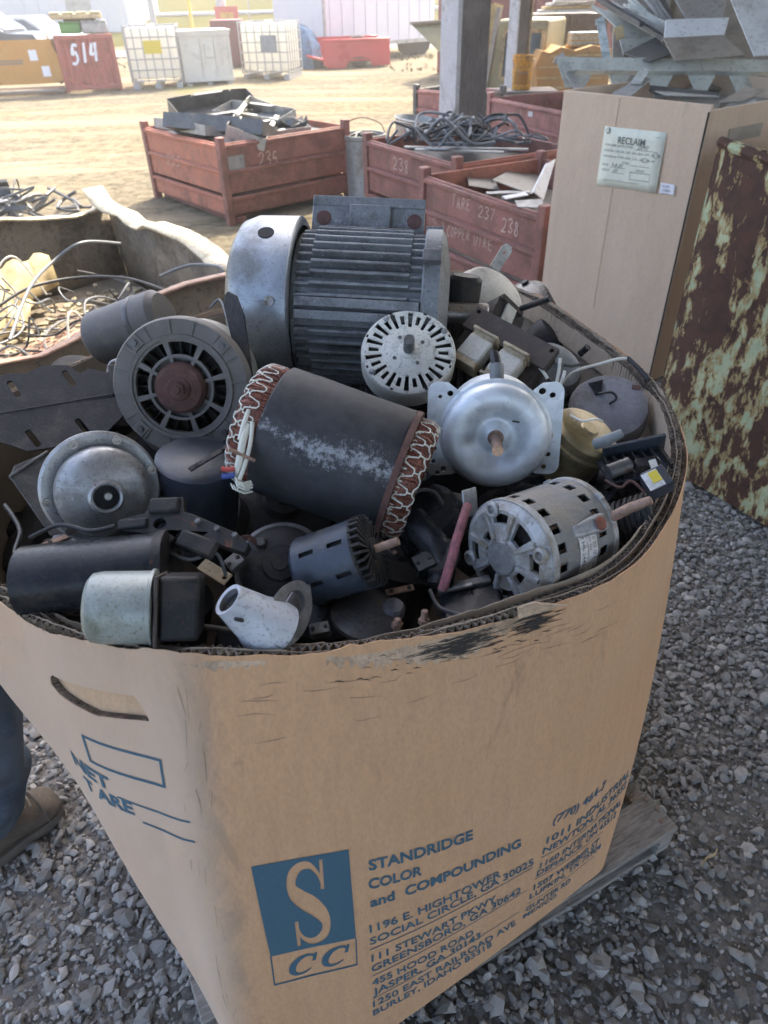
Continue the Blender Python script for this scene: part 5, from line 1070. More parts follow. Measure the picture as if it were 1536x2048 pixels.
# ------------------------------------------------------------------ bins and boxes behind
def onplane(px, py, p0, n):
    d = ray(px, py); return CAMP + d * ((Vector(p0) - CAMP).dot(n) / d.dot(n))
def quadmap(pts, Q):                                      # Q: bottom-left, top-left, bottom-right, top-right (3D)
    return [(Q[0] * (1 - y) + Q[1] * y) * (1 - x) + (Q[2] * (1 - y) + Q[3] * y) * x for x, y in pts]
def face_text(t, s, p0, n, C, mat, name='lettering', bold=.0, shear=0.0, off=.003, parent=None):
    n = Vector(n).normalized(); inv = (parent or t).matrix_world.inverted() if parent is None else (t.matrix_world.inverted()); Q = [onplane(*c, p0, n) + n * off for c in C]
    pts, tri = fit(text2d(s, 1, bold, shear), 0, 0, 1, 1); m = MB(); m.add([inv @ q for q in quadmap(pts, Q)], tri); return m.build(name, mat, parent or t, smooth=0)
GLY = {'2': [[(.1, .8), (.3, 1), (.7, .97), (.85, .72), (.5, .35), (.08, .02), (.9, .06)]], '3': [[(.1, .9), (.5, 1), (.82, .8), (.42, .55), (.86, .3), (.5, 0), (.08, .12)]], '5': [[(.88, .97), (.28, 1), (.2, .58), (.62, .62), (.86, .33), (.55, .02), (.08, .1)]], '7': [[(.08, .95), (.88, 1), (.35, 0)]], '8': [[(.8, .85), (.5, 1), (.2, .8), (.75, .35), (.5, 0), (.2, .25), (.82, .82)]], '1': [[(.5, 1), (.52, 0)]], '4': [[(.28, 1), (.1, .42), (.92, .5)], [(.76, 1), (.68, 0)]], 'T': [[(0, .96), (1, 1)], [(.5, .98), (.45, 0)]], 'A': [[(.05, 0), (.5, 1), (.92, .02)], [(.22, .38), (.8, .42)]], 'R': [[(.12, 0), (.15, 1)], [(.15, 1), (.8, .85), (.7, .55), (.16, .5)], [(.3, .5), (.9, 0)]], 'E': [[(.85, 1), (.15, .97), (.12, .02), (.88, 0)], [(.14, .5), (.7, .54)]], 'C': [[(.9, .85), (.5, 1), (.12, .5), (.45, 0), (.92, .14)]], 'O': [[(.5, 1), (.12, .5), (.5, 0), (.88, .5), (.52, 1)]], 'P': [[(.15, 0), (.15, 1)], [(.15, 1), (.85, .85), (.75, .5), (.16, .48)]], 'W': [[(.02, 1), (.28, 0), (.5, .7), (.72, 0), (.98, 1)]], 'I': [[(.5, 1), (.5, 0)]], '<': [[(.85, 1), (.1, .5), (.9, .05)]]}
_hr = random.Random(12)
def face_hand(t, s, p0, n, C, mat, w=.09, off=.003):      # hand-drawn marks: one part for each character
    n = Vector(n).normalized(); inv = t.matrix_world.inverted(); Q = [onplane(*c, p0, n) + n * off for c in C]; N_ = len(s); hc = ((Q[1] - Q[0]).length) ; wc = ((Q[2] - Q[0]).length) / N_
    for i, ch in enumerate(s):
        m = MB(); dy = _hr.uniform(-.07, .07); sx = _hr.uniform(.68, .82)
        for pl in GLY[ch]:
            P = [(x + _hr.uniform(-.04, .04), y + _hr.uniform(-.04, .04), 0) for x, y in pl]; P = catmull(P, 5) if ch not in 'TAEWI17<' else [Vector(q) for q in P]
            V, F_ = stroke([(q.x * wc * sx, q.y * hc) for q in P], [w * hc * _hr.uniform(.7, 1.2) for q in P])
            m.add([inv @ q for q in quadmap([((i + .08 + x / wc) / N_, y / hc + dy) for x, y in V], Q)], F_)
        m.build('hand_mark', mat, t, smooth=0)
def red_bin(label, A, B, d, h=.68, mats=('bin_red', 'bin_red_lit'), boards=3, flip=False):
    u = (B - A); L = Vector((u.x, u.y, 0)).length; u = Vector((u.x, u.y, 0)).normalized(); ang = math.atan2(u.y, u.x)
    t = thing('metal_bin', label, 'bin', (A.x, A.y, 0), rz(ang), 'red steel scrap bins')
    bh = h / boards
    def side(p, q, out, mat):                            # boards between two corners
        M = frame(Vector((0, 0, 1)), Vector(q) - Vector(p)); W = (Vector(q) - Vector(p)).length
        for i in range(boards):
            m = MB(); m.box((W / 2, 0, bh * (i + .5) + .05 * (1 - i / boards)), (W - .04, .022, bh - .018 - (.05 if i == 0 else 0)), M, p); m.build('side_board', mat, t, bevel=.006)
            m = MB(); m.box((W / 2, -.016 * out, bh * (i + 1) - (.02 if i == boards - 1 else 0)), (W - .02, .03, .03), M, p); m.build('rail', mat, t, bevel=.006)
    side((0, 0, 0), (L, 0, 0), 1, mats[0]); side((0, d, 0), (L, d, 0), -1, mats[0]); side((0, 0, 0), (0, d, 0), -1, mats[1]); side((L, 0, 0), (L, d, 0), 1, mats[1])
    for x, y in ((0, 0), (L, 0), (0, d), (L, d)):
        MB().box((x, y, h / 2 + .03), (.07, .07, h + .06)).build('corner_post', mats[0], t, bevel=.008)
    MB().box((L / 2, d / 2, .08), (L - .03, d - .03, .02)).build('floor_plate', mats[0], t)
    for x in (.12, L - .12): MB().box((x, d / 2, .03), (.1, d, .06)).build('skid', mats[0], t)
    return t, u, L
def sheetq(name, label, cat, pts, th, mat, group=None, lip=0.0):    # folded sheet from sighted corners (px, py, depth)
    P = [pd(*p) for p in pts]; c = sum(P, Vector()) / len(P); n = (P[1] - P[0]).cross(P[2] - P[0]).normalized()
    if n.dot(c - CAMP) > 0: n = -n
    t = thing(name, label, cat, c, None, group); x = (P[1] - P[0]).normalized(); M = frame(n, x); Mi = M.inverted()
    pl = [(Mi @ (p - c)) for p in P]; m = MB().prism([(q.x, q.y) for q in pl], -th, 0, M); m.build('sheet', mat, t, bevel=min(th * .3, .003))
    if lip:
        e = pl[0]; f = pl[1]; MB().beam(M @ Vector((e.x, e.y, -lip / 2)), M @ Vector((f.x, f.y, -lip / 2)), th, lip, n).build('folded_edge', mat, t)
    return t
def tray(label, a, b, w, h, mat, roll=0.0, cat='sheet metal'):      # long folded channel from a to b
    a = Vector(a); b = Vector(b); L = (b - a).length; M = frame(b - a, Vector((0, 0, 1)).cross(b - a)) @ rz(roll)
    t = thing('folded_sheet', label, cat, a, M, 'folded scrap sheets'); T = .004
    MB().box((0, -h / 2, L / 2), (w, T, L)).build('base', mat, t)
    for s in (-1, 1):
        MB().prism([(0.0, 0), (L, 0), (L, h * .9), (L * .8, h), (L * .785, h * .80), (L * .77, h), (L * .32, h), (L * .305, h * .8), (L * .29, h), (0, h * .95)], -T / 2, T / 2, Matrix(((0, 0, 1), (0, 1, 0), (1, 0, 0))), (s * w / 2, -h / 2, 0)).build('flange', mat, t)
        MB().box((s * (w / 2 - .02 * s * s), h / 2 * .97, L / 2), (.035, T, L * .36)).build('lip', mat, t)
    for z in (0, L): MB().box((0, -h * .05, z), (w, h * .86, T)).build('end_panel', mat, t)
    return t
BT = .68
A = pz(440, 290, BT); A0 = A; B = pz(690, 252, BT); bin235, u1, L1 = red_bin('red steel bin chalked 235, heaped with dark sheet metal trays', A, B, 1.5, BT)
nF = Vector((u1.y, -u1.x, 0)); nL = -u1
face_hand(bin235, '235', A + nF * .012, nF, [(516, 335), (515, 307), (558, 330), (557, 302)], 'chalk')
face_hand(bin235, '235', A + nL * .012, nL, [(333, 327), (333, 308), (362, 335), (362, 316)], 'chalk')
MB().box((0, 0, 0), (.17, .004, .12), None, bin235.matrix_world.inverted() @ onplane(473, 326, A + nF * .016, nF)).build('faded_patch', 'sheet_gray', bin235)
A = pz(735, 280, BT); B = pz(914, 330, BT); A8 = A; bin238, u2, L2 = red_bin('red steel bin filled with a tangle of gray cable', A, B, 1.15, BT)
n2 = Vector((u2.y, -u2.x, 0)); face_hand(bin238, '238', A + n2 * .012, n2, [(786, 338), (785, 314), (820, 347), (820, 322)], 'chalk')
A = pz(850, 352, BT); B = pz(1090, 432, BT); A7 = A; bin237, u3, L3 = red_bin('red steel bin chalked TARE 237 and copper wire, holding gray sheet offcuts', A, B, 1.05, BT)
n3 = Vector((u3.y, -u3.x, 0)); p3 = A + n3 * .012
for s, C in (('TARE', [(903, 411), (905, 388), (942, 425), (944, 402)]), ('237', [(956, 434), (958, 412), (991, 444), (993, 421)]), ('238', [(1002, 462), (1004, 434), (1040, 474), (1042, 446)]), ('<', [(862, 447), (863, 432), (876, 451), (877, 436)]), ('1', [(883, 456), (884, 434), (890, 458), (891, 436)]), ('COPPER', [(893, 472), (895, 452), (940, 481), (942, 462)]), ('WIRE', [(946, 490), (948, 470), (985, 500), (987, 480)])): face_hand(bin237, s, p3, n3, C, 'chalk', .10)
A = pz(982, 196, BT); B = pz(1135, 226, BT); binp, u4, L4 = red_bin('faded pink red steel bin with a small white tag behind the cable bin', A, B, 1.2, BT, ('bin_pink', 'bin_red'))
n4 = Vector((u4.y, -u4.x, 0)); MB().box((0, 0, 0), (.09, .004, .05), None, binp.matrix_world.inverted() @ onplane(1061, 228, A + n4 * .02, n4)).build('tag', 'label_white', binp)
A = pz(944, 190, BT); B = pz(986, 184, BT); t, _, _ = red_bin('dark bin with pale end board behind the wide gray column', A, B + (B - A) * .5, 1.0, BT, ('sheet_dark', 'bin_pink'))
# contents of 235
def bp(t, x, y, z): return t.matrix_world @ Vector((x, y, z))
for lb, a, b, w, h, mt, ro in (('dark tray with notched flanges at the near left corner of bin 235', (.10, .95, .74), (.62, .06, .70), .50, .13, 'sheet_dark', -.35), ('lighter gray channel lying diagonally across bin 235', (.30, .05, .70), (1.12, .95, .80), .36, .12, 'sheet_gray', .35), ('dark tray at the back of bin 235', (.25, 1.25, .78), (1.1, 1.1, .82), .5, .14, 'sheet_dark', .3), ('dark sheet channel low at the right of bin 235', (.62, .30, .64), (1.12, .9, .64), .30, .12, 'sheet_dark', -.1)):
    tray(lb, bp(bin235, *a), bp(bin235, *b), w, h, mt, ro)
for lb, a, b, w, h, mt, ro in (('flat gray pan across the front of bin 235', (.20, .30, .69), (1.05, .22, .71), .34, .07, 'sheet_gray', .15), ('gray pan laid along the left side of bin 235', (.22, 1.35, .72), (.24, .35, .74), .36, .09, 'sheet_gray', -.1), ('pale gray pan on top at the right of bin 235', (.75, 1.2, .80), (1.0, .40, .76), .30, .08, 'sheet_gray', .2)):
    tray(lb, bp(bin235, *a), bp(bin235, *b), w, h, mt, ro)
MB().box((L1 / 2, .75, .48), (L1 - .06, 1.42, .3)).build('packed_scrap', 'sheet_dark', bin235)['kind'] = 'stuff'
r = random.Random(3)
t = thing('crumpled_sheet', 'small crumpled dark sheet lump at the right end of bin 235', 'sheet metal', bp(bin235, 1.02, .35, .66)); m = MB(); V = [(x * .3 - .15 + r.uniform(-.03, .03), y * .3 - .15 + r.uniform(-.03, .03), r.uniform(-.02, .12)) for x in np.linspace(0, 1, 5) for y in np.linspace(0, 1, 5)]
m.add(V, [(i * 5 + j, i * 5 + 5 + j, i * 5 + 6 + j, i * 5 + 1 + j) for i in range(4) for j in range(4)]); o = m.build('lump', 'sheet_dark', t, smooth=0); o.modifiers.new('s', 'SOLIDIFY').thickness = .004
# contents of 238: cables, each one a thing
for i in range(34):
    cx = .35 + r.gauss(.25, .2); cy = .25 + r.random() * .7; P = []; a0 = r.uniform(0, 6.28)
    for q in range(7): P.append((min(L2 - .1, max(.08, cx + .34 * math.cos(a0 + q * r.uniform(.5, .9)) * r.uniform(.4, 1))), min(1.06, max(.08, cy + .28 * math.sin(a0 + q * .8) * r.uniform(.4, 1))), .60 + .14 * math.exp(-((cx - .6) ** 2) * 3) * r.uniform(.2, 1.6) + i * .003))
    t = thing('scrap_cable', 'gray cable in the tangled heap filling the cable bin', 'cable', bin238.matrix_world.translation, bin238.matrix_world.to_3x3(), 'tangled cables in the red bin'); MB().tube(catmull(P, 6), r.uniform(.008, .014), 7).build('cable', r.choice(['wire_gray', 'wire_gray', 'wire_black']), t)
for i, (a, b) in enumerate((((.55, .05, .69), (1.30, .75, .70)), ((.75, .03, .70), (1.28, .52, .70)))):
    t = thing('flat_bar', ('longer' if i == 0 else 'shorter') + ' flat steel bar laid across the corner of the cable bin', 'bar'); MB().beam(bp(bin238, *a), bp(bin238, *b), .05, .012).build('bar', 'sheet_gray', t)
MB().box((L2 / 2, .575, .42), (L2 - .06, 1.1, .3)).build('packed_cable', 'wire_black', bin238)['kind'] = 'stuff'
# contents of 237
for lb, pts, mt in (('broad tan gray sheet lying in the copper wire bin', [(985, 360, 4.9), (1030, 336, 5.5), (1080, 352, 5.4), (1062, 385, 4.7)], 'sheet_tan'), ('bright offcut leaning by the cardboard box', [(1062, 388, 4.35), (1090, 330, 4.6), (1106, 322, 4.7), (1104, 388, 4.35)], 'sheet_white'), ('narrow pale strip at the front of the offcut bin', [(1004, 392, 4.5), (1050, 384, 4.6), (1058, 389, 4.5), (1012, 398, 4.4)], 'sheet_white'), ('long gray strip across the offcut bin', [(972, 383, 4.75), (1058, 378, 4.85), (1060, 384, 4.7), (974, 389, 4.65)], 'sheet_gray'), ('gray plate at the right end of the offcut bin', [(1030, 402, 4.3), (1085, 398, 4.35), (1086, 416, 4.2), (1036, 412, 4.2)], 'sheet_gray'), ('dark plate at the left end of the offcut bin', [(935, 352, 5.2), (985, 345, 5.5), (1000, 380, 4.9), (938, 372, 4.9)], 'sheet_tan')): sheetq('sheet_offcut', lb, 'sheet metal', pts, .006, mt, 'offcuts in the copper wire bin', .02)
MB().box((L3 / 2, .52, .30), (L3 - .06, 1.0, .4)).build('packed_offcuts', 'sheet_tan', bin237)['kind'] = 'stuff'
# drum, tub
q = pz(727, 272, .60); t = thing('steel_drum', 'dull zinc drum with wire bail between the red bins', 'drum', (q.x, q.y + .15, 0)); R = .215
MB().lathe([(0, 0), (R, 0), (R, .02), (R * .98, .03), (R * .98, .56), (R * 1.03, .57), (R * 1.03, .60), (R * .97, .60), (R * .95, .45), (0, .45)], 40).build('body', 'zinc', t)
MB().tube(catmull([(-R, 0, .58), (-R * .7, .03, .70), (0, .05, .735), (R * .8, .03, .68), (R, 0, .58)], 6), .006, 6).build('bail', 'steel_rusty', t)
m = MB()
for i in range(10): a = r.uniform(0, 6); m.tube(catmull([(R * .7 * math.cos(a), R * .7 * math.sin(a), .5), (R * .3 * math.cos(a + 1), R * .3 * math.sin(a + 1), .6), (R * .8 * math.cos(a + 2), R * .8 * math.sin(a + 2), .57)], 4), .012, 6)
m.build('black_scrap_inside', 'wire_black', t)['kind'] = 'stuff'
q = pz(828, 268, .45); t = thing('galvanised_tub', 'round galvanised tub behind the cable bin', 'tub', (q.x, q.y + .2, 0), Matrix.Rotation(.12, 3, 'Y'))
MB().lathe([(0, 0), (.20, 0), (.27, .56), (.285, .57), (.27, .585), (.255, .56), (.19, .1), (0, .1)], 44).build('tub', 'zinc', t)
# ---- tall cardboard box with paper
PT, PBm = 1.352, .13
a = pz(1128, 180, PT); b = pz(1425, 210, PT); u = Vector((b.x - a.x, b.y - a.y, 0)); W = u.length; u.normalize(); nn = Vector((u.y, -u.x, 0))
tall = thing('cardboard_box', 'tall plain cardboard box with a RECLAIM sheet taped on it', 'box', (a.x, a.y, 0), rz(math.atan2(u.y, u.x)))
MB().box((W / 2, .007, (PT + PBm) / 2), (W, .014, PT - PBm)).build('front_wall', 'card_far', tall, bevel=.003)
MB().box((W - .007, .55, (PT + PBm) / 2 - .01), (.0138, 1.07, PT - PBm - .02)).build('side_wall', 'card_far', tall, bevel=.003)
MB().box((.007, .55, (PT + PBm) / 2), (.0138, 1.07, PT - PBm)).build('side_wall', 'card_far', tall, bevel=.003)
MB().box((W / 2, 1.092, (PT + PBm) / 2), (W, .014, PT - PBm)).build('back_wall', 'card_far', tall, bevel=.003)
MB().box((W - .006, -.004, (PT + PBm) / 2 - .01), (.006, .004, PT - PBm - .03)).build('corner_gap', 'hole_shade', tall)
MB().box((W * .42, -.0008, PT - .17), (.0025, .0014, .32)).build('crease', 'crease', tall); MB().box((W * .47, -.0008, .70), (.002, .0014, .6)).build('crease', 'crease', tall)
MB().box((W + .001, .30, PT - .13), (.004, .26, .055)).build('hand_slot', 'sheet_tan', tall)
pb = thing('wooden_pallet', 'pallet beneath the tall plain cardboard box', 'pallet', (a.x, a.y, 0), rz(math.atan2(u.y, u.x)))
for i in range(7): MB().box((W / 2, .08 + i * .16, .115), (W + .1, .10, .02)).build('deck_board', 'wood', pb, bevel=.003)
for x in (.03, W / 2, W - .03): MB().box((x, .56, .055), (.045, 1.1, .09)).build('stringer', 'wood', pb, bevel=.003)
fp = a.copy(); fp.z = 1
def paper_on(name, C, mat, label, cat, off):
    Q = [onplane(*c, fp, nn) + nn * off for c in C]; t = thing(name, label, cat, Q[0]); inv = t.matrix_world.inverted(); m = MB(); n_ = 6; V = []
    for i in range(n_ + 1):
        for j in range(n_ + 1):
            x, y = i / n_, j / n_; p = quadmap([(x, y)], Q)[0] + nn * (.006 * max(0, x - .8) * 5 * (1 - y) + .0015 * math.sin(x * 9)); V.append(inv @ p)
    o = m.add(V, [(i * (n_ + 1) + j, (i + 1) * (n_ + 1) + j, (i + 1) * (n_ + 1) + j + 1, i * (n_ + 1) + j + 1) for i in range(n_) for j in range(n_)]).build('paper', mat, t); s_ = o.modifiers.new('s', 'SOLIDIFY'); s_.thickness = .0006; return t, Q
t, Q = paper_on('reclaim_sheet', [(1193, 370), (1211, 252), (1314, 387), (1335, 265)], 'paper', 'pale green RECLAIM form taped to the tall cardboard box', 'paper', .003)
inv = t.matrix_world.inverted()
def form(s, x0, y0, x1, y1, mat='ink_gray', bold=0.0, shear=0.0, name='printed_line'):
    pts, tri = fit(text2d(s, 1, bold, shear), x0, y0, x1, y1); MB().add([inv @ (q + nn * (.0035 + .006 * max(0, (x - .8) * 5) * (1 - y))) for q, (x, y) in zip(quadmap(pts, Q), pts)], tri).build(name, mat, t, smooth=0)
form('RECLAIM', .26, .745, .70, .86, bold=.012)
for s, x0, x1, y in (('FOR WIRE DATE OTHER', .06, .52, .69), ('COLOR: LDR, RB, GRY, BLK, BLU, GRY, RB, OR', .06, .97, .595), ('MATERIAL TYPE: HDL, UTL, ABS, HIL, PP', .06, .90, .50), ('OTHER', .38, .50, .42), ('DATE', .06, .16, .36), ('WEIGHT', .06, .20, .27), ('GROSS', .62, .76, .32)): form(s, x0, y, x1, y + .038)
form('DMT', .60, .685, .78, .75, shear=.3, name='handwriting'); form('9-8-20', .22, .355, .40, .415, shear=.3, name='handwriting'); form('09', .26, .265, .33, .32, shear=.3, name='handwriting'); form('J', .06, .90, .10, .98, bold=.004, name='form_mark'); form('O', .04, .88, .12, .99, bold=-.012, name='form_mark'); form('NO. 1', .86, .90, .95, .92)
def lines(ps, w, name):
    for p in ps:
        V, F = stroke(p, w); MB().add([inv @ (q + nn * (.0035 + .006 * max(0, (x - .8) * 5) * (1 - y))) for q, (x, y) in zip(quadmap(V, Q), V)], F).build(name, 'ink_gray', t, smooth=0)
lines([[(.56, .675), (.92, .675)], [(.52, .41), (.82, .41)], [(.2, .345), (.44, .345)], [(.24, .255), (.44, .255)], [(.12, .12), (.7, .12)]], .006, 'form_rule')
lines([[(.54, .30), (.86, .30), (.86, .18), (.54, .18), (.54, .305)]], .009, 'form_box')
lines([[(.90 + .055 * math.cos(a_), .615 + .04 * math.sin(a_)) for a_ in np.linspace(0, 6.6, 18)], [(.74 + .055 * math.cos(a_), .52 + .035 * math.sin(a_)) for a_ in np.linspace(0, 6.6, 18)]], .007, 'pen_circle')
t, Q = paper_on('sticker', [(1318, 387), (1323, 365), (1350, 391), (1352, 370)], 'paper_white', 'small white sticker beside the RECLAIM form', 'sticker', .003); inv = t.matrix_world.inverted()
form('NO. 871', .1, .68, .6, .84, 'ink'); form('1-48293', .25, .3, .75, .46, 'ink')
# ---- scrap sheet metal heaped in the tall box
Z = 3.55
G = 'sheet metal scrap in the tall cardboard box'
t = thing('shelf_beam', 'long pale shelf beam with trapezoid notches across the tall box', 'beam', pd(1130, 136, Z), frame(cdir(.1, .10, .98), cdir(1, .05, 0)), G); k = Z / FPX
top = [(-18, 22), (470, 30)]; bot = [(470, -42)]
for x in (420, 330, 240, 150, 70): bot += [(x + 30, -42), (x + 18, -6), (x - 8, -2), (x - 16, -14), (x - 34, -42)]
MB().prism([(x * k, y * k) for x, y in [(-18, 22)] + [(-2, -40)] + [q for q in bot[::-1]] + [(470, 30)]], -.004, 0).build('web', 'sheet_pale', t, smooth=0)
MB().hexa([(-18 * k, 22 * k, 0), (470 * k, 30 * k, 0), (470 * k, 30 * k, -.04), (-18 * k, 22 * k, -.04)], [(-18 * k, 24 * k, 0), (470 * k, 32 * k, 0), (470 * k, 32 * k, -.04), (-18 * k, 24 * k, -.04)]).build('top_flange', 'sheet_pale', t)
MB().hexa([(0, -14 * k, .0), (470 * k, -4 * k, .0), (470 * k, -4 * k, .03), (0, -14 * k, .03)], [(0, -12 * k, .0), (470 * k, -2 * k, .0), (470 * k, -2 * k, .03), (0, -12 * k, .03)]).build('step', 'sheet_pale', t)
for lb, pts, mt in (('gray end bracket standing at the left end of the shelf beam', [(1112, 118, 3.6), (1126, 104, 3.62), (1168, 182, 3.45), (1152, 184, 3.45)], 'sheet_gray'), ('broad pale slotted sheet tilted up behind the beam', [(1184, 8, 4.1), (1345, 78, 3.9), (1300, 86, 3.9), (1250, 118, 3.85), (1232, 60, 4.0)], 'sheet_pale'), ('large slatted gray panel leaning left', [(1195, -30, 4.3), (1345, -30, 4.3), (1338, 48, 4.0), (1290, 76, 3.95)], 'sheet_gray'), ('white cabinet rail with screw holes', [(1332, 40, 3.65), (1458, 36, 3.62), (1448, 72, 3.58), (1328, 76, 3.6)], 'sheet_white'), ('tan underside panel below the white rail', [(1326, 78, 3.6), (1446, 72, 3.58), (1490, 112, 3.5), (1352, 116, 3.5)], 'sheet_tan'), ('tall off white panel at the top right', [(1450, -30, 3.5), (1540, -30, 3.5), (1560, 108, 3.4), (1508, 112, 3.4)], 'sheet_white'), ('gray cabinet back behind the white rail', [(1340, -20, 3.9), (1455, -20, 3.9), (1446, 34, 3.8), (1372, 38, 3.8)], 'sheet_gray'), ('mottled pale strip standing upright', [(1192, 40, 3.75), (1208, 32, 3.75), (1222, 118, 3.65), (1206, 120, 3.65)], 'mottled'), ('small pinkish card square', [(1229, 56, 3.8), (1246, 50, 3.8), (1250, 74, 3.78), (1233, 80, 3.78)], 'old_card'), ('black louvred panel lying low', [(1248, 108, 3.7), (1312, 76, 3.8), (1346, 108, 3.6), (1300, 118, 3.55)], 'sheet_dark'), ('bent gray offcut at the front edge of the tall box', [(1225, 186, 3.42), (1288, 150, 3.45), (1302, 158, 3.42), (1258, 196, 3.38)], 'sheet_gray'), ('pale gusset plate on the shelf beam', [(1262, 166, 3.42), (1284, 134, 3.44), (1300, 140, 3.42), (1282, 168, 3.4)], 'sheet_pale'), ('tan crumpled plate at the right corner of the tall box', [(1440, 205, 3.2), (1492, 174, 3.3), (1530, 180, 3.25), (1484, 200, 3.18)], 'sheet_tan'), ('white curled offcut beside the tan plate', [(1480, 208, 3.2), (1512, 198, 3.22), (1508, 216, 3.18), (1490, 218, 3.18)], 'sheet_white'), ('long dark strip below the beam', [(1300, 172, 3.45), (1440, 186, 3.35), (1438, 194, 3.34), (1302, 182, 3.42)], 'sheet_dark'), ('flat gray plate behind the box edge', [(1310, 180, 3.42), (1400, 176, 3.45), (1440, 192, 3.32), (1330, 194, 3.36)], 'sheet_gray')): sheetq('scrap_sheet', lb, 'sheet metal', pts, .006, mt, G, .03)
sheetq('scrap_sheet', 'tan cabinet carcass behind the other scrap in the tall box', 'sheet metal', [(1225, 60, 4.25), (1300, -40, 4.5), (1580, -40, 4.3), (1580, 160, 3.7), (1225, 165, 3.8)], .02, 'sheet_tan', G, .05)
for i in range(7): t = sheetq('louvre_strip', 'thin slat of the louvre ' + ['nearest the top', 'second from the top', 'third from the top', 'in the middle', 'third from the bottom', 'second from the bottom', 'lowest of the set'][i], 'slat', [(1215 + i * 9, 4 + i * 6, 4.0), (1315 + i * 3, 30 + i * 6, 3.92), (1316 + i * 3, 33 + i * 6, 3.9), (1216 + i * 9, 8 + i * 6, 3.98)], .012, 'sheet_pale', 'louvre slats')
rs_ = random.Random(41)
for i in range(12):
    x0 = 1195 + i * 11; y0 = rs_.uniform(-20, 30); x1 = x0 + rs_.uniform(70, 150); y1 = y0 + rs_.uniform(45, 95); D_ = 3.75 + .02 * i; t = thing('steel_channel', 'thin pale channel in the slanting stack on the tall box, ' + ['first', 'second', 'third', 'fourth', 'fifth', 'sixth', 'seventh', 'eighth', 'ninth', 'tenth', 'eleventh', 'twelfth'][i] + ' from the left', 'channel', (0, 0, 0), None, 'slanting channels on the tall box'); p, q_ = pd(x0, y0, D_ + .2), pd(min(x1, 1345), min(y1, 116), D_ - .1)
    mt = rs_.choice(['sheet_pale', 'sheet_gray', 'sheet_white', 'sheet_dark']); MB().beam(p, q_, .030, .003).build('web', mt, t); sd_ = Vector((0, 0, 1)).cross(q_ - p).normalized() * .0145
    for s_ in (-1, 1): MB().beam(p + sd_ * s_ + Vector((0, 0, .008)), q_ + sd_ * s_ + Vector((0, 0, .008)), .003, .018).build('flange', mt, t)
MB().box((W / 2, .55, PT - .12), (W - .04, 1.04, .06)).build('packed_scrap', 'sheet_gray', tall)['kind'] = 'stuff'
# ---- rusty bin with mint paint
ru = Vector((.55, -.84, 0)).normalized(); rv = Vector((.84, .55, 0)).normalized(); R0 = Vector((1.185, 2.665, 0)); RH = 1.31
rb = thing('rusty_bin', 'tall rusty steel bin with flaking mint green paint', 'bin', R0, rz(math.atan2(ru.y, ru.x)))
def crumple(name, W_, T, M, seed):
    nx, nz = 24, 20; rr_ = np.random.default_rng(seed); ph = rr_.uniform(0, 6, 6)
    f = lambda x, z: .016 * math.sin(3.2 * x + 2.1 * z + ph[0]) + .010 * math.sin(7 * x - 4 * z + ph[1]) + .008 * math.sin(11 * z + 3 * x + ph[2])
    topz = lambda x: RH - .04 * (1 - math.exp(-x * 7)) - .03 * math.sin(5 * x + ph[3]) ** 2 * min(1, x * 4)
    m = MB(); m.shell(list(np.linspace(0, W_, nx + 1)), list(np.linspace(0, 1, nz + 1)), lambda i, j: False, lambda x, v, w_: (x, f(x, v) * min(1, x * 8) * min(1, (W_ - x) * 8) + w_ * .012, .03 + v * (topz(x) - .03)))
    m.build(name, 'rustmint', rb, T=T, M=M); m2 = MB(); m2.tube([(x, f(x, 1) * min(1, x * 8) * min(1, (W_ - x) * 8) + .006, topz(x)) for x in np.linspace(0, W_, nx + 1)], .017, 8); m2.build('rolled_rim', 'rustmint', rb, T=T, M=M)
crumple('front_wall', 1.5, (0, 0, 0), None, 1); crumple('side_wall', 1.25, (.006, 0, 0), rz(PI / 2), 2); crumple('back_wall', 1.5, (0, 1.25, 0), None, 3)
MB().box((.75, .62, .75), (1.46, 1.2, .04)).build('dark_contents', 'sheet_dark', rb)
# ---- steel trough on the left with cable scrap
TZ = .70
TA, TB = Vector((-1.73, 4.85, 0)), Vector((-.60, 3.42, 0)); tv = Vector((-.64, -.77, 0)); TC = TB + tv * 2.0; TD = TA + tv * 2.0
tr = thing('steel_trough', 'battered open steel trough of cable scrap with bent sunlit rim', 'trough')
def twall(p, q, name, rim, seed, lip):
    rr_ = random.Random(seed); n_ = 14; d = (q - p); nrm = Vector((d.y, -d.x, 0)).normalized(); V = []; top = []
    for i in range(n_ + 1):
        b = p.lerp(q, i / n_); wv = rr_.uniform(-.014, .014) + .03 * math.sin(i * .9 + seed); zt = TZ + rr_.uniform(-.010, .010) + .035 * math.sin(i * .7 + seed * 2) + (.04 if i in (0,) else 0)
        top.append(b + Vector((0, 0, zt)) + nrm * wv); V += [b * 1.0 + Vector((0, 0, .06)) - nrm * .02, b + Vector((0, 0, .35)) + nrm * rr_.uniform(-.03, .03), top[-1]]
    m = MB().add(V, [(3 * i + k, 3 * i + 3 + k, 3 * i + 4 + k, 3 * i + 1 + k) for i in range(n_) for k in (0, 1)]); o = m.build(name, 'trough', tr, smooth=25); o.modifiers.new('s', 'SOLIDIFY').thickness = .008
    W_ = [x + nrm * lip + Vector((0, 0, rr_.uniform(-.012, .008))) for x in top]; m = MB().add(top + W_, [(i, i + 1, n_ + 2 + i, n_ + 1 + i) for i in range(n_)]); o = m.build('bent_rim', rim, tr, smooth=25); o.modifiers.new('s', 'SOLIDIFY').thickness = .012
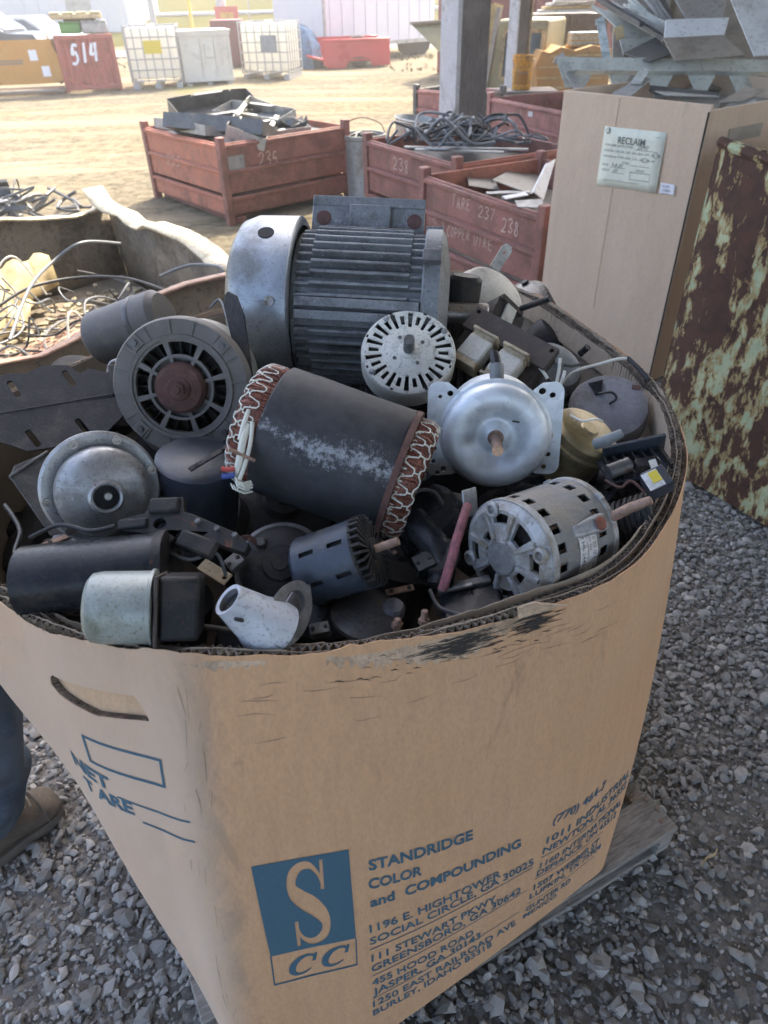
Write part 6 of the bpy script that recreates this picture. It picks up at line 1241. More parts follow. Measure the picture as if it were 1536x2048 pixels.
twall(TA, TB, 'far_wall', 'trough_rim', 1, .13); twall(TA, TD, 'far_wall', 'trough_rim', 2, -.07); twall(TB, TC, 'near_wall', 'steel_rusty', 3, -.05); twall(TD, TC, 'side_wall', 'trough_rim', 4, .05)
MB().prism([(p.x, p.y) for p in (TA, TB, TC, TD)], .05, .07).build('floor', 'trough', tr)
MB().prism([((p * .96 + (TA + TC) * .02).x, (p * .96 + (TA + TC) * .02).y) for p in (TA, TB, TC, TD)], .10, .24).build('packed_scrap', 'trough', tr)['kind'] = 'stuff'
r = random.Random(21)
def tp(a_, b_, z): return TB + (TA - TB) * a_ + tv * (2.0 * b_) + Vector((0, 0, z))
for i in range(40):
    a0 = r.uniform(.12, .85); b0 = r.uniform(.2, .95); ra = r.uniform(.08, .30); ph = r.uniform(0, 6.28); P = [tp(min(.93, max(.06, a0 + ra * .6 * math.cos(ph + q * .75))), min(.97, max(.05, b0 + ra * .6 * math.sin(ph + q * .75))), .30 + .008 * i * r.uniform(.2, 1) + .05 * math.sin(q)) for q in range(r.randint(5, 9))]
    t = thing('scrap_cable', 'loose bent cable in the battered trough', 'cable', (0, 0, 0), None, 'loose cables in the trough'); MB().tube(catmull(P, 6), r.uniform(.003, .007), 6).build('cable', r.choice(['wire_black', 'wire_gray', 'wire_black', 'wire_white', 'wire_gray']), t)
for lb, pts in (('long gray cable arching up out of the trough', [(20, 680, .62), (60, 575, .70), (110, 520, .74), (165, 485, .80), (240, 487, .70)]), ('long black cable looping along the trough', [(0, 610, .62), (60, 575, .64), (150, 556, .62), (250, 556, .62), (330, 580, .60)]), ('gray hose loop at the right end of the trough', [(320, 552, .66), (380, 530, .70), (440, 535, .70), (430, 556, .66), (340, 575, .62)])):
    t = thing('scrap_cable', lb, 'cable', (0, 0, 0), None, 'loose cables in the trough'); MB().tube(catmull([pz(*p) for p in pts], 7), .0075, 7).build('cable', 'wire_gray' if 'gray' in lb else 'wire_black', t)
m = MB()
for i in range(46):
    a0 = r.gauss(.42, .05); b0 = r.gauss(.36, .08); P = [tp(a0 + r.gauss(0, .06), b0 + r.gauss(0, .07), .28 + r.random() * .08) for q in range(5)]; m.tube(catmull(P, 4), .0022, 4)
tag(m.build('wire_nest', 'wire_copper'), 'nest of fine pinkish red wire in the trough', 'wire nest', kind='stuff')
m = MB()
for i in range(520):
    p = tp(r.uniform(.08, .9), r.uniform(.05, .98), .24 + r.uniform(.0, .05)); m.box((0, 0, 0), (r.uniform(.02, .07), r.uniform(.015, .04), .012), Matrix.Rotation(r.uniform(0, 3), 3, 'Z') @ Matrix.Rotation(r.uniform(-.5, .5), 3, 'X'), p)
tag(m.build('paper_chips', 'chip'), 'pale chips of paper and foam under the cables', 'chips', kind='stuff')
for lb, pts in (('sun bleached folded card at the left of the trough', [(-40, 545, .50), (95, 505, .54), (118, 570, .36), (-30, 650, .36)]), ('second bleached card flap lower in the trough', [(-40, 625, .42), (70, 600, .38), (60, 650, .30), (-40, 700, .30)])):
    P = [pz(*p) for p in pts]; t = thing('card_flap', lb, 'cardboard', P[0]); m = MB(); V = []; n_ = 10
    for i in range(n_ + 1):
        e = P[0].lerp(P[1], i / n_) - P[0]; f = P[3].lerp(P[2], i / n_) - P[0]; V += [e + Vector((0, 0, .02 * math.sin(i * 1.7))), (e + f) / 2 + Vector((0, 0, .03 * math.sin(i * 1.3 + 1))), f]
    o = m.add(V, [(3 * i + k, 3 * i + 3 + k, 3 * i + 4 + k, 3 * i + 1 + k) for i in range(n_) for k in (0, 1)]).build('flap', 'old_card', t, smooth=20); o.modifiers.new('s', 'SOLIDIFY').thickness = .005
# ---- scrap heap on the ground far left
hp = pz(30, 460, .05); m = MB(); r = random.Random(8)
for i in range(60):
    c = hp + Vector((r.gauss(-.35, .38), r.gauss(.35, .28), 0)); h_ = max(.05, .38 - .35 * (c - hp - Vector((-.35, .35, 0))).length); P = [c + Vector((r.gauss(0, .14), r.gauss(0, .14), r.random() * h_)) for q in range(5)]
    if i % 2: m.tube(catmull(P, 4), r.uniform(.008, .02), 6)
    else: m.box((0, 0, 0), (r.uniform(.05, .25), r.uniform(.03, .16), r.uniform(.005, .06)), Matrix.Rotation(r.uniform(0, 3), 3, 'Z') @ Matrix.Rotation(r.uniform(-1, 1), 3, 'X'), P[2])
tag(m.build('scrap_heap', 'sheet_dark'), 'low heap of mixed dark metal scrap on the ground at far left', 'scrap heap', kind='stuff')
# ------------------------------------------------------------------ the yard beyond
def gp(px, py): return pz(px, py, 0.0)
def facing(pxl, pyl, pxr, pyr):                           # local frame of a front face standing on the ground: origin left foot, X along the face, Y away
    a = gp(pxl, pyl); b = gp(pxr, pyr); u = Vector((b.x - a.x, b.y - a.y, 0)); return a, u.length, rz(math.atan2(u.y, u.x))
def hgt(px, py, foot): d = ray(px, py); s_ = Vector((foot.x, foot.y, 0)).length / Vector((d.x, d.y, 0)).length; return CAM_H + d.z * s_
GF = 'containers lined up across the yard'
# grass bank and road
g = MB(); V = []; xs = [-140, -80, -50, -35, -20, -8, 4, 20, 50, 140]; yz = [(33, -.02), (36, .02), (42, .5), (52, 1.6), (64, 3.6), (80, 6.6), (92, 9.2)]
for x in xs:
    for y_, z_ in yz: V.append((x, y_, z_))
g.add(V, [(i * 7 + j, (i + 1) * 7 + j, (i + 1) * 7 + j + 1, i * 7 + j + 1) for i in range(len(xs) - 1) for j in range(6)]); struct(g.build('grass_bank', 'grass', smooth=180))
g = MB(); g.add([(-140, 29.5, .045), (140, 29.5, .045), (140, 33.2, .045), (-140, 33.2, .045)], [(0, 1, 2, 3)]); struct(g.build('road', 'concrete', smooth=0))
g = MB(); g.box((0, 46, .95), (260, 1.6, .12)); struct(g.build('kerb_path', 'pole_white', smooth=0))
m = MB(); r = random.Random(31)
for i in range(1500):
    x = r.uniform(-16, 6); y_ = r.uniform(20.5, 30) if r.random() < .7 else r.uniform(24.0, 27.0)
    if not (math.sin(x * 1.3) + math.sin(y_ * 1.7 + x * .6) > .6): continue
    for q in range(4):
        a = r.uniform(0, 6.28); h_ = r.uniform(.05, .14); m.add([(x, y_, 0.01), (x + .02, y_, .01), (x + .06 * math.cos(a), y_ + .06 * math.sin(a), h_)], [(0, 1, 2)])
tag(m.build('weeds', 'grass', smooth=0), 'yellow green weeds along the far edge of the yard', 'weeds', kind='stuff')
# orange cardboard box
a, W, M = facing(-55, 194, 126, 186); t = thing('cardboard_box', 'orange printed cardboard box at the far left of the container row', 'box', a, M, GF); H = hgt(100, 78, gp(126, 186))
MB().box((W / 2, .01, H / 2 + .1), (W, .02, H - .2)).build('front_wall', 'card_orange', t); MB().box((W / 2, 1.0, H / 2 + .06), (W, .02, H - .25)).build('back_wall', 'card_orange', t)
for x in (.0, W): MB().box((x, .5, H / 2 + .08), (.02, 1.0, H - .18)).build('side_wall', 'card_orange', t)
MB().prism([(0, 0), (.30, -.02), (.06, .62), (-.02, .9)], 0, .015, Matrix(((1, 0, 0), (0, 0, -1), (0, 1, 0))), (W - .02, -.03, .25)).build('loose_flap', 'card_orange', t)
for x, z in ((W * .78, H * .72), (W * .88, H * .42)): MB().box((x, -.004, z), (.17, .006, .2)).build('white_label', 'paper_white', t)
for z, w_ in ((H * .63, .55), (H * .58, .5)): MB().box((W * .52, -.003, z), (w_, .005, .035)).build('faint_print', 'scuff', t)
for i in range(5): MB().box((W / 2, .1 + i * .2, .05), (W + .1, .1, .04)).build('pallet_board', 'wood', t)
# red ribbed container 514
a, W, M = facing(138, 186, 243, 180); t = thing('ribbed_container', 'red ribbed steel container painted 514 in white', 'container', a, M, GF); H = hgt(108, 72, a)
for x0, x1, y0, y1, ang in ((0, W, 0, 0, 0),):
    n_ = 9; V = []
    for i in range(n_ * 4 + 1):
        x = W * i / (n_ * 4); V += [(x, -.03 if i % 4 in (1, 2) else 0, .12), (x, -.03 if i % 4 in (1, 2) else 0, H - .06)]
    o = MB().add(V, [(2 * i, 2 * i + 2, 2 * i + 3, 2 * i + 1) for i in range(n_ * 4)]).build('front_wall', 'c_red', t, smooth=0); o.modifiers.new('s', 'SOLIDIFY').thickness = .01
MB().box((0, .6, H / 2), (.05, 1.2, H - .15)).build('side_wall', 'c_red', t); MB().box((W, .6, H / 2), (.05, 1.2, H - .15)).build('side_wall', 'c_red', t); MB().box((W / 2, 1.2, H / 2), (W, .05, H - .15)).build('back_wall', 'c_red', t)
for z in (.09, H - .04): MB().box((W / 2, -.01, z), (W + .06, .09, .09)).build('rail', 'c_red', t, bevel=.01)
for x in (0, W): MB().box((x, -.01, H / 2), (.08, .09, H)).build('corner_post', 'c_red', t, bevel=.01)
fpl = M @ Vector((0, -1, 0)); face_hand(t, '514', a + fpl * .035, fpl, [(143, 131), (139, 91), (201, 122), (195, 84)], 'paper_white', .16)
CT = [('flat crate of pale boards on top of the red 514 container', (W * .45, .5, H + .34), (W * .95, .8, .10), 'old_card'), ('green plastic bin on top of the 514 container', (W * .30, .45, H + .12), (.45, .5, .2), 'green'), ('gray crumpled tarp on the 514 container', (W * .75, .35, H + .12), (.55, .6, .22), 'sheet_gray'), ('dark machine part on the 514 container', (W * .5, .7, H + .2), (.7, .3, .25), 'sheet_dark')]
for lb, c, s_, mt in CT:
    q = thing('loose_load', lb, 'scrap', a + M @ Vector(c), M, 'load on the 514 container'); MB().box((0, 0, 0), s_).build('bulk', mt, q, bevel=.03)
    for i in range(4): MB().box((s_[0] * (-.4 + .26 * i), 0, s_[2] * .5 + .012), (s_[0] * .2, s_[1] * 1.02, .025)).build('top_board', mt, q)
# caged liquid totes
def tote(label, c4, top, label_mat, shade):
    a, W, M = facing(*c4); t = thing('liquid_tote', label, 'tote', a, M, 'caged white liquid totes'); H = hgt(c4[0] - 20, top, a)
    MB().box((W / 2, W * .42, H * .56), (W * .94, W * .80, H * .80)).build('tank', 'ibc', t, bevel=.06)
    MB().cyl(.09, H * .95, H, 20, None, (W / 2, W * .42, 0)).build('cap', 'ibc', t)
    for i in range(6):
        z = .17 + (H - .2) * i / 5
        for y_ in (0, W * .84): MB().box((W / 2, y_, z), (W, .022, .022)).build('cage_bar', 'cage', t)
        for x in (0, W): MB().box((x, W * .42, z), (.022, W * .84, .022)).build('cage_bar', 'cage', t)
    for i in range(7):
        x = W * i / 6
        for y_ in (0, W * .84): MB().box((x, y_ - .012, H / 2 + .06), (.022, .022, H - .14)).build('cage_bar', 'cage', t)
        for xx in (0, W): MB().box((xx, W * .14 * i, H / 2 + .06), (.022, .022, H - .14)).build('cage_bar', 'cage', t)
    MB().box((W * label_mat[1], -.03, H * label_mat[2]), (W * label_mat[3], .006, H * label_mat[4])).build('label_plate', label_mat[0], t)
    for x in (.08, W / 2, W - .08): MB().box((x, W * .42, .06), (.14, W * .84, .12)).build('pallet_foot', 'cage', t)
    return t
tote('caged white tote with yellow label beside the 514 container', (268, 180, 368, 176), 50, ('yellow', .52, .66, .34, .2), 0)
tote('caged white tote with blue gray label, last in the row', (488, 160, 580, 160), 42, ('dome_blue', .62, .62, .34, .28), 0)
# beige crate
a, W, M = facing(372, 174, 470, 168); t = thing('beige_crate', 'beige board crate between the two caged totes', 'crate', a, M, GF); H = hgt(362, 66, a)
MB().box((W / 2, .5, H / 2 + .06), (W, 1.0, H - .12)).build('body', 'beige_crate', t)
for x in (.03, W * .42, W * .70, W - .03): MB().box((x, -.012, H / 2 + .04), (.05, .024, H - .1)).build('batten', 'beige_crate', t)
for z in (.12, H - .03): MB().box((W / 2, -.014, z), (W + .02, .028, .07)).build('rail', 'beige_crate', t)
MB().box((W * .56, -.01, H * .66), (.2, .02, .28)).build('hatch', 'beige_crate', t, bevel=.01); MB().box((W / 2, .5, H + .02), (W + .08, 1.08, .04)).build('lid', 'beige_crate', t)
for x in (.1, W / 2, W - .1): MB().box((x, .5, .03), (.12, 1.0, .06)).build('skid', 'beige_crate', t)
# dark red container behind
a, W, M = facing(424, 138, 486, 136); t = thing('dark_container', 'dark red container standing behind the beige crate', 'container', a + Vector((0, .6, 0)), M, GF); H = hgt(424, 42, a)
MB().box((W / 2, .6, H / 2), (W, 1.2, H)).build('body', 'c_dkred', t, bevel=.02)
for i in range(6): MB().box((W * (i + .5) / 6, -.015, H / 2), (.07, .03, H - .1)).build('rib', 'c_dkred', t)
# blue tarp heap
q = gp(606, 136); t = thing('tarp_bundle', 'faded blue tarp bundle by the trailer corner', 'tarp', q); m = MB(); r = random.Random(6); V = []
for i in range(13):
    for j in range(9):
        ph, th_ = i / 12 * 6.283, j / 8 * 1.57; rad = (.55 + .10 * math.sin(5 * ph) * math.cos(th_) + r.uniform(-.05, .05)); V.append((rad * math.cos(ph) * math.cos(th_), rad * .6 * math.sin(ph) * math.cos(th_), 1.02 * math.sin(th_) ** .7 + r.uniform(-.03, .03) * (j > 0)))
m.add(V, [(i * 9 + j, (i + 1) * 9 + j, (i + 1) * 9 + j + 1, i * 9 + j + 1) for i in range(12) for j in range(8)]).build('tarp', 'blue_tarp', t, smooth=20)
# red pickup bed lying on the ground
a, W, M = facing(648, 139, 780, 133); t = thing('truck_bed', 'bright red pickup truck bed standing on the ground', 'truck bed', a, M); H = hgt(650, 80, a); k = W / 132
side = [(0, .10), (8, .02), (42, .0), (50, .16), (58, .24), (70, .28), (84, .24), (92, .16), (98, .03), (132, .05), (132, .62), (128, .70), (0, .70)]
sidep = [(x * k, z * H / .70) for x, z in side]
for y_ in (0, 1.5): MB().prism(sidep, -.03, .03, Matrix(((1, 0, 0), (0, 0, -1), (0, 1, 0))), (0, y_, 0)).build('side_panel', 'truck_red', t, bevel=.01)
MB().box((W / 2, -.02, H * .97), (W, .12, .06)).build('top_rail', 'truck_red', t, bevel=.02); MB().box((W / 2, 1.52, H * .97), (W, .12, .06)).build('top_rail', 'truck_red', t, bevel=.02)
MB().box((W - .03, .75, H * .5), (.05, 1.46, H * .85)).build('front_bulkhead', 'truck_red', t); MB().box((W / 2, .75, H * .28), (W, 1.46, .05)).build('floor', 'truck_red', t)
MB().box((.02 - .25, .75, H * .30), (.5, 1.46, .06), Matrix.Rotation(.25, 3, 'Y')).build('dropped_tailgate', 'truck_red', t, bevel=.01)
for y_ in (.28, 1.22): MB().box((W * .54, y_, H * .42), (.75, .4, .3)).build('wheel_tub', 'c_dkred', t, bevel=.08)
MB().lathe([(.20, -.1), (.36, -.1), (.38, -.05), (.38, .05), (.36, .1), (.20, .1), (.18, 0), (.20, -.1)], 28, Matrix(((1, 0, 0), (0, 0, -1), (0, 1, 0))), (W * .55, .3, .38)).build('tyre_inside_arch', 'tyre', t)
# white trailer
a = gp(650, 134); b = gp(872, 112); u = (b - a); L = Vector((u.x, u.y, 0)).length; M = rz(math.atan2(u.y, u.x)); t = thing('box_trailer', 'long white box trailer behind the red truck bed', 'trailer', a + Vector((0, .9, 0)), M)
MB().box((L / 2, 1.25, 1.95), (L, 2.5, 3.1)).build('body', 'white_wall', t, bevel=.02)
for i in range(10): MB().box((L * (i + .5) / 10, -.008, 1.95), (.03, .016, 3.0)).build('seam', 'white_wall', t)
MB().box((L / 2, -.01, .42), (L, .05, .10)).build('bottom_rail', 'sheet_gray', t); MB().box((0, -.012, 1.95), (.08, .05, 3.1)).build('corner_trim', 'sheet_gray', t)
for x in (L * .82, L * .92): MB().cyl(.42, 0, .3, 28, Matrix(((1, 0, 0), (0, 0, -1), (0, 1, 0))), (x, .5, .42)).build('wheel', 'tyre', t)
MB().box((.3, .4, .2), (.1, .1, .4)).build('landing_leg', 'sheet_dark', t)
a2 = gp(556, 100); t = thing('box_trailer', 'shaded grayish trailer end left of the white trailer', 'trailer', (a2.x, a2.y, 0)); Wd = (a.x - a2.x) * 1.25
MB().box((Wd / 2, 1.5, 1.9), (Wd, 3, 3.4)).build('body', 'sheet_white', t); MB().box((Wd * .3, -.01, 1.7), (Wd * .42, .02, 2.6)).build('door', 'sheet_gray', t); MB().box((Wd * .52, -.03, 1.7), (.05, .04, 2.5)).build('lock_bar', 'cage', t)
for x in (Wd * .2, Wd * .8): MB().cyl(.42, 0, .3, 24, Matrix(((1, 0, 0), (0, 0, -1), (0, 1, 0))), (x, .5, .42)).build('wheel', 'tyre', t)
# pale building
b0 = pz(105, 92, 0); t = thing('metal_building', 'pale metal building behind the pickup truck', 'building', (b0.x - 7, b0.y + 2, 0)); Wd = py_(258, 40, b0.y + 2).x - (b0.x - 7)
MB().box((Wd / 2, 3, 2.2), (Wd, 6, 4.4)).build('wall', 'white_wall', t)
for i in range(16): MB().box((Wd * (i + .5) / 16, -.015, 2.2), (.05, .03, 4.4)).build('wall_rib', 'white_wall', t)
MB().box((Wd / 2, 3, 4.5), (Wd + .4, 6.4, .15)).build('roof', 'roof_metal', t); MB().box((Wd * .78, -.03, 1.1), (1.1, .05, 2.2)).build('door', 'sheet_gray', t)
# pickup behind the orange box
q = py_(40, 60, 22.5); t = thing('pickup_truck', 'dark blue gray pickup truck parked behind the orange box', 'truck', (q.x - 1.2, 22.5, 0)); LX = 4.4
bodyp = [(-3.2, .45), (-3.2, .98), (-.9, 1.02), (-.45, 1.02), (.35, 1.05), (1.5, 1.0), (1.62, .8), (1.62, .45)]
MB().prism(bodyp, -.9, .9, Matrix(((1, 0, 0), (0, 0, -1), (0, 1, 0))), (0, .9, 0)).build('body', 'pickup', t, bevel=.04)
MB().hexa([(-1.9, .06, 1.0), (.75, .06, 1.03), (.75, 1.74, 1.03), (-1.9, 1.74, 1.0)], [(-1.65, .22, 1.62), (-.05, .22, 1.62), (-.05, 1.58, 1.62), (-1.65, 1.58, 1.62)]).build('cab', 'pickup', t, bevel=.05)
for x0, x1, x2, x3 in ((-1.72, -.90, -1.56, -.92), (-.82, .50, -.84, -.12)):
    m = MB().hexa([(x0, .066, 1.08), (x1, .066, 1.08), (x1, .09, 1.08), (x0, .09, 1.08)], [(x2, .180, 1.54), (x3, .180, 1.54), (x3, .205, 1.54), (x2, .205, 1.54)]); m.build('side_window', 'glass', t)
m = MB().hexa([(.72, .2, 1.1), (.72, 1.6, 1.1), (.66, 1.6, 1.1), (.66, .2, 1.1)], [(.03, .3, 1.56), (.03, 1.5, 1.56), (-.02, 1.5, 1.56), (-.02, .3, 1.56)]); m.build('windscreen', 'glass', t)
MB().box((.62, -.08, 1.12), (.10, .2, .16)).build('wing_mirror', 'pickup', t, bevel=.02)
for x in (-2.3, 1.0):
    w_ = MB().cyl(.38, -.11, .11, 28, Matrix(((1, 0, 0), (0, 0, -1), (0, 1, 0))), (x, .1, .38), b=.03).build('wheel', 'tyre', t); MB().cyl(.22, -.12, .10, 20, Matrix(((1, 0, 0), (0, 0, -1), (0, 1, 0))), (x, .1, .38)).build('rim', 'cage', w_)
for s_, y_ in ((1.62, .2), (1.62, 1.55)): MB().box((s_, y_, .82), (.04, .26, .14)).build('headlight', 'label_white', t)
# poles, sign and far bits by the road
for nm, lb, px, base, w_, h_, mt in (('utility_pole', 'gray utility pole by the road', 303, 20, .26, 7, 'cage'), ('bollard_post', 'thin yellow post beside the road', 379, 20, .14, 5, 'line_yellow'), ('concrete_pole', 'pale thick pole beside the red sign', 443, 20, .42, 6, 'pole_white')):
    p = py_(px, base, 35.5); p.z = 0; t = thing(nm, lb, 'pole', p, None, 'poles along the road'); MB().lathe([(0, 0), (w_ / 2 * 1.4, 0), (w_ / 2 * 1.4, .1), (w_ / 2, .15), (w_ / 2 * .9, h_), (0, h_)], 14).build('shaft', mt, t); MB().box((0, 0, h_ - .4), (1.4, .1, .12)).build('crossarm', mt, t)
p = py_(455, 40, 35.2); p.z = .0; t = thing('road_sign', 'red and orange barrier sign at the roadside', 'sign', p); MB().box((0, 0, .95), (.95, .04, .8)).build('panel', 'sign_red', t); MB().box((0, -.025, 1.05), (.55, .02, .2)).build('stripe', 'bucket', t)
for x in (-.35, .35): MB().box((x, .03, .3), (.05, .05, .6)).build('leg', 'cage', t)
p = py_(497, 10, 35.8); p.z = 0; t = thing('road_sign', 'small round white sign on a post by the road', 'sign', p); MB().cyl(.28, -.02, .02, 20, Matrix(((1, 0, 0), (0, 0, -1), (0, 1, 0))), (0, -.06, 2.0)).build('disc', 'paper_white', t); MB().cyl(.04, 0, 2.1, 8).build('post', 'cage', t)
p = gp(360, 62); t = thing('parked_car', 'low light coloured car far off by the road', 'car', (p.x, 28.6, 0)); MB().prism([(-1.9, .3), (-1.95, .75), (-1.2, .85), (-.7, 1.3), (.6, 1.3), (1.2, .85), (1.95, .75), (1.95, .3)], -.8, .8, Matrix(((1, 0, 0), (0, 0, -1), (0, 1, 0)))).build('body', 'sheet_white', t, bevel=.06)
MB().prism([(-.62, .9), (-.5, 1.22), (.45, 1.22), (.95, .9)], -.81, .81, Matrix(((1, 0, 0), (0, 0, -1), (0, 1, 0)))).build('side_window', 'glass', t)
for x in (-1.2, 1.2): MB().cyl(.32, -.82, .82, 20, Matrix(((1, 0, 0), (0, 0, -1), (0, 1, 0))), (x, 0, .32)).build('wheel', 'tyre', t)
# ---- behind the shed columns
p = py_(962, 180, 12.6); q2 = py_(1078, 175, 12.2); u = Vector((q2.x - p.x, q2.y - p.y, 0)); W = u.length; t = thing('camper_shell', 'olive truck cap with dark window standing behind the posts', 'truck cap', (p.x, p.y, 0), rz(math.atan2(u.y, u.x))); H = CAM_H + (ray(985, 40).z / ray(985, 40).y) * 12.6
MB().hexa([(0, 0, .1), (W, 0, .1), (W, 1.4, .1), (0, 1.4, .1)], [(.14, .2, H), (W, .2, H), (W, 1.3, H), (.14, 1.3, H)]).build('shell', 'olive_body', t, bevel=.04)
def onwall(x, z): f = (z - .1) / (H - .1); return Vector((x, .2 * f - .012, z))
m = MB(); o4 = [onwall(W * .30, H * .46), onwall(W * .95, H * .46), onwall(W * .95, H * .9), onwall(W * .30, H * .9)]; m.hexa([v + Vector((0, .03, 0)) for v in o4], o4); m.build('window', 'glass_dark', t)
for i in range(4): MB().beam(o4[i], o4[(i + 1) % 4], .05, .05, (0, 1, 0)).build('window_frame', 'ochre', t)
MB().beam((.05, -.1, .1), (.2, .05, H + .15), .06, .10, (0, 1, 0)).build('corner_board', 'sheet_tan', t)
q = py_(1041, 178, 11.0); zt = q.z; t = thing('wooden_crate', 'low timber crate carrying the yellow pail', 'crate', (q.x, q.y, 0)); s_ = .5
for i in range(4):
    z = (zt - .02) * (i + .5) / 4
    for y_ in (-.25, .25): MB().box((0, y_, z), (.9, .02, zt / 4 - .03)).build('board', 'wood', t)
for x in (-.44, .44): MB().box((x, 0, zt / 2 - .02), (.03, .48, zt - .06)).build('end_board', 'wood', t)
MB().box((0, 0, zt - .015), (.92, .52, .02)).build('lid', 'wood', t)
k = depth(q) / FPX; hB = 58 * k; t = thing('plastic_pail', 'yellow orange plastic pail with printed side', 'pail', (q.x, q.y - .05, zt)); R = 21 * k
MB().lathe([(0, 0.005), (R * .86, .005), (R * .88, .02), (R * .97, hB * .84), (R * 1.06, hB * .85), (R * 1.06, hB * .89), (R * .99, hB * .90), (R, hB), (R * .95, hB), (R * .85, .03), (0, .03)], 40).build('pail', 'bucket', t)
MB().tube(catmull([(-R * 1.05, 0, hB * .86), (-R * .8, -R * .75, hB * .62), (0, -R * 1.12, hB * .5), (R * .8, -R * .75, hB * .62), (R * 1.05, 0, hB * .86)], 6), .004, 6).build('bail', 'steel', t)
lb_ = cylpatch(t, R * .96, -2.6, -1.2, hB * .18, hB * .55).build('label', 'bucket_ink', t)
q = py_(1070, 176, 11.9); q2 = py_(1215, 176, 11.9); W = q2.x - q.x; zb = .25; zt = CAM_H + ray(1085, 98).z / ray(1085, 98).y * 11.9; t = thing('cardboard_box', 'orange brown cardboard bale with sunlit left edge behind the pail', 'box', (q.x, q.y, 0))
MB().prism([(0, zb - .25), (W, zb - .25), (W, zt - .02), (W * .72, zt + .03), (W * .5, zt - .03), (W * .3, zt + .02), (W * .16, zt - .05), (.05, zt - .02), (-.03, zt - .2), (.02, zt * .6)], -.9, 0, Matrix(((1, 0, 0), (0, 0, -1), (0, 1, 0)))).build('bale', 'card_bale', t, bevel=.006)
for i in range(6): MB().box((W / 2 + random.uniform(-.04, .04), -.014, zb + (zt - zb) * (i + .3) / 6), (W * random.uniform(.7, .97), .035, .02), rz(0) @ Matrix.Rotation(random.uniform(-.03, .03), 3, 'Y')).build('layer_edge', 'old_card', t)
q = py_(1072, 100, 13.6); q2 = py_(1215, 96, 13.4); W = q2.x - q.x; zt = CAM_H + ray(1080, 30).z / ray(1080, 30).y * 13.6; t = thing('flatbed_wagon', 'brown wagon side loaded with white boards behind the bales', 'wagon', (q.x, q.y, 0))
MB().box((W / 2, .7, (zt + .4) / 2), (W, 1.4, zt - .4)).build('side', 'brown_body', t)
for i in range(5): MB().box((W * (i + .5) / 5, -.02, (zt + .4) / 2), (.06, .04, zt - .4)).build('stake', 'brown_body', t)
for x in (W * .25, W * .75): MB().cyl(.35, 0, .25, 20, Matrix(((1, 0, 0), (0, 0, -1), (0, 1, 0))), (x, .3, .35)).build('wheel', 'tyre', t)
for i in range(6): q3 = thing('white_board', 'pale board on the brown wagon, ' + ['lowest of the pile', 'second from the bottom', 'third from the bottom', 'fourth from the bottom', 'second from the top', 'topmost of the pile'][i], 'board', (q.x + W * (.12 + .05 * i), q.y + .3, zt + .02 + .045 * i), rz(.1 * (i % 3 - 1)), 'boards on the wagon'); MB().box((.3, 0, .02), (.8 - .05 * i, .35, .035)).build('board', ['sheet_white', 'old_card', 'pole_white'][i % 3], q3)
q = py_(1168, 92, 12.3); k = depth(q) / FPX; t = thing('paper_stack', 'mottled stack of papers on the orange bales', 'stack', (q.x, q.y, q.z), None)
for i in range(6): MB().box((0, 0, .02 + i * .028), (62 * k * (1 - .03 * (i % 2)), .3, .024)).build('sheet_bundle', 'mottled' if i % 2 else 'old_card', t)
MB().box((0, .1, -q.z / 2), (60 * k, .3, q.z)).build('support_carton', 'card_orange', t)
p = py_(900, 200, 13.4); t = thing('olive_awning', 'olive sheet panel tilted out beside the wide gray column', 'panel', (p.x, p.y, 0)); D = depth(py_(900, 100, 13.4)); P = [pd(824, 50, D) - p, pd(905, 44, D) - p, pd(905, 120, D) - p, pd(876, 102, D) - p]; P = [v + Vector((0, 0, p.z)) for v in P]
m = MB(); m.hexa(P, [v + Vector((0, .04, 0)) for v in P]); m.build('sheet', 'olive_body', t); m = MB(); m.beam(P[1], Vector((P[1].x, P[1].y, 0)), .06, .06, (0, 1, 0)); m.build('support_post', 'sheet_tan', t); m = MB(); m.beam(P[0] + Vector((-.03, -.02, .02)), P[1] + Vector((0, -.02, .02)), .04, .04, (0, 1, 0)); m.build('edge_tube', 'sheet_tan', t)
for i, (x0, x1) in enumerate(((950, 985), (962, 998))):
    p = py_(x0, 60, 13.0 + .1 * i); q3 = py_(x1, 8, 13.2); t = thing('leaning_plank', ['upper', 'lower'][i] + ' of two pinkish planks leaning beside the wide column', 'plank', (0, 0, 0), None, 'leaning planks'); MB().beam((p.x - .1, p.y, 0), (q3.x, q3.y, q3.z), .05, .14).build('plank', 'old_card', t)
p = py_(935, 30, 19.0); t = thing('dark_container', 'dark red container far behind the columns', 'container', (p.x, p.y, 0), rz(.2)); MB().box((2.2, 1.2, 1.25), (4.4, 2.4, 2.5)).build('body', 'c_dkred', t, bevel=.03)
for i in range(14): MB().box((.16 + 4.2 * i / 14, -.02, 1.25), (.14, .04, 2.3)).build('rib', 'c_dkred', t)
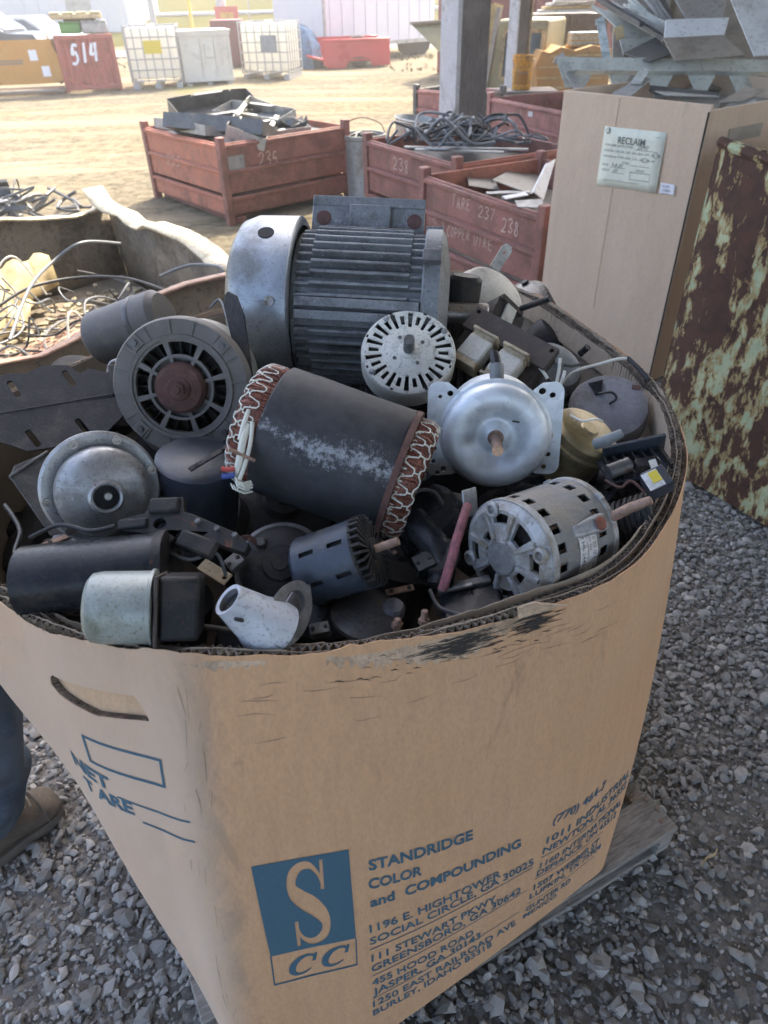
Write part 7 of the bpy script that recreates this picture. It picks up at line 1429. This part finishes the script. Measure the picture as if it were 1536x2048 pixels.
# ------------------------------------------------------------------ person standing at the left of the box (only one leg is in the picture)
def person(base, ang):
    J = {'pel': (0, 0, .98), 'sp': (0, 0, 1.16), 'ch': (0.01, 0, 1.36), 'nk': (0.01, 0, 1.50), 'nk2': (.02, 0, 1.565), 'hd': (.03, 0, 1.655), 'hd2': (.02, 0, 1.745)}
    Rr = {'pel': (.135, .16), 'sp': (.12, .15), 'ch': (.125, .175), 'nk': (.07, .075), 'nk2': (.058, .06), 'hd': (.092, .078), 'hd2': (.07, .065)}
    E_ = [('pel', 'sp'), ('sp', 'ch'), ('ch', 'nk'), ('nk', 'nk2'), ('nk2', 'hd'), ('hd', 'hd2')]
    for s in (-1, 1):
        n = 'L' if s > 0 else 'R'
        J.update({'hip' + n: (0, .09 * s, .90), 'kn' + n: (.025, .115 * s, .50), 'cf' + n: (.0, .12 * s, .34), 'an' + n: (-.02, .12 * s, .11), 'sh' + n: (0, .19 * s, 1.42), 'el' + n: (-.03, .25 * s, 1.14), 'wr' + n: (.06, .25 * s, .90), 'pm' + n: (.09, .245 * s, .83)})
        Rr.update({'hip' + n: (.10, .10), 'kn' + n: (.072, .072), 'cf' + n: (.078, .078), 'an' + n: (.082, .070), 'sh' + n: (.068, .068), 'el' + n: (.048, .048), 'wr' + n: (.030, .034), 'pm' + n: (.018, .036)})
        E_ += [('pel', 'hip' + n), ('hip' + n, 'kn' + n), ('kn' + n, 'cf' + n), ('cf' + n, 'an' + n), ('ch', 'sh' + n), ('sh' + n, 'el' + n), ('el' + n, 'wr' + n), ('wr' + n, 'pm' + n)]
        for q, (dy, L_) in enumerate(((-.026, .075), (-.009, .085), (.009, .08), (.026, .065))):
            a_, b_ = 'f%d' % q + n, 'g%d' % q + n; J[a_] = (.105, .245 * s + dy, .795); J[b_] = (.115, .245 * s + dy, .795 - L_ * .9); Rr[a_] = (.009, .009); Rr[b_] = (.007, .007); E_ += [('pm' + n, a_), (a_, b_)]
        J['th' + n] = (.125, .245 * s - .02 * s, .815); Rr['th' + n] = (.010, .010); E_.append(('wr' + n, 'th' + n))
    Bi = (Matrix.Translation(base) @ rz(ang).to_4x4()).inverted()
    J['anR'] = tuple(Bi @ pz(-10, 1655, .095)); J['cfR'] = tuple(Bi @ pz(-8, 1500, .32)); J['knR'] = tuple(Bi @ pz(-42, 1335, .50)); J['hipR'] = tuple(Bi @ pz(-260, 1120, .88))
    ks = list(J); me = bpy.data.meshes.new('figure'); me.from_pydata([J[q] for q in ks], [(ks.index(a_), ks.index(b_)) for a_, b_ in E_], [])
    o = bpy.data.objects.new('figure', me); COL.objects.link(o); o.modifiers.new('skin', 'SKIN').use_smooth_shade = True
    if not me.skin_vertices: return None
    for i, q in enumerate(ks): me.skin_vertices[0].data[i].radius = Rr[q]; me.skin_vertices[0].data[i].use_root = (q == 'pel')
    s2 = o.modifiers.new('sub', 'SUBSURF'); s2.levels = 3; s2.render_levels = 3
    me2 = bpy.data.meshes.new_from_object(o.evaluated_get(bpy.context.evaluated_depsgraph_get())); bpy.data.objects.remove(o)
    t = thing('person', 'person in dusty blue jeans and tan boots at the left edge, mostly out of frame', 'person', base, rz(ang))
    from mathutils import noise as mn
    for v in me2.vertices:
        if v.co.z < .95 and abs(v.co.y) < .5 and not (v.co.z > .6 and abs(v.co.y) > .215):
            f = (mn.noise(Vector((v.co.x * 12, v.co.y * 12, v.co.z * 34))) * .020 + mn.noise(v.co * 7) * .016) * (1.4 if v.co.z < .3 else .8); v.co.x += f; v.co.y += f * .7
        elif v.co.z < 1.5 and abs(v.co.y) < .3: v.co += Vector((1, .6, 0)) * mn.noise(v.co * 14) * .008
    me2.materials.clear()
    for q in ('denim', 'shirt', 'skin'): me2.materials.append(MAT(q))
    for p in me2.polygons:
        c = p.center; p.use_smooth = True; p.material_index = 0 if (c.z < .98 and (abs(c.y) < .215 or c.z < .6)) else (1 if (c.z < 1.50 and not (c.z < 1.02 and abs(c.y) > .2)) else 2)
        if .68 < c.z < 1.0 and abs(c.y) >= .21: p.material_index = 2
    b = bpy.data.objects.new('body', me2); COL.objects.link(b); b.parent = t
    m = MB(); m.lathe([(0, 1.775), (.05, 1.77), (.085, 1.735), (.098, 1.69), (.096, 1.655), (.088, 1.66)], 24, None, (.015, 0, 0)); m.build('hair', 'hair', t)
    m = MB(); m.tube([(.10, 0, 1.67), (.128, 0, 1.645), (.118, 0, 1.635)], [.008, .014, .012], 8); m.build('nose', 'skin', b)
    for s in (-1, 1): MB().lathe([(0, .012), (.012, .006), (.013, 0)], 12, frame((1, .2 * s, 0)), (.105, .032 * s, 1.672)).build('eye', 'label_white', b); MB().box((0.0, .082 * s, 1.65), (.03, .012, .055)).build('ear', 'skin', b, bevel=.005)
    MB().box((.108, 0, 1.605), (.012, .045, .008)).build('mouth', 'red_spot', b, bevel=.003)
    for s in (-1, 1):
        o_ = Vector(J['an' + ('L' if s > 0 else 'R')]); y0 = 0.0; m = MB(); V = []; secs = [(-.11, .032, .06, .08), (-.085, .042, .07, .12), (-.04, .046, .08, .15), (.03, .047, .08, .15), (.07, .048, .07, .122), (.11, .052, .05, .098), (.15, .054, .05, .088), (.19, .050, .04, .082), (.215, .040, .03, .070), (.228, .026, .02, .052)]
        N_ = 14
        for x, wy, hz, zt in secs:
            for q in range(N_):
                a_ = 2 * PI * q / N_; zz = (zt + .02) / 2 + (zt - .02) / 2 * math.sin(a_); V.append((o_.x + x * .66 + .0, o_.y + wy * math.copysign(abs(math.cos(a_)) ** .7, math.cos(a_)), zz))
        F_ = [(i * N_ + q, i * N_ + (q + 1) % N_, (i + 1) * N_ + (q + 1) % N_, (i + 1) * N_ + q) for i in range(len(secs) - 1) for q in range(N_)] + [tuple(range(N_)), tuple((len(secs) - 1) * N_ + q for q in range(N_))[::-1]]
        bo = m.add(V, F_).build('boot', 'boot', t, smooth=60)
        MB().prism([(o_.x + x * .66, o_.y + w_) for x, w_, _, _ in secs] + [(o_.x + x * .66, o_.y - w_) for x, w_, _, _ in secs[::-1]], 0.004, .036).build('sole', 'sole', bo, bevel=.004)
        MB().lathe([(0.052, .0), (.0545, .002), (.0545, .005), (.052, .007)], 20, Matrix(((0, 0, 1), (1, 0, 0), (0, 1, 0))), (o_.x + .098, o_.y, .048)).build('toe_seam', 'sole', bo)
        for q in range(4): MB().tube(catmull([(o_.x + .045 + .013 * q, o_.y - .026, .135 - .011 * q), (o_.x + .049 + .013 * q, o_.y, .146 - .012 * q), (o_.x + .045 + .013 * q, o_.y + .026, .135 - .011 * q)], 4), .003, 6).build('lace', 'sheet_tan', bo)
    return t
person(Vector((-1.15, 1.00, .004)), math.radians(50))
# ---- splinters and bits on the gravel
for lb, x, y, a_, L_, mt in (('pale wood splinter by the right corner of the pallet', .78, .86, .6, .07, 'ochre'), ('short wood splinter beyond the pallet corner', .86, 1.05, 1.4, .05, 'wood'), ('tan wood chip on the gravel at lower right', .95, .70, 2.2, .035, 'old_card'), ('rusty nail lying on the dirt at lower right', .62, .42, .3, .06, 'steel_rusty'), ('dry twig on the gravel behind the pallet', 1.05, 1.45, .9, .12, 'bark'), ('bent wire offcut on the gravel at lower left', -.62, .48, 2.0, .09, 'steel_rusty')):
    t = thing('ground_litter', lb, 'litter', (x, y, .022), rz(a_)); MB().tube(catmull([(-L_ / 2, 0, 0), (-L_ * .1, L_ * .06, .004), (L_ * .2, -L_ * .03, .006), (L_ / 2, L_ * .05, 0)], 4), [.0022] * 5 + [.0035] * 4 + [.0016] * 4, 5).build('piece', mt, t, smooth=0)
# ------------------------------------------------------------------ added haze volume standing in for lens glare
g = MB(); g.box((0, 33, 4.6), (330, 126, 11.4)); hz = g.build('haze', 'hole_shade', smooth=0); hz.data.materials.clear(); hz['kind'] = 'stuff'
hm = bpy.data.materials.new('glare_haze'); hm.use_nodes = True; ht_ = hm.node_tree; ht_.nodes.remove(ht_.nodes['Principled BSDF'])
pv = ht_.nodes.new('ShaderNodeVolumePrincipled'); pv.inputs['Color'].default_value = (1.0, .95, .86, 1); pv.inputs['Density'].default_value = .0052; pv.inputs['Anisotropy'].default_value = .55
ht_.links.new(pv.outputs[0], ht_.nodes['Material Output'].inputs['Volume']); hz.data.materials.append(hm)
